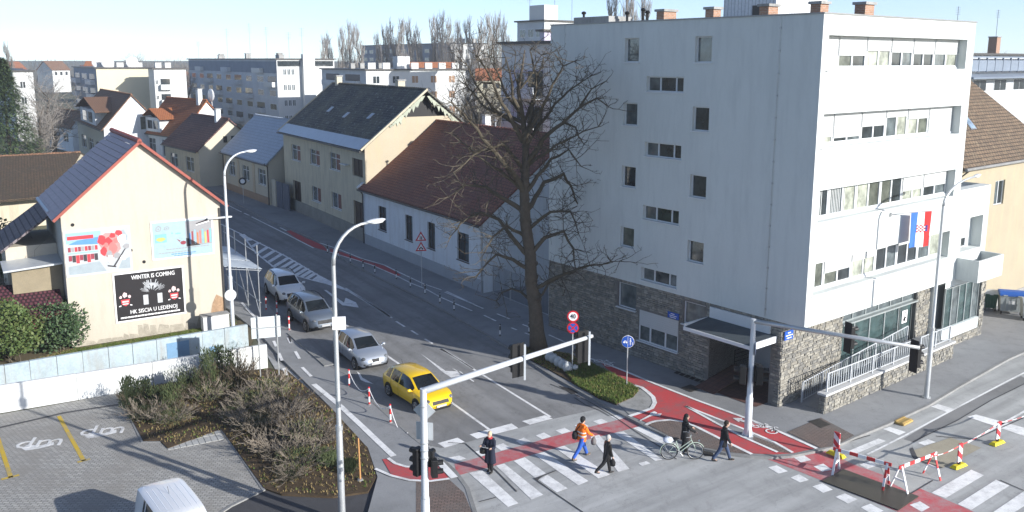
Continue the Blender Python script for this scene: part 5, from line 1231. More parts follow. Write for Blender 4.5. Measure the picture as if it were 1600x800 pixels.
# far roofs and trees on the horizon
hz = random.Random(3)
HPX = sorted(hz.uniform(-40, 780) for _ in range(34))
ORD = ['first', 'second', 'third', 'fourth', 'fifth', 'sixth', 'seventh', 'eighth', 'ninth', 'tenth', 'eleventh', 'twelfth', 'thirteenth', 'fourteenth', 'fifteenth', 'sixteenth', 'seventeenth', 'eighteenth', 'nineteenth', 'twentieth']
ORD += ['twenty ' + o_ for o_ in ORD[:9]] + ['thirtieth'] + ['thirty ' + o_ for o_ in ORD[:9]]
for k in range(34):
    px = HPX[k]; dep = hz.uniform(260, 520)
    r = ray(px, 110); c = Vector((r.x, r.y)) * (dep / r.y); w_, d_, h_ = hz.uniform(8, 16), hz.uniform(8, 12), hz.uniform(5, 11)
    t = thing('distant_house', f'distant {("white", "cream", "pale grey", "beige")[k % 4]} house with {("orange", "brown", "plum")[k % 3]} roof, {ORD[k]} from the left near the horizon', 'house', (c.x, c.y, 0), hz.uniform(0, 1.2), 'distant houses near the horizon')
    mb = MB(); mb.box(-w_ / 2, w_ / 2, -d_ / 2, d_ / 2, 0, h_); mb.poly([(-w_ / 2, -d_ / 2, h_), (-w_ / 2, d_ / 2, h_), (-w_ / 2, 0, h_ + d_ * .35)]); mb.poly([(w_ / 2, -d_ / 2, h_), (w_ / 2, d_ / 2, h_), (w_ / 2, 0, h_ + d_ * .35)]); mb.obj('wall', (M_flat_w, M_flat_c, M_wwall, M_beige)[k % 4], t)
    mb = MB(); mb.slab([(-w_ / 2 - .4, -d_ / 2 - .4, h_ - .2), (w_ / 2 + .4, -d_ / 2 - .4, h_ - .2), (w_ / 2 + .4, 0, h_ + d_ * .37), (-w_ / 2 - .4, 0, h_ + d_ * .37)], .2); mb.slab([(-w_ / 2 - .4, 0, h_ + d_ * .37), (w_ / 2 + .4, 0, h_ + d_ * .37), (w_ / 2 + .4, d_ / 2 + .4, h_ - .2), (-w_ / 2 - .4, d_ / 2 + .4, h_ - .2)], .2); mb.obj('roof', (T_orange, T_brownh, T_plum)[k % 3], t)
    for s_ in (-.3, 0, .3):
        mb = MB(); mb.box(w_ * s_ - .6, w_ * s_ + .6, -d_ / 2 - .05, -d_ / 2, h_ - 2.6, h_ - 1.0); mb.obj('window', G_dark, t)
# ================================================================== boundary walls by the car park
M_pblue = mat('peeling_blue_paint', (.38, .46, .50), .85, .25, 1.2, 9, .3, coord='world', stain=(.33, .33, .31))
M_blue2 = mat('blue_paint_patch', (.17, .30, .45), .85, .12, 2, 12, .2, coord='world')
M_wpaint = mat('white_wall_paint', (.64, .655, .65), .85, .05, .6, 9, .15, coord='world')
def run_wall(name, label, a, b, h, th, joints, m, cop, extra=()):
    d = (b - a).to_2d(); L = d.length; ang = math.atan2(d.y, d.x); t = thing(name, label, 'wall', (a.x, a.y, 0), ang)
    js = [0] + joints + [1]
    for k in range(len(js) - 1):
        u0, u1 = js[k] * L + .012, js[k + 1] * L - .012
        mb = MB(); mb.box(u0, u1, rnd.uniform(-.012, .012), th, 0, h + rnd.uniform(-.015, .015)); mb.obj('panel', m, t, bevel=.012)
    mb = MB(); mb.box(0, L, .03, th - .02, 0, h - .03); mb.obj('wall_core', M_conc, t)
    return t, L
a, b = G(-220, 652, 0), G(389, 541, 0)
hp = zat(389, 507, (b.x, b.y))
jx = [along((a.x, a.y), (b - a).to_2d().normalized(), x, 560) / (b - a).to_2d().length for x in (-180, -130, -80, -35, 5, 45, 88, 129, 170, 208, 246, 282, 318, 353)]
pw, Lp = run_wall('painted_concrete_wall', 'weathered concrete panel wall with peeling pale blue paint below the yellow house', a, b, hp, .22, jx, M_pblue, M_conc)
F_ = Fac(a, (b - a).to_2d())
for p0, p1 in (((260, 537), (297, 562)), ((327, 542), (343, 556))):
    u0, z1 = F_.uz(*p0); u1, z0 = F_.uz(*p1); mb = MB(); mb.box(u0, u1, -.022, -.014, max(.05, z0), z1); mb.obj('paint_patch', M_blue2, pw)
a, b = G(-260, 690, 0), G(419, 575, 0); hw = zat(419, 538, (b.x, b.y))
jw = [along((a.x, a.y), (b - a).to_2d().normalized(), x, 600) / (b - a).to_2d().length for x in (-60, 120, 240, 364, 386)]
run_wall('white_wall', 'clean white rendered wall along the back of the car park', a, b, hw, .2, jw, M_wpaint, M_wpaint)
t = thing('white_block', 'small white plastered block at the corner of the yellow house', 'block', G(343, 517), math.atan2(dI.y, dI.x))
mb = MB(); mb.box(-.9, .6, 0, .6, 0, .95); mb.obj('block_body', M_wpaint, t, bevel=.02); mb = MB(); mb.box(-.95, .65, -.05, .65, .95, 1.0); mb.obj('block_cap', M_conc, t)
verge = structure(flat('verge', [(-200, 640), (-150, 520), (60, 480), (110, 545), (355, 505), (375, 500), (400, 520), (392, 542), (200, 580), (0, 613)], .03, asphalt('verge_soil', (.14, .115, .07), crack=0)))
# ================================================================== greenery
M_grass = [mat('grass_a', (.10, .16, .03), .8, .3, 4, 20, 0, coord='world'), mat('grass_b', (.16, .19, .05), .8, .3, 4, 20, 0, coord='world'), mat('grass_dry', (.24, .18, .08), .85, .3, 4, 20, 0, coord='world')]
def inpoly(x, y, P):
    c = False
    for (a, b), (p, q) in zip(P, P[1:] + P[:1]):
        if (b > y) != (q > y) and x < (p - a) * (y - b) / (q - b) + a: c = not c
    return c
def blades(name, label, pts, z, n, h=.12, mats=M_grass, seed=1, wts=(5, 3, 1)):
    q = random.Random(seed); W_ = [G(x, y, z) for x, y in pts]; P = [(p.x, p.y) for p in W_]
    x0, x1, y0, y1 = min(p[0] for p in P), max(p[0] for p in P), min(p[1] for p in P), max(p[1] for p in P); mb = MB()
    ch = [k for k, w_ in enumerate(wts) for _ in range(w_)]
    while n > 0:
        x, y = q.uniform(x0, x1), q.uniform(y0, y1)
        if not inpoly(x, y, P): continue
        n -= 1; m_ = q.choice(ch)
        for k in range(3):
            a = q.uniform(0, 6.28); l = q.uniform(.4, 1.3) * h; s_ = .02; dx, dy = math.cos(a), math.sin(a); ox, oy = x + q.uniform(-.05, .05), y + q.uniform(-.05, .05)
            mb.poly([(ox - dy * s_, oy + dx * s_, z), (ox + dy * s_, oy - dx * s_, z), (ox + dx * l * .5, oy + dy * l * .5, z + l)], m_)
    o = mb.obj(name, mats); tag(o, label, 'grass', kind='stuff'); return o
ISL = zs(840, 480, [(-140, 240), (60, 265), (190, 290), (330, 340), (480, 425), (600, 492), (632, 518), (595, 560), (490, 606), (380, 566), (230, 478), (90, 398), (-60, 320)])
structure(raised('tree_bed', ISL, ZP + .05, M_soil2, .05))
blades('grass', 'short green grass and leaves on the tip of the tree bed', zs(840, 480, [(170, 400), (330, 350), (480, 425), (600, 492), (630, 518), (595, 560), (490, 604), (380, 564), (230, 478)]), ZP + .05, 5200, .13, seed=2)
blades('grass', 'sparse grass and leaf litter under the bare tree', zs(840, 480, [(-140, 240), (60, 265), (190, 290), (330, 340), (170, 400), (90, 398), (-60, 320)]), ZP + .05, 1500, .09, seed=3, wts=(1, 1, 4))
blades('grass', 'green grass strip between the painted wall and yellow house', [(112, 548), (355, 508), (372, 505), (340, 516), (250, 536), (120, 562), (60, 572)], .03, 5000, .13, seed=4)
blades('grass', 'dry leaves and grass along the top of painted wall', [(-100, 605), (60, 560), (115, 546), (130, 556), (60, 574), (-60, 600)], .03, 2200, .1, seed=5, wts=(1, 1, 5))
GR = [(1400 + x / 5.715, 420 + y / 5.715) for x, y in ((262, 470), (380, 425), (500, 375), (600, 350), (590, 395), (500, 450), (400, 510), (265, 560))]
structure(raised('grass_plot', GR, ZP + .02, M_soil2, .05)); blades('grass', 'bright grass plot at the foot of the office wing', GR, ZP + .02, 2200, .12, seed=6)
blades('grass', 'dry grass and litter scattered over the shrub bed', [(188, 612), (300, 588), (420, 577), (450, 582), (520, 642), (573, 700), (586, 745), (570, 766), (520, 774), (440, 770), (412, 760), (350, 674), (262, 698), (250, 686), (226, 686)], .09, 2600, .09, seed=7, wts=(1, 1, 7))
# bare wood -------------------------------------------------------
M_bark = mat('bark_grey_brown', (.10, .083, .064), .9, .4, 5, 30, .6)
M_twig = mat('twig_brown', (.09, .076, .055), .9, .3, 6, 30, 0)
M_twig2 = mat('twig_grey', (.23, .20, .17), .9, .25, 6, 30, 0)
def limb(mb, pts, r0, r1, n=5):
    k = len(pts); mb.tube(pts, [r0 + (r1 - r0) * i / (k - 1) for i in range(k)], n, 0, False)
def ramify(mb, q, p, d, L, r, lev, up=.25, curl=.5, dens=1.0, n=3):
    """a wandering shoot with side shoots"""
    seg = max(3, int(L / .28)); pts = [Vector(p)]; d = Vector(d).normalized(); st = L / seg
    for k in range(seg):
        d = (d + Vector((q.uniform(-1, 1), q.uniform(-1, 1), q.uniform(-1, 1))) * curl * .45 + Vector((0, 0, up * .16))).normalized()
        pts.append(pts[-1] + d * st)
        if lev > 0 and k > 0 and q.random() < .75 * dens:
            a = Vector((q.uniform(-1, 1), q.uniform(-1, 1), q.uniform(-.5, .8))).normalized()
            ramify(mb, q, pts[-1], (d * .55 + a), L * q.uniform(.32, .55), r * .55, lev - 1, up, curl, dens, 3)
    limb(mb, pts, r, max(.009, r * .4), n)
def crown_from_pixels(base, limbs, rr, q, mb):
    """limbs given as picture columns/rows, placed at the tree's own distance and bent in depth"""
    for pts, r0, r1 in limbs:
        dep = q.uniform(-.55, .55); L0 = None; out = []
        acc = 0; prev = None
        for (x, y) in pts:
            r = ray(x, y); t = base.y / r.y; p = Vector((r.x * t, base.y, H + r.z * t))
            if prev is not None: acc += (p - prev).length
            prev = p.copy(); sc = 1 + dep * acc / base.y; p = Vector((p.x * sc, p.y * sc, H + (p.z - H) * sc))
            out.append(p)
        fine = []
        for a, b in zip(out, out[1:]):
            n_ = max(1, int((b - a).length / .45))
            for k in range(n_): fine.append(a.lerp(b, k / n_) + Vector((q.uniform(-1, 1), q.uniform(-1, 1), q.uniform(-1, 1))) * .05)
        fine.append(out[-1]); limb(mb, fine, r0 * 1.25, r1 * 1.3, 7)
        for k, p in enumerate(fine[2:], 2):
            t = k / len(fine); dirv = (fine[k] - fine[k - 1]).normalized()
            for _ in range(rr(t, r0)):
                a = Vector((q.uniform(-1, 1), q.uniform(-1, 1), q.uniform(-.6, .9))).normalized()
                ramify(mb, q, p, dirv * .5 + a, q.uniform(.55, 1.6), .025, 2, .25, .7, 1.1)
bt = G(842, 547, ZP)
tr = thing('bare_tree', 'big leafless street tree with contorted branches in front of the white house', 'tree', (0, 0, 0))
q = random.Random(11)
TR = [(842, 549), (839, 520), (836, 480), (832, 440), (828, 400), (824, 350), (822, 300), (820, 260), (818, 220), (815, 180), (812, 140), (816, 105), (822, 78)]
mb = MB(); tp = []
for k, (x, y) in enumerate(TR):
    r = ray(x, y); t = bt.y / r.y; tp.append(Vector((r.x * t + q.uniform(-.12, .12) * (k > 1), bt.y + q.uniform(-.1, .1), max(.05, H + r.z * t))))
rad = [.55, .42, .37, .34, .32, .30, .26, .21, .17, .13, .1, .06, .03]
mb.tube(tp, rad, 12, 0, True)
for k in range(26):      # burrs and stubs
    i = q.randrange(2, 8); p = tp[i].lerp(tp[i + 1], q.random()); a = q.uniform(0, 6.28); rr_ = rad[i]
    mb.ball((p.x + math.cos(a) * rr_ * .8, p.y + math.sin(a) * rr_ * .8, p.z), rr_ * .38, 1, 1, 1.3, 6, 5)
mb.obj('trunk', M_bark, tr, True)
LIM = [([(820, 300), (800, 270), (775, 240), (755, 215), (735, 190), (718, 172), (705, 160)], .15, .03), ([(818, 222), (800, 190), (785, 160), (770, 130), (758, 105), (745, 90)], .11, .02), ([(815, 182), (802, 150), (796, 115), (790, 90)], .09, .02),
       ([(820, 262), (848, 218), (880, 192), (905, 168), (932, 152), (950, 166)], .14, .02), ([(818, 222), (845, 172), (864, 132), (880, 104), (897, 96)], .11, .02), ([(905, 168), (925, 138), (948, 126)], .06, .015), ([(822, 332), (850, 285), (880, 272), (896, 300), (906, 332)], .12, .02),
       ([(826, 400), (850, 372), (880, 362), (896, 390), (900, 425)], .11, .02), ([(834, 452), (870, 432), (905, 420), (940, 412), (968, 408)], .10, .015), ([(828, 402), (800, 372), (780, 342), (750, 332), (722, 345), (705, 368)], .12, .02), ([(830, 422), (800, 406), (776, 396), (760, 410), (745, 432)], .10, .02),
       ([(838, 482), (815, 456), (800, 450), (785, 456), (775, 470)], .08, .015), ([(838, 472), (858, 445), (876, 432), (884, 450)], .07, .015), ([(822, 332), (790, 312), (760, 292), (728, 290), (700, 308)], .12, .02), ([(820, 264), (785, 225), (752, 235), (725, 255), (708, 270)], .10, .02),
       ([(817, 200), (835, 150), (842, 115), (850, 90)], .08, .02), ([(822, 300), (860, 250), (890, 235), (908, 260)], .10, .02), ([(824, 360), (862, 330), (892, 330), (904, 365)], .09, .02), ([(824, 372), (792, 352), (770, 370), (757, 395)], .09, .02), ([(816, 190), (782, 180), (755, 165), (730, 135), (722, 115)], .09, .02)]
LIM += [([(818, 220), (830, 180), (838, 140), (834, 100), (828, 78)], .09, .02), ([(815, 180), (792, 150), (777, 112), (772, 90)], .08, .02), ([(816, 200), (772, 172), (742, 132), (730, 102)], .09, .02), ([(818, 230), (868, 162), (900, 132), (925, 118)], .09, .02), ([(822, 300), (772, 262), (732, 232), (712, 212)], .09, .02), ([(820, 260), (870, 226), (912, 206), (935, 198)], .08, .02), ([(812, 140), (802, 112), (806, 86)], .05, .015), ([(812, 140), (832, 112), (846, 86)], .05, .015), ([(770, 130), (752, 128), (738, 145), (728, 165)], .05, .015), ([(880, 192), (898, 200), (912, 225)], .05, .015)]
mb = MB(); crown_from_pixels(bt, LIM, lambda t, r0: 3 + (q.random() < .6), q, mb)
mb.obj('crown', M_twig, tr)
# generic bare trees and poplars, meshes shared
def bare_mesh(seed, h=12.0, spread=4.5, lev=2):
    q = random.Random(seed); a = MB(); b = MB()
    tp = [Vector((q.uniform(-.15, .15) * k, q.uniform(-.15, .15) * k, h * .75 * k / 6)) for k in range(7)]
    a.tube(tp, [.32 - .045 * k for k in range(7)], 7, 0, False)
    for k in range(64):
        t = q.uniform(.22, 1); i = min(5, int(t * 6)); p = tp[i].lerp(tp[i + 1], t * 6 - i); ang = q.uniform(0, 6.28)
        ramify(b, q, p, (math.cos(ang), math.sin(ang), q.uniform(.5, 1.3)), spread * q.uniform(.5, 1.05) * (1.15 - t * .5), .07 * (1.2 - t), lev, .35, .4, .75)
    return a.mesh('trunk'), b.mesh('crown')
def poplar_mesh(seed, h=24.0):
    q = random.Random(seed); a = MB(); b = MB()
    tp = [Vector((q.uniform(-.1, .1) * k, q.uniform(-.1, .1) * k, h * k / 8)) for k in range(9)]
    a.tube(tp, [.35 * (1 - k / 8.6) for k in range(9)], 6, 0, False)
    for k in range(95):
        t = q.uniform(.12, .93); i = min(7, int(t * 8)); p = tp[i].lerp(tp[i + 1], t * 8 - i); ang = q.uniform(0, 6.28); L = q.uniform(3.5, 7.5) * (1 - t * .6)
        c, s_ = math.cos(ang), math.sin(ang); w_ = q.uniform(.7, 1.5) * (1 - .55 * t)
        pts = [p, p + Vector((c * w_ * .6, s_ * w_ * .6, L * .25)), p + Vector((c * w_ * .95, s_ * w_ * .95, L * .6)), p + Vector((c * w_, s_ * w_, L))]
        limb(b, pts, .05, .022, 3)
        for j in range(8):
            pp = pts[1].lerp(pts[3], q.random()); limb(b, [pp, pp + Vector((q.uniform(-.35, .35), q.uniform(-.35, .35), q.uniform(.9, 2.2)))], .024, .012, 3)
    return a.mesh('trunk'), b.mesh('crown')
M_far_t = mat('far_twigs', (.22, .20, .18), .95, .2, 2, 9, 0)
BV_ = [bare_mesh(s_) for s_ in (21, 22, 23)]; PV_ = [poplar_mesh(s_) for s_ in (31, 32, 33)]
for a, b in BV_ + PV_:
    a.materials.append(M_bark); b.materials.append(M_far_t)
def place_tree(name, label, var, px, depth, top, h0, group=None, wide=1.0, rz=None):
    r = ray(px, 100); c = Vector((r.x, r.y)) * (depth / r.y); zt = zat(px, top, c); s_ = zt / h0
    t = thing(name, label, 'tree', (c.x, c.y, 0), hz.uniform(0, 6.28) if rz is None else rz, group)
    for nm, me in (('trunk', var[0]), ('crown', var[1])):
        o = bpy.data.objects.new(nm, me); COL.objects.link(o); o.parent = t; o.scale = (s_ * wide, s_ * wide, s_)
    return t
NTH = ['first', 'second', 'third', 'fourth', 'fifth', 'sixth', 'seventh', 'eighth', 'ninth', 'tenth', 'eleventh', 'twelfth', 'thirteenth', 'fourteenth', 'fifteenth', 'sixteenth', 'seventeenth', 'eighteenth', 'nineteenth', 'twentieth']
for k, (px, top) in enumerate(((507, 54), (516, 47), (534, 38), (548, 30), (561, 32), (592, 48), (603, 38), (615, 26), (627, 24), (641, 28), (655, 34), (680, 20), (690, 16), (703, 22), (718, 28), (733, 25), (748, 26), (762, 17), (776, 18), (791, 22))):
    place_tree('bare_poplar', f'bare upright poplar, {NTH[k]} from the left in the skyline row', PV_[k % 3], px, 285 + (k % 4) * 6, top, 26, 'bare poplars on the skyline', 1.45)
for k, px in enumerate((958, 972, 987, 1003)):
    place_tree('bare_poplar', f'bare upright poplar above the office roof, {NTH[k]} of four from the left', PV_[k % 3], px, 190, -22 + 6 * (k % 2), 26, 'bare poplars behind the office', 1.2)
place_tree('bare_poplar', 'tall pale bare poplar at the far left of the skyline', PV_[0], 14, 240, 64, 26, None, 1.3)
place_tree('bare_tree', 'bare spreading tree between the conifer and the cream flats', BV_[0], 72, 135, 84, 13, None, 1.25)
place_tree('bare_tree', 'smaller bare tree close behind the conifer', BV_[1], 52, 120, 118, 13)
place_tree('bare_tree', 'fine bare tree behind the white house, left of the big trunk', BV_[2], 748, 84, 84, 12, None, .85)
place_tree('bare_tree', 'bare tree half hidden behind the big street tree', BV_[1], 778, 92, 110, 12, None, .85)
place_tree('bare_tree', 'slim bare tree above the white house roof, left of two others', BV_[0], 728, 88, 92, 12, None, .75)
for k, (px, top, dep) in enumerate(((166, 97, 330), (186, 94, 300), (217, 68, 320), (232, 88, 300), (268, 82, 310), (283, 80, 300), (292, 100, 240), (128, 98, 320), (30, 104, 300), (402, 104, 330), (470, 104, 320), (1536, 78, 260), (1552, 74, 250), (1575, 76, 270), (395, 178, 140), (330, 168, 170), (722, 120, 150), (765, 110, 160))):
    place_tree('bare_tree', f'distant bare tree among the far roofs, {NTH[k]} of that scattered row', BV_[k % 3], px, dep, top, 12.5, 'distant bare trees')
q = random.Random(9); mb = MB()
for k in range(2600):     # the far wood closing the horizon
    px = q.uniform(-150, 1750); dep = q.uniform(520, 900); r = ray(px, 100); c = Vector((r.x, r.y)) * (dep / r.y); h_ = q.uniform(8, 17); w_ = q.uniform(.4, 1.3)
    for j in range(3):
        x = c.x + q.uniform(-5, 5); y = c.y + q.uniform(-5, 5); mb.poly([(x - w_ * 2, y, 0), (x + w_ * 2, y, 0), (x + q.uniform(-1, 1), y + q.uniform(-2, 2), h_ * q.uniform(.6, 1))])
tag(mb.obj('far_wood', mat('far_wood', (.15, .15, .14), .95, .3, .05, 2, 0, coord='world')), 'hazy brown wood along the horizon', 'wood', kind='stuff')
# conifer
def leaves(mb, q, c, rx, ry, rz_, n, s, nm=3, shell=.55):
    for _ in range(n):
        while True:
            p = Vector((q.uniform(-1, 1), q.uniform(-1, 1), q.uniform(-1, 1)))
            if shell * q.random() ** .5 < p.length < 1: break
        p = Vector((c[0] + p.x * rx, c[1] + p.y * ry, c[2] + p.z * rz_)); a = Vector((q.uniform(-1, 1), q.uniform(-1, 1), q.uniform(-.6, 1))).normalized(); b = a.orthogonal().normalized() * s * q.uniform(.25, .5); a = a * s * q.uniform(.6, 1.3)
        mb.poly([p - a * .5, p + b, p + a * .5, p - b], q.randrange(nm))
r = ray(2, 100); cc = Vector((r.x, r.y)) * (108 / r.y); zt = zat(4, 90, cc)
tr = thing('conifer', 'dense dark green conifer at the left edge of the view', 'tree', (cc.x, cc.y, 0))
mb = MB(); mb.cyl((0, 0, 0), (0, 0, zt * .95), .3, .03, 8); mb.obj('trunk', M_bark, tr)
q = random.Random(14); mb = MB()
for k in range(3000):
    t = q.random() ** .75; z = zt * (.06 + .93 * t); rr_ = (1 - t) ** .8 * 4.6 + .1; a = q.uniform(0, 6.28); rad_ = rr_ * q.uniform(.55, 1.05)
    c0 = Vector((math.cos(a) * rad_, math.sin(a) * rad_, z - rad_ * .22))
    for j in range(7):
        d_ = Vector((math.cos(a + q.uniform(-.9, .9)), math.sin(a + q.uniform(-.9, .9)), q.uniform(-.5, .25))) * q.uniform(.35, .75); s_ = d_.cross(Vector((0, 0, 1))).normalized() * .08
        p = c0 + Vector((q.uniform(-.3, .3), q.uniform(-.3, .3), q.uniform(-.25, .25))); mb.poly([p - s_, p + s_, p + d_], q.randrange(3))
mb.obj('crown', [mat('needle_a', (.075, .12, .05), .8, .3, 3, 12, 0), mat('needle_b', (.11, .16, .06), .8, .3, 3, 12, 0), mat('needle_c', (.035, .06, .028), .8, .3, 3, 12, 0)], tr)
def bush(name, label, base, rx, ry, h, mats, n, s, seed, lobes=6):
    q = random.Random(seed); t = thing(name, label, 'bush', (base.x, base.y, base.z)); mb = MB()
    for k in range(5): ramify(mb, q, (q.uniform(-.3, .3) * rx, q.uniform(-.3, .3) * ry, 0), (q.uniform(-.5, .5), q.uniform(-.5, .5), 1), h * .8, .04, 1, .3, .3)
    mb.obj('stems', M_twig, t); mb = MB()
    for k in range(lobes):
        a = 6.28 * k / lobes; f = .55 if k else 0
        leaves(mb, q, (math.cos(a) * rx * f, math.sin(a) * ry * f, h * q.uniform(.42, .62)), rx * q.uniform(.5, .75), ry * q.uniform(.5, .75), h * q.uniform(.36, .52), n // lobes, s)
    mb.obj('foliage', mats, t); return t
LG = [mat('leaf_yellowgreen', (.07, .105, .028), .6, .3, 4, 20, 0), mat('leaf_mid', (.06, .10, .026), .6, .3, 4, 20, 0), mat('leaf_light', (.105, .135, .04), .6, .3, 4, 20, 0)]
DG = [mat('leaf_dark', (.035, .07, .03), .55, .3, 4, 20, 0), mat('leaf_darker', (.05, .09, .035), .55, .3, 4, 20, 0), mat('leaf_deep', (.07, .11, .045), .55, .3, 4, 20, 0)]
bush('evergreen_bush', 'yellow green leafy bush at the left edge behind the painted wall', G(22, 565), 1.9, 1.4, 3.2, LG, 7000, .17, 41)
bush('evergreen_bush', 'rounded dark green bush against the foot of the yellow house', G(92, 547), 1.75, 1.2, 2.9, DG, 7500, .16, 42)
bush('evergreen_bush', 'dark shaded bush left of the red porch', G(-12, 470), 2.4, 2, 5.4, DG, 5000, .25, 43)
t = thing('bare_bush', 'leafless tangled bush in front of the red tiled porch', 'bush', G(22, 520)); q = random.Random(44); mb = MB()
for k in range(26): ramify(mb, q, (q.uniform(-1.2, 1.2), q.uniform(-.5, .5), 0), (q.uniform(-.7, .7), q.uniform(-.4, .4), 1.2), q.uniform(2.5, 4.2), .03, 2, .3, .35, .7)
mb.obj('branches', M_twig2, t)
# low hedge behind the bins
hb = G(1534, 462); h1 = G(1640, 452); d_ = (h1 - hb).to_2d(); L_ = d_.length
t = thing('hedge', 'clipped dark hedge behind the waste bins', 'hedge', (hb.x, hb.y, ZP), math.atan2(d_.y, d_.x)); q = random.Random(45); mb = MB()
mb.box(.1, L_, .1, .9, 0, 1.1, 2)
for k in range(5200): 
    p = Vector((q.uniform(0, L_), q.choice((q.uniform(0, .1), q.uniform(0, 1), q.uniform(0, 1))), 0)); p.z = q.uniform(.05, 1.25) if p.y < .12 else q.uniform(1.05, 1.28); a = Vector((q.uniform(-1, 1), q.uniform(-1, 1), q.uniform(-1, 1))).normalized() * .07; b = a.orthogonal().normalized() * .035; mb.poly([p - a, p + b, p + a, p - b], q.randrange(3))
mb.obj('foliage', DG, t)
# woody shrubs in the bed ----------------------------------------
def shrub_mesh(seed):
    q = random.Random(seed); mb = MB(); f = MB()
    for k in range(54):
        a = q.uniform(0, 6.28); e = q.uniform(.05, .9); L = q.uniform(.7, 1.35); c, s_ = math.cos(a), math.sin(a)
        p = Vector((c * .15, s_ * .15, .02)); d_ = Vector((c * math.cos(e), s_ * math.cos(e), math.sin(e) + .15)); pts = [p]
        for j in range(5):
            d_ = (d_ + Vector((q.uniform(-.22, .22), q.uniform(-.22, .22), q.uniform(-.12, .2)))).normalized(); pts.append(pts[-1] + d_ * L / 5)
            if j:
                for _ in range(3):
                    g = (d_ + Vector((q.uniform(-.9, .9), q.uniform(-.9, .9), q.uniform(-.3, .9)))).normalized(); l2 = q.uniform(.12, .38)
                    m2 = pts[-1] + g * l2 * .5; limb(mb, [pts[-1], m2, m2 + (g + Vector((0, 0, .35))).normalized() * l2 * .5], .012, .006, 3)
        limb(mb, pts, q.uniform(.018, .034), .009, 4)
    for k in range(700):
        a = q.uniform(0, 6.28); r_ = q.uniform(.1, .95); p = Vector((math.cos(a) * r_, math.sin(a) * r_, q.uniform(.08, .75) * (1.1 - .4 * r_)))
        g = Vector((q.uniform(-.6, .6), q.uniform(-.6, .6), 1)).normalized() * q.uniform(.1, .22); b = g.orthogonal().normalized() * .025; f.poly([p - b, p + b, p + g], q.randrange(3))
    return mb.mesh('branches'), f.mesh('foliage')
SV = [shrub_mesh(s_) for s_ in (51, 52, 53)]
M_dead = mat('dead_wood', (.20, .17, .135), .9, .3, 3, 18, 0); M_dead2 = mat('dead_wood_dark', (.11, .088, .062), .9, .3, 3, 18, 0)
JG = [mat('juniper_a', (.06, .085, .035), .8, .3, 4, 20, 0), mat('juniper_b', (.10, .12, .05), .8, .3, 4, 20, 0), mat('juniper_c', (.17, .15, .07), .85, .3, 4, 20, 0)]
for k, (b, f) in enumerate(SV):
    b.materials.append(M_dead if k != 1 else M_dead2)
    for m_ in JG: f.materials.append(m_)
LBW = ['by the white wall', 'by the pale slabs', 'in the middle of the bed', 'along the path side', 'at the near end of the bed']
SHR = [(212, 634, .95, 1, 1.1), (232, 652, 1.05, 2, .9), (268, 658, 1.0, 0, .8), (288, 618, 1.0, 1, 1), (322, 622, 1.0, 2, .9), (338, 606, 1.2, 1, 1.25), (370, 600, 1.25, 1, 1.3), (368, 648, .85, 2, .8), (392, 632, 1.2, 0, .85), (420, 616, 1.25, 2, .9), (405, 668, 1.35, 0, .8), (445, 650, 1.35, 0, .9), (472, 684, 1.35, 2, .85), (428, 704, 1.35, 0, .75), (470, 722, 1.3, 2, .7), (500, 690, 1.1, 0, .7), (452, 746, .8, 2, .6), (515, 722, .6, 1, .5), (545, 735, .5, 1, .4), (262, 640, .9, 1, .9)]
for k, (px, py, s_, v, hs) in enumerate(SHR):
    wh = ('evergreen tufted', 'grey woody', 'brown twiggy')[(1, 0, 2).index(v) if v != 0 else 1] if False else {0: 'silver grey dead', 1: 'dark green tufted', 2: 'brown twiggy'}[v]
    where = 'by the white wall' if py < 625 else 'nearest the driveway' if py > 715 else 'beside the car park' if px < 300 else 'along the footpath' if px > 465 else 'mid bed'
    t = thing('juniper_shrub', f'{wh} shrub {where}, {NTH[k]} in the bed from the rear left', 'shrub', G(px, py, .09), hz.uniform(0, 6.28), 'spreading shrubs in the planting bed')
    for nm, me in (('branches', SV[v][0]), ('foliage', SV[v][1])):
        if nm == 'foliage' and v == 0 and k % 2: continue
        o = bpy.data.objects.new(nm, me); COL.objects.link(o); o.parent = t; o.scale = (s_ * .85, s_ * .85, s_ * hs * .74)
    if v == 1:
        q = random.Random(k); mb = MB()
        for j in range(9):
            cx_, cy_ = q.uniform(-.6, .6) * s_, q.uniform(-.6, .6) * s_
            for m_ in range(150):
                z = q.uniform(.1, 1.25) * s_ * hs; p = Vector((cx_ + q.gauss(0, .13), cy_ + q.gauss(0, .13), z)); g = Vector((q.uniform(-.5, .5), q.uniform(-.5, .5), 1)).normalized() * .16; b = g.orthogonal().normalized() * .03; mb.poly([p - b, p + b, p + g], q.randrange(2))
        mb.obj('green_tufts', JG[:2], t)
# stones on the tree bed
M_lump = mat('white_sack', (.50, .52, .52), .8, .2, 4, 20, .3)
for k, (x, y) in enumerate(((797, 75), (822, 88), (850, 108), (880, 122), (905, 140), (952, 140))):
    p = G(660 + x / 4, 540 + y / 4 + 5, ZP + .05); mb = MB(); mb.ball((0, 0, .22), .27 if k < 5 else .17, 1, .9, 1.05 if k < 5 else .8, 9, 6)
    for i, v_ in enumerate(mb.v): mb.v[i] = tuple(c * rnd.uniform(.88, 1.1) for c in v_)
    o = mb.obj('boulder', M_lump, None, True); o.location = p; tag(o, f'pale rounded stone on the tree bed, {NTH[k]} of the row from the tree', 'stone', 'pale stones on the tree bed')
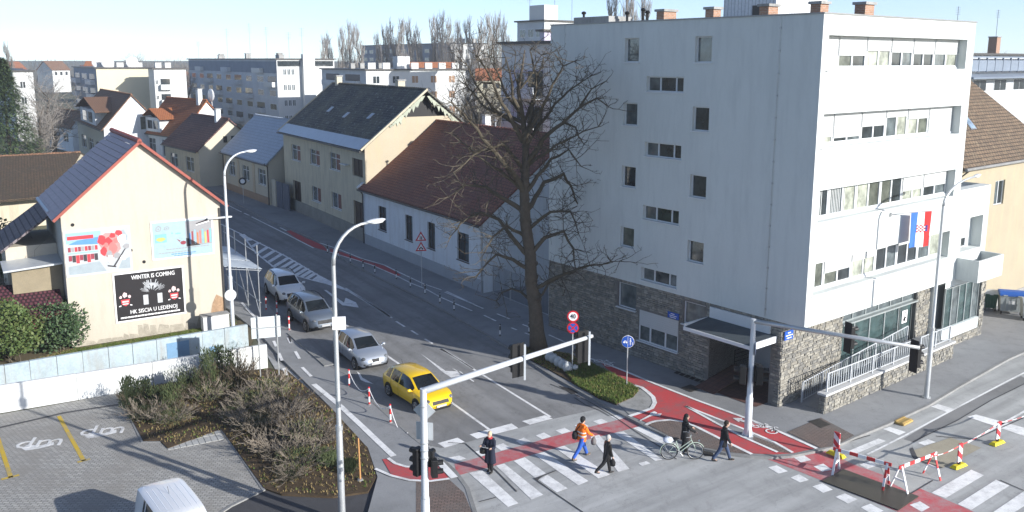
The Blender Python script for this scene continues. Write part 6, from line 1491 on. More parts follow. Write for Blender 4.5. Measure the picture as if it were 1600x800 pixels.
# ================================================================== street furniture
M_galv = mat('galvanised_steel', (.52, .54, .55), .42, .12, 2, 25, 0, metal=.55)
M_wpole = mat('white_painted_steel', (.58, .61, .64), .35, .06, 2, 20, 0, metal=.15)
M_lens = glass('lamp_lens', (.55, .56, .55), .2)
SD = Vector((-.53, .848)); SR = Vector((.848, .53))          # along the street away / across it to the right
def lamp(label, base, top, arm_dir, reach, m, rise=1.0, head=.75, z0=.1):
    t = thing('street_lamp', label, 'street lamp', (base.x, base.y, z0)); a = Vector((arm_dir[0], arm_dir[1], 0)).normalized(); h = top - z0
    mb = MB(); mb.tube([(0, 0, 0), (0, 0, .3), (0, 0, h * .32), (0, 0, h * .33), (0, 0, h - rise)], [.13, .12, .11, .085, .07], 12); p = mb.obj('pole', m, t, 'auto')
    mb = MB(); mb.cyl((0, 0, h * .32), (0, 0, h * .335), .125, .125, 12); mb.cyl((0, 0, 0), (0, 0, .06), .2, .2, 12); mb.obj('collar', m, p)
    mb = MB(); pts = [Vector((0, 0, h - rise))]
    for k in range(1, 9):
        s_ = math.pi / 2 * k / 8; pts.append(a * reach * (1 - math.cos(s_)) + Vector((0, 0, h - rise + rise * math.sin(s_))))
    mb.tube(pts, [.07 - .003 * k for k in range(9)], 10); mb.obj('arm', m, t, True)
    c = a * (reach + head / 2 - .1) + Vector((0, 0, h + .01)); ang = math.atan2(a.y, a.x)
    mb = MB(); mb.ball((0, 0, .03), head / 2, 1, .32, .2, 14, 8); hd = mb.obj('lamp_head', M_wpole, t, True); hd.location = c; hd.rotation_euler = (0, -.06, ang)
    mb = MB(); mb.ball((.05, 0, -.035), head * .33, 1, .34, .16, 12, 6); mb.obj('lens', M_lens, hd, True)
    return t
bL = Vector((-16.04, 48.55)); zL = zat(385, 238, bL)
tL = lamp('tall street lamp with a curved arm at the corner of the yellow house', bL, zL, SR, along(bL, SR, 384, 240), M_wpole, 1.3)
bC = G(535, 816); zC_ = zat(578, 352, bC)
tC = lamp('tall curved street lamp standing nearest the camera beside the shrub bed', bC, zC_, SR, along((bC.x, bC.y), SR, 575, 353), M_galv, 1.3)
bR = G(1447, 621, .1); zR_ = zat(1525, 287, bR)
tR_ = lamp('slim street lamp on the pavement in front of the office ramp', bR, zR_, (BU.x, BU.y), along((bR.x, bR.y), BU, 1522, 287), M_galv, 1.1, .7)
def plate(par, name, c, n, pts, m, th=.02, off=0.0):
    """flat sign plate: pts in plate plane (right, up)"""
    n = Vector((n[0], n[1], 0)).normalized(); r_ = Vector((-n.y, n.x, 0)); c = Vector(c) + n * off
    q = [c + r_ * a + Vector((0, 0, b)) for a, b in pts]; mb = MB(); mb.slab([tuple(p) for p in q], th); return mb.obj(name, m, par)
def circ(r, n=24, a0=0): return [(r * math.cos(6.2832 * k / n + a0), r * math.sin(6.2832 * k / n + a0)) for k in range(n)]
zd = zat(366, 460, bL) - .1
plate(tL, 'round_sign', (.0, -.1, zd), (.5, -.85), circ(.33), M_alu)
zb = zat(522, 504, bC) - .1
plate(tC, 'sign_panel', (.14, -.1, zb), (.15, -1), [(-.22, -.22), (.22, -.22), (.22, .22), (-.22, .22)], M_sign_white, .05)
def signal_head(par, c, faced, n=3, s=1.0, name='signal_head'):
    """box with hoods on the side that faces the traffic"""
    f = Vector((faced[0], faced[1], 0)).normalized(); r_ = Vector((-f.y, f.x, 0)); c = Vector(c); w, d, h = .15 * s, .11 * s, .16 * s * n
    mb = MB(); P = lambda a, b, z: c + r_ * a + f * b + Vector((0, 0, z))
    q = [P(-w, -d, -h), P(w, -d, -h), P(w, d, -h), P(-w, d, -h), P(-w, -d, h), P(w, -d, h), P(w, d, h), P(-w, d, h)]
    i = len(mb.v); mb.v += [tuple(p) for p in q]
    for ff in ((0, 3, 2, 1), (4, 5, 6, 7), (0, 1, 5, 4), (1, 2, 6, 5), (2, 3, 7, 6), (3, 0, 4, 7)): mb.f.append(tuple(i + k for k in ff)); mb.m.append(0)
    hd = mb.obj(name, M_blk, par, bevel=.02)
    for k in range(n):
        z = h - (2 * k + 1) * h / n; mb = MB(); p0 = P(0, d, z); L_ = .2 * s
        ring = [(r_ * math.cos(a) + Vector((0, 0, math.sin(a)))) * .115 * s for a in [math.pi * (-.1 + 1.2 * j / 9) for j in range(10)]]
        for a, b in zip(ring, ring[1:]): mb.poly([p0 + a, p0 + b, p0 + b * .95 + f * L_, p0 + a * .95 + f * L_])
        mb.obj('hood', M_blk, hd)
        mb = MB(); mb.disc(p0 + f * .006, f, .1 * s, 14); mb.obj('signal_lens', glass(('lens_red', 'lens_amber', 'lens_green')[k % 3], ((.12, .01, .01), (.12, .06, .01), (.01, .09, .06))[k % 3], .15), hd)
    return hd
def backboard(par, c, faced, w, h):
    f = Vector((faced[0], faced[1], 0)).normalized(); return plate(par, 'backing_board', c, -f, [(-w, -h), (w, -h), (w, h), (-w, h)], M_blk, .015)
# near signal gantry
pb = G(666, 878); pz = zat(660, 611, pb); pe = G(925, 527, pz); adir = (pe - Vector((pb.x, pb.y, pz))); AL = adir.length; ad = adir.normalized()
tn = thing('signal_gantry', 'white signal mast with a long arm reaching over the road, nearest the camera', 'traffic light', (pb.x, pb.y, 0))
mb = MB(); mb.tube([(0, 0, 0), (0, 0, 2.2), (0, 0, 2.26), (0, 0, pz + .08)], [.15, .14, .12, .105], 14); pm = mb.obj('mast', M_wpole, tn, 'auto')
mb = MB()
for z in (2.2, 3.55, 3.8, 4.05, pz - .5): mb.cyl((0, 0, z), (0, 0, z + .035), .135, .135, 14)
mb.obj('clamp_band', M_galv, pm)
mb = MB(); mb.tube([Vector((0, 0, pz)), ad * AL * .5 + Vector((0, 0, pz + .03)), ad * AL + Vector((0, 0, pz + .05))], [.11, .095, .07], 12); mb.obj('arm', M_wpole, tn, True)
away = Vector((-.53, .848, 0))
for px, py0, py1 in ((813, 538, 591), (914, 518, 568)):
    u = along((pb.x, pb.y), ad, px, 560); p = ad * u; w_ = Vector((pb.x, pb.y)) + p.to_2d(); z1, z0 = zat(px, py0, w_), zat(px, py1, w_); zc = (z0 + z1) / 2
    backboard(tn, p + away * .12 + Vector((0, 0, zc)), away, .24, (z1 - z0) / 2)
    signal_head(tn, p + away * .3 + Vector((0, 0, zc)), away, 3, 1.0)
    mb = MB(); c = p - away * .0 + Vector((0, 0, zc)); mb.box(c.x + .12, c.x + .19, c.y - .05, c.y + .02, zc - (z1 - z0) / 2 - .05, zc + (z1 - z0) / 2); mb.obj('hanger', M_wpole, tn)
def zpole(px, py, b): return zat(px, py, b)
za, zb2, zc2 = zpole(660, 645, pb), zpole(660, 677, pb), zpole(664, 724, pb)
fn = Vector((.2, 1, 0)).normalized()
plate(tn, 'diamond_sign', (0, .16, za), (-fn.x, -fn.y), [(-.36, 0), (0, -.36), (.36, 0), (0, .36)], M_alu)
plate(tn, 'square_sign', (0, .16, zb2), (-fn.x, -fn.y), [(-.27, -.29), (.27, -.29), (.27, .29), (-.27, .29)], M_alu)
signal_head(tn, (-.22, .1, zc2 + .02), (-.75, .66), 3, .95); signal_head(tn, (.16, .12, zc2 + .12), (.3, .95), 2, .85); signal_head(tn, (.30, -.02, zc2 - .14), (.95, .25), 2, .9)
# far-side signal gantry in front of the entrance
qb = G(1168, 681, .1); qz = zat(1178, 502, qb); qe = G(1437, 545, qz); bd = (qe - Vector((qb.x, qb.y, qz))); BL = bd.length; bd = bd.normalized()
tg = thing('signal_gantry', 'signal mast with an arm toward the right, standing on the red cycle track', 'traffic light', (qb.x, qb.y, .1))
mb = MB(); mb.tube([(0, 0, 0), (0, 0, 1.7), (0, 0, 1.75), (0, 0, qz)], [.16, .15, .125, .1], 14); pm = mb.obj('mast', M_wpole, tg, 'auto')
mb = MB(); mb.box(-.2, .2, -.2, .2, 0, .04)
for a in range(4): mb.slab([(.14 * math.cos(a * 1.57), .14 * math.sin(a * 1.57), .04), (.26 * math.cos(a * 1.57), .26 * math.sin(a * 1.57), .04), (.15 * math.cos(a * 1.57), .15 * math.sin(a * 1.57), .35)], .015)
mb.obj('base_plate', M_wpole, pm)
mb = MB(); mb.tube([Vector((0, 0, qz - .1)), bd * BL * .5 + Vector((0, 0, qz - .08)), bd * BL + Vector((0, 0, qz - .06))], [.095, .085, .07], 12); mb.obj('arm', M_galv, tg, True)
tofar = Vector((BU.x, BU.y, 0))
for px, py0, py1 in ((1325, 505, 553), (1431, 533, 584)):
    u = along((qb.x, qb.y), bd, px, 540); p = bd * u; w_ = Vector((qb.x, qb.y)) + p.to_2d(); z1, z0 = zat(px, py0, w_) - .1, zat(px, py1, w_) - .1; zc = (z0 + z1) / 2
    backboard(tg, p + Vector((.02, .14, zc)), (.9, .35), .2, (z1 - z0) / 2); signal_head(tg, p + Vector((.15, .2, zc)), (.93, .37), 3, .95)
zs_ = zat(1185, 585, qb) - .1
for off_, fc in (((-.36, -.08), (-.9, .2)), ((.22, .1), (.6, .8)), ((.32, -.16), (.95, -.2))): signal_head(tg, (off_[0], off_[1], zs_), fc, 2, 1.2)
mb = MB(); mb.tube([(-.45, .1, zs_ + .1), (0, 0, zs_ + .1), (.3, .1, zs_ + .1)], .025, 6); mb.obj('bracket', M_blk, tg)
zz = zat(1183, 545, qb) - .1; plate(tg, 'round_sign', (.14, .02, zz), (.93, -.2), circ(.3), M_alu); plate(tg, 'round_sign_face', (.14, .02, zz), (.93, -.2), circ(.28), M_sign_blue, .01, .012)
# sign posts
toward = Vector((.53, -.848, 0))
def sign_post(name, label, b, h):
    t = thing(name, label, 'road sign', (b.x, b.y, b.z)); mb = MB(); mb.cyl((0, 0, 0), (0, 0, h), .03, .03, 8); mb.obj('post', M_galv, t); return t
b = G(659, 447, .1); h = zat(657, 362, b); t = sign_post('warning_sign', 'two stacked red triangle warning signs on a post by the white house', b, h - .1)
toc = Vector((.15, -1, 0))
for py, k in ((371, 0), (387, 1)):
    z = zat(657, py, b) - .1; s_ = .44
    tri = lambda r: [(-r * .88, -r * .52), (r * .88, -r * .52), (0, r)]
    plate(t, 'triangle', (0, -.05, z), toc, tri(s_), M_sign_red, .02); plate(t, 'triangle_face', (0, -.05, z), toc, tri(s_ * .66), M_sign_white, .01, .012)
    fig = [[(-.09, -.13), (-.03, -.13), (-.02, .08), (-.07, .1)], [(.02, -.13), (.08, -.13), (.09, .06), (.03, .1)], [(-.08, .1), (-.03, .1), (-.04, .15)]] if k == 0 else [[(-.15, -.12), (-.04, -.12), (-.05, -.02), (-.14, -.02)], [(.04, -.12), (.15, -.12), (.14, -.02), (.05, -.02)], [(-.1, -.03), (.1, -.03), (.02, .07), (-.05, .07)]]
    for f_ in fig: plate(t, 'pictogram', (0, -.05, z), toc, f_, M_blk, .004, .018)
b = G(894, 582, ZP); h = zat(895, 485, b); t = sign_post('speed_sign', 'speed limit 40 sign above a blue no stopping sign on the tree bed', b, h - .12)
z = zat(895, 494, b) - ZP; toc = Vector((-.05, -1, 0))
plate(t, 'red_ring', (0, -.05, z), toc, circ(.30), M_sign_red); plate(t, 'sign_face', (0, -.05, z), toc, circ(.225), M_sign_white, .01, .012)
text_part('numerals', '40', .34, M_blk, t, (0, -.076, z), (math.pi / 2, 0, -.05), .85)
z = zat(895, 512, b) - ZP; plate(t, 'red_ring', (0, -.05, z), toc, circ(.30), M_sign_red); plate(t, 'blue_face', (0, -.05, z), toc, circ(.235), M_sign_blue, .01, .012)
for s_ in (1, -1):
    a = s_ * math.pi / 4; c_, n_ = Vector((math.cos(a), math.sin(a))) * .24, Vector((-math.sin(a), math.cos(a))) * .03
    plate(t, 'red_bar', (0, -.05, z), toc, [(-c_.x - n_.x, -c_.y - n_.y), (c_.x - n_.x, c_.y - n_.y), (c_.x + n_.x, c_.y + n_.y), (-c_.x + n_.x, -c_.y + n_.y)], M_sign_red, .004, .018 + .002 * s_)
b = G(979, 604, ZP); h = zat(973, 523, b); t = sign_post('path_sign', 'round blue shared path sign on the grassy tip of the tree bed', b, h - .1)
z = zat(973, 533, b) - ZP; toc = Vector((-.12, -1, 0)); plate(t, 'white_rim', (0, -.05, z), toc, circ(.31), M_sign_white); plate(t, 'blue_face', (0, -.05, z), toc, circ(.29), M_sign_blue, .01, .012)
for f_ in ([(-.008, -.27), (.008, -.27), (.008, .27), (-.008, .27)], [(.1, -.17), (.13, -.17), (.14, .02), (.1, .02)], [(.08, .0), (.17, .0), (.15, .1), (.1, .1)], [(.2, -.15), (.23, -.15), (.23, -.02), (.2, -.02)], [(-.24, -.03), (-.18, -.09), (-.12, -.03), (-.18, .03)], [(-.12, -.05), (-.06, -.09), (-.02, -.03), (-.07, .02)], [(-.18, .02), (-.07, .0), (-.07, .04), (-.16, .06)]): plate(t, 'pictogram', (0, -.05, z), toc, f_, M_sign_white, .004, .018)
plate(t, 'pictogram', (0, -.05, z), toc, [(.12 + a, .15 + c) for a, c in circ(.035, 10)], M_sign_white, .004, .018)
b = G(381, 318, .1); t = sign_post('small_sign', 'small round sign on a thin post by the slate roofed house', b, zat(380, 280, b) - .1); plate(t, 'sign_plate', (0, -.04, zat(380, 283, b) - .1), (.1, -1), circ(.42), M_blk); plate(t, 'sign_face', (0, -.04, zat(380, 283, b) - .1), (.1, -1), circ(.25), M_sign_white, .01, .012)
b0, b1 = G(407, 589, .1), G(436, 586, .1); t = thing('notice_board', 'plain pale back of a large sign board on two posts beside the white wall', 'sign board', (b0.x, b0.y, .1)); dv = (b1 - b0)
for p in (Vector((0, 0, 0)), dv): mb = MB(); mb.cyl(p, p + Vector((0, 0, zat(399, 497, b0))), .035, .035, 8); mb.obj('post', M_galv, t)
z1, z0 = zat(395, 497, b0) - .1, zat(395, 530, b0) - .1; dn = dv.normalized(); e0, e1 = dn * -.32, dv + dn * .18; nn = Vector((dn.y, -dn.x, 0)); up_ = -nn * .05
mb = MB(); mb.slab([tuple(e0 + up_ + Vector((0, 0, z0))), tuple(e1 + up_ + Vector((0, 0, z0))), tuple(e1 + up_ + Vector((0, 0, z1))), tuple(e0 + up_ + Vector((0, 0, z1)))], .03); mb.obj('board', mat('board_back', (.62, .67, .68), .5, .08), t)
mb = MB(); mb.slab([tuple(e0 - up_ * .4 + Vector((0, 0, (z0 + z1) / 2 - .02))), tuple(e1 - up_ * .4 + Vector((0, 0, (z0 + z1) / 2 - .02))), tuple(e1 - up_ * .4 + Vector((0, 0, (z0 + z1) / 2 + .02))), tuple(e0 - up_ * .4 + Vector((0, 0, (z0 + z1) / 2 + .02)))], .03); mb.obj('stiffener', M_galv, t)
b = G(563, 750, .1); t = thing('marker_post', 'thin weathered orange post at the near end of the shrub bed', 'post', (b.x, b.y, .09)); mb = MB(); mb.cyl((0, 0, 0), (-.03, 0, 1.7), .035, .03, 8); mb.obj('post_shaft', mat('orange_wood', (.50, .26, .10), .8, .2), t); mb = MB(); mb.cyl((0, 0, 0), (0, 0, .06), .12, .1, 8); mb.obj('post_foot', M_conc, t)
# bollards
M_rw = stripes('red_white_bands', (.55, .03, .03), (.78, .78, .78), .26); M_bw = stripes('black_white_bands', (.03, .03, .03), (.72, .72, .72), .25)
def bollard(label, b, h, m, group, cap):
    t = thing('bollard', label, 'bollard', (b.x, b.y, b.z), 0, group)
    mb = MB(); mb.tube([(0, 0, 0), (0, 0, h - .05)], .045, 10); mb.obj('shaft', m, t); mb = MB(); mb.ball((0, 0, h - .05), .05, 1, 1, 1.1, 10, 6); mb.obj('cap', cap, t, True); mb = MB(); mb.cyl((0, 0, 0), (0, 0, .03), .09, .08, 10); mb.obj('foot', M_conc, t); return t
RB = [(416, 484), (433, 491), (452, 516), (545.6, 603), (577, 632), (610, 660)]
wr = ['beside the white car', 'between the white and grey cars', 'at the end of the low kerb island', 'beside the silver car', 'behind the yellow car', 'nearest the yellow car door']
tops = []
for k, (x, y) in enumerate(RB):
    b = G(x, y, ZP); bollard('red and white bollard on the left kerb ' + wr[k], b, .86, M_rw, 'red and white bollards on the left kerb', M_sign_red); tops.append(b + Vector((0, 0, .8)))
for k in (3, 4, 5):
    a = tops[k]; e = tops[k + 1] if k < 5 else a + Vector((.9, -1.2, -.75)); mb = MB(); mb.tube([a.lerp(e, s_ / 10) - Vector((0, 0, .5 * 4 * (s_ / 10) * (1 - s_ / 10))) if True else a for s_ in range(11)], .016, 5)
    tag(mb.obj('barrier_chain', M_sign_white), 'white sagging chain from the bollard ' + wr[k], 'chain', 'white chains between bollards')
BB = zs(340, 300, [(687, 382), (755, 410), (830, 443), (910, 478), (983, 510), (1117, 545), (1205, 598), (1297, 641), (1390, 696), (1478, 742)]) + zs(660, 360, [(485, 662), (667, 644)])
for k, (x, y) in enumerate(BB):
    bollard(f'black and white bollard, {NTH[k]} along the cycle track counted from far end', G(x, y, ZP), .74, M_bw, 'bollards along the cycle track', M_blk)
# covered scaffold walkway beside the yellow house
s0 = G(407, 497, ZP); sc_ = thing('scaffold', 'tube scaffold with sloping sheet roof over the pavement beside yellow house', 'scaffold', (s0.x, s0.y, ZP))
sx, sy = -SR * 1.75, SD * 2.6
def SP(i, j, z): v = sx * i + sy * j; return (v.x, v.y, z)
for j in range(4):
    for i in (0, 1): mb = MB(); mb.cyl(SP(i, j, 0), SP(i, j, 4.6 if i == 0 else 4.0), .03, .03, 7); mb.obj('standard', M_galv, sc_)
    mb = MB(); mb.cyl(SP(-.1, j, 3.0), SP(1.1, j, 3.35), .026, .026, 6); mb.obj('transom', M_galv, sc_)
for z in (1.05, 3.0, 4.1):
    mb = MB(); mb.cyl(SP(0, -.1, z), SP(0, 3.1, z), .026, .026, 6); mb.obj('ledger', M_galv, sc_)
for j in range(3):
    mb = MB(); mb.cyl(SP(0, j, .2), SP(0, j + 1, 2.9), .024, .024, 6); mb.obj('brace', M_galv, sc_)
    mb = MB()
    for k in range(9): mb.slab([SP(-.15 + 1.3 * k / 9, j + .03, 3.06 + .05 * k), SP(-.15 + 1.3 * (k + .92) / 9, j + .03, 3.06 + .05 * k + .03), SP(-.15 + 1.3 * (k + .92) / 9, j + .96, 3.06 + .05 * k + .03), SP(-.15 + 1.3 * k / 9, j + .96, 3.06 + .05 * k)], .02)
    mb.obj('roof_sheet', mat('pale_sheet', (.55, .60, .64), .5, .1, metal=.2), sc_)
# waste bins
M_bing, M_bink, M_binb = mat('bin_green', (.02, .075, .05), .5, .15), mat('bin_grey', (.36, .39, .39), .55, .12), mat('bin_blue', (.03, .11, .40), .45, .1)
def container(label, b, ang, w, d, h, body, lid, sticker=True):
    t = thing('waste_bin', label, 'waste bin', (b.x, b.y, ZP), ang, 'waste bins by the hedge'); mb = MB()
    q = [(-w * .44, -d * .42), (w * .44, -d * .42), (w * .44, d * .42), (-w * .44, d * .42)]; r_ = [(-w / 2, -d / 2), (w / 2, -d / 2), (w / 2, d / 2), (-w / 2, d / 2)]
    for k in range(4): a, c = k, (k + 1) % 4; mb.poly([(*q[a], .2), (*q[c], .2), (*r_[c], h * .8), (*r_[a], h * .8)])
    mb.poly([(*p, .2) for p in q][::-1]); mb.poly([(*p, h * .8) for p in r_])
    for k in range(3): mb.box(-w * .25 + w * .22 * k, -w * .25 + w * .22 * k + .05, -d / 2 - .0, -d * .43, .35, h * .72)
    mb.obj('body', body, t); mb = MB(); n_ = 8; prof = [(-d / 2 - .04, h * .8), (-d / 2, h * .88), (-d * .3, h * .97), (0, h), (d * .3, h * .97), (d / 2 + .02, h * .86), (d / 2 + .02, h * .8)]
    for a, c in zip(prof, prof[1:]): mb.poly([(-w / 2 - .03, *a), (w / 2 + .03, *a), (w / 2 + .03, *c), (-w / 2 - .03, *c)])
    for s_ in (-1, 1): mb.poly([(s_ * (w / 2 + .03), *p) for p in (prof if s_ > 0 else prof[::-1])])
    mb.poly([(-w / 2 - .03, prof[0][0], h * .8), (-w / 2 - .03, prof[-1][0], h * .8), (w / 2 + .03, prof[-1][0], h * .8), (w / 2 + .03, prof[0][0], h * .8)]); ld = mb.obj('lid', lid, t)
    for s_ in (-1, 1): mb = MB(); mb.box(s_ * w * .3 - .12, s_ * w * .3 + .12, -d / 2 - .1, -d / 2 - .04, h * .8, h * .84); mb.obj('handle', body, ld)
    for x in (-1, 1):
        for y in (-1, 1): mb = MB(); mb.cyl((x * w * .4 - .03, y * d * .36, .1), (x * w * .4 + .03, y * d * .36, .1), .1, .1, 12); mb.box(x * w * .4 - .04, x * w * .4 + .04, y * d * .36 - .03, y * d * .36 + .03, .1, .24); mb.obj('wheel', M_blk, t)
    if sticker: mb = MB(); mb.box(-.18, .18, -d * .475, -d * .46 + .02, h * .45, h * .72); mb.obj('sticker', M_sign_white, t)
    return t
aB = OFA - 1.0
container('dark green lidded bin, leftmost of the waste bins', G(1545, 484, ZP), aB, .75, .75, 1.35, M_bing, mat('bin_lid_pale', (.5, .52, .52), .5, .1), False)
container('big grey waste container with a blue lid', G(1577, 489, ZP), aB, 1.35, .95, 1.5, M_bink, M_binb)
container('grey waste container cut by the right edge of the view', G(1613, 500, ZP), aB, 1.35, .95, 1.4, M_bink, M_bink)
# road works
M_rws = stripes('warning_beam', (.58, .03, .03), (.80, .80, .80), .32, 'X', 0.0); M_rwd = stripes('warning_panel', (.50, .03, .04), (.72, .72, .72), .24, 'Z', .9)
def trestle(label, L0, L1, R0, R1, m):
    a, b, c, e = [G(*p, .03) for p in (L0, L1, R0, R1)]; ml, mr = (a + b) / 2, (c + e) / 2; d = (mr - ml); L = d.length; ang = math.atan2(d.y, d.x)
    t = thing('trestle_barrier', label, 'barrier', (ml.x, ml.y, .03), ang, 'striped trestles round the road hole')
    mb = MB(); mb.box(-.15, L + .15, -.02, .02, .88, 1.01); mb.obj('beam', m, t)
    for u in (0, L):
        for s_ in (-1, 1): mb = MB(); mb.slab([(u - .04, s_ * .36, 0), (u + .04, s_ * .36, 0), (u + .04, s_ * .03, .98), (u - .04, s_ * .03, .98)], .035); mb.obj('leg', M_rw2 if u else M_sign_white, t)
        mb = MB(); mb.box(u - .03, u + .03, -.2, .2, .4, .46); mb.obj('cross_tie', M_sign_white, t)
M_rw2 = stripes('leg_bands', (.55, .03, .03), (.78, .78, .78), .3)
trestle('red and white trestle on the left side of the covered road hole', (1300, 742), (1311, 734), (1379, 767), (1388, 756), M_rws)
trestle('red and white trestle on the right side of the covered road hole', (1412, 771), (1399, 762), (1467, 750), (1446, 741), M_rws)
M_ybase = mat('yellow_rubber', (.68, .55, .02), .6, .12)
def delineator(label, px, py, z0, ang):
    b = G(px, py, z0); t = thing('delineator', label, 'delineator', (b.x, b.y, z0), ang, 'warning panels at the road works')
    mb = MB(); mb.slab([(-.38, -.1, .13), (.38, -.1, .13), (.38, .1, .13), (-.38, .1, .13)], .02)
    for p in ([(-.5, -.17, 0), (.5, -.17, 0), (.38, -.1, .13), (-.38, -.1, .13)], [(.5, .17, 0), (-.5, .17, 0), (-.38, .1, .13), (.38, .1, .13)], [(.5, -.17, 0), (.5, .17, 0), (.38, .1, .13), (.38, -.1, .13)], [(-.5, .17, 0), (-.5, -.17, 0), (-.38, -.1, .13), (-.38, .1, .13)]): mb.poly(p)
    bo_ = mb.obj('base', M_ybase, t); bo_.scale = (.78, .85, .85); mb = MB(); mb.box(-.13, .13, -.025, .025, .2, .98); mb.obj('panel', M_rwd, t); mb = MB(); mb.box(-.06, .06, -.03, .03, .1, .22); mb.obj('stem', M_blk, t); return b
delineator('striped warning panel on a yellow base at the cycle track kerb', 1306, 711, .1, -.9)
d2 = delineator('striped warning panel on a yellow base right of the trestles', 1498, 729, .02, .55); d3 = delineator('striped warning panel on a yellow base, farthest right', 1558, 693, .02, .55)
pts = [G(1456, 713, .98), d2 + Vector((0, 0, .9)), d3 + Vector((0, 0, .92)), G(1625, 640, .9)]; TH = .018; mb = MB(); M_tape = stripes('barrier_tape', (.55, .04, .04), (.8, .8, .8), .3, 'X')
for a, e in zip(pts, pts[1:]):
    for k in range(8):
        f = lambda s_: a.lerp(e, s_) - Vector((0, 0, .3 * s_ * (1 - s_))); p, r_ = f(k / 8), f((k + 1) / 8); tw = .035 * math.cos(k * .9); tw2 = .035 * math.cos((k + 1) * .9)
        mb.slab([tuple(p - Vector((0, 0, TH))), tuple(r_ - Vector((0, 0, TH))), tuple(r_ + Vector((0, tw2 * .5, TH))), tuple(p + Vector((0, tw * .5, TH)))], .004)
tag(mb.obj('barrier_tape', M_tape), 'red and white tape strung between the trestle and warning panels', 'tape')
b = G(1411, 660, 0); mb = MB(); mb.box(-.42, .42, -.25, .25, 0, .09); mb.box(-.4, .4, -.2, -.1, .09, .12); mb.box(-.4, .4, .1, .2, .09, .12)
o = mb.obj('drive_plate', mat('ochre_board', (.45, .31, .11), .8, .25), None, bevel=.02); o.location = (b.x, b.y, .012); o.rotation_euler.z = OFA; tag(o, 'small ochre board lying in the gutter of the side road', 'board')
# ================================================================== cars
def cr(P, x):
    """smooth interpolation through control points"""
    if x <= P[0][0]: return P[0][1]
    if x >= P[-1][0]: return P[-1][1]
    for i in range(len(P) - 1):
        if P[i][0] <= x <= P[i + 1][0]:
            t = (x - P[i][0]) / (P[i + 1][0] - P[i][0]); p1, p2 = P[i][1], P[i + 1][1]
            dx = P[i + 1][0] - P[i][0]
            m1 = (P[i + 1][1] - P[i - 1][1]) / (P[i + 1][0] - P[i - 1][0]) if i > 0 else (p2 - p1) / dx
            m2 = (P[i + 2][1] - p1) / (P[i + 2][0] - P[i][0]) if i + 2 < len(P) else (p2 - p1) / dx
            return (2 * t ** 3 - 3 * t ** 2 + 1) * p1 + (t ** 3 - 2 * t ** 2 + t) * m1 * dx + (-2 * t ** 3 + 3 * t ** 2) * p2 + (t ** 3 - t ** 2) * m2 * dx
M_tyre = mat('tyre', (.015, .015, .015), .85, .2); M_rim = mat('alloy_rim', (.45, .46, .47), .3, .1, metal=.8)
M_head = glass('headlight', (.14, .15, .16), .1); M_trim = mat('black_trim', (.014, .014, .015), .5, .2, 3, 20, 0); M_plt = mat('number_plate', (.42, .42, .42), .5, .03)
G_car = glass('car_glass', (.010, .013, .015), .03, .55)
def car_paint(name, c, metal=.0, rough=.28): return mat(name, c, rough, .04, .8, 40, 0, metal=metal, spec=.5, coat=1.0)
HATCH = dict(L=2.15, top=[(-2.15, .62), (-2.12, .85), (-1.98, 1.12), (-1.72, 1.30), (-1.2, 1.43), (-.5, 1.47), (.1, 1.45), (.42, 1.38), (.8, 1.18), (1.16, .99), (1.6, .92), (1.92, .82), (2.08, .70), (2.15, .52)],
             belt=[(-2.15, .58), (-2.05, .86), (-1.7, .95), (-1, .93), (0, .91), (1.0, .89), (1.6, .83), (1.95, .72), (2.15, .48)], w=[(-2.15, .58), (-2.05, .74), (-1.7, .83), (-1, .86), (0, .865), (1.2, .865), (1.7, .83), (2.0, .68), (2.15, .46)],
             wr=[(-2.15, .46), (-1.8, .52), (-1.2, .585), (0, .61), (.42, .60), (1.16, .70), (1.6, .68), (2.0, .52), (2.15, .36)], cowl=1.14, rf=.43, rr=-1.62, pil=(-.32, -1.15), wheel=.315, wx=(1.33, -1.27), bot=.2)
SUV = dict(L=2.30, top=[(-2.30, .75), (-2.27, 1.02), (-2.12, 1.35), (-1.9, 1.60), (-1.3, 1.68), (-.4, 1.70), (.2, 1.66), (.5, 1.59), (.9, 1.34), (1.22, 1.15), (1.7, 1.08), (2.05, .98), (2.22, .84), (2.30, .62)],
           belt=[(-2.30, .72), (-2.15, 1.02), (-1.8, 1.12), (-1, 1.08), (0, 1.05), (1.1, 1.03), (1.7, .97), (2.05, .86), (2.30, .58)], w=[(-2.30, .66), (-2.15, .82), (-1.8, .90), (-1, .92), (0, .925), (1.3, .925), (1.8, .89), (2.12, .74), (2.30, .54)],
           wr=[(-2.30, .5), (-1.9, .58), (-1.3, .63), (0, .66), (.5, .65), (1.22, .76), (1.7, .74), (2.1, .58), (2.30, .42)], cowl=1.2, rf=.51, rr=-1.95, pil=(-.35, -1.3), wheel=.36, wx=(1.40, -1.32), bot=.26)
VAN = dict(L=2.20, top=[(-2.20, .8), (-2.19, 1.3), (-2.15, 1.72), (-2.0, 1.82), (-1.3, 1.85), (0, 1.86), (.6, 1.82), (.9, 1.68), (1.5, 1.15), (1.85, 1.0), (2.1, .85), (2.20, .6)],
           belt=[(-2.20, .75), (-2.1, 1.0), (-1, 1.05), (0, 1.05), (1.4, 1.0), (1.9, .85), (2.20, .55)], w=[(-2.20, .80), (-2.1, .87), (-1, .9), (1.4, .9), (1.9, .82), (2.20, .6)], wr=[(-2.20, .64), (-2.0, .70), (0, .71), (.9, .68), (1.5, .72), (1.9, .66), (2.20, .45)], cowl=1.5, rf=.92, rr=-1.2, pil=(.0, -.9), wheel=.31, wx=(1.4, -1.25), bot=.22)
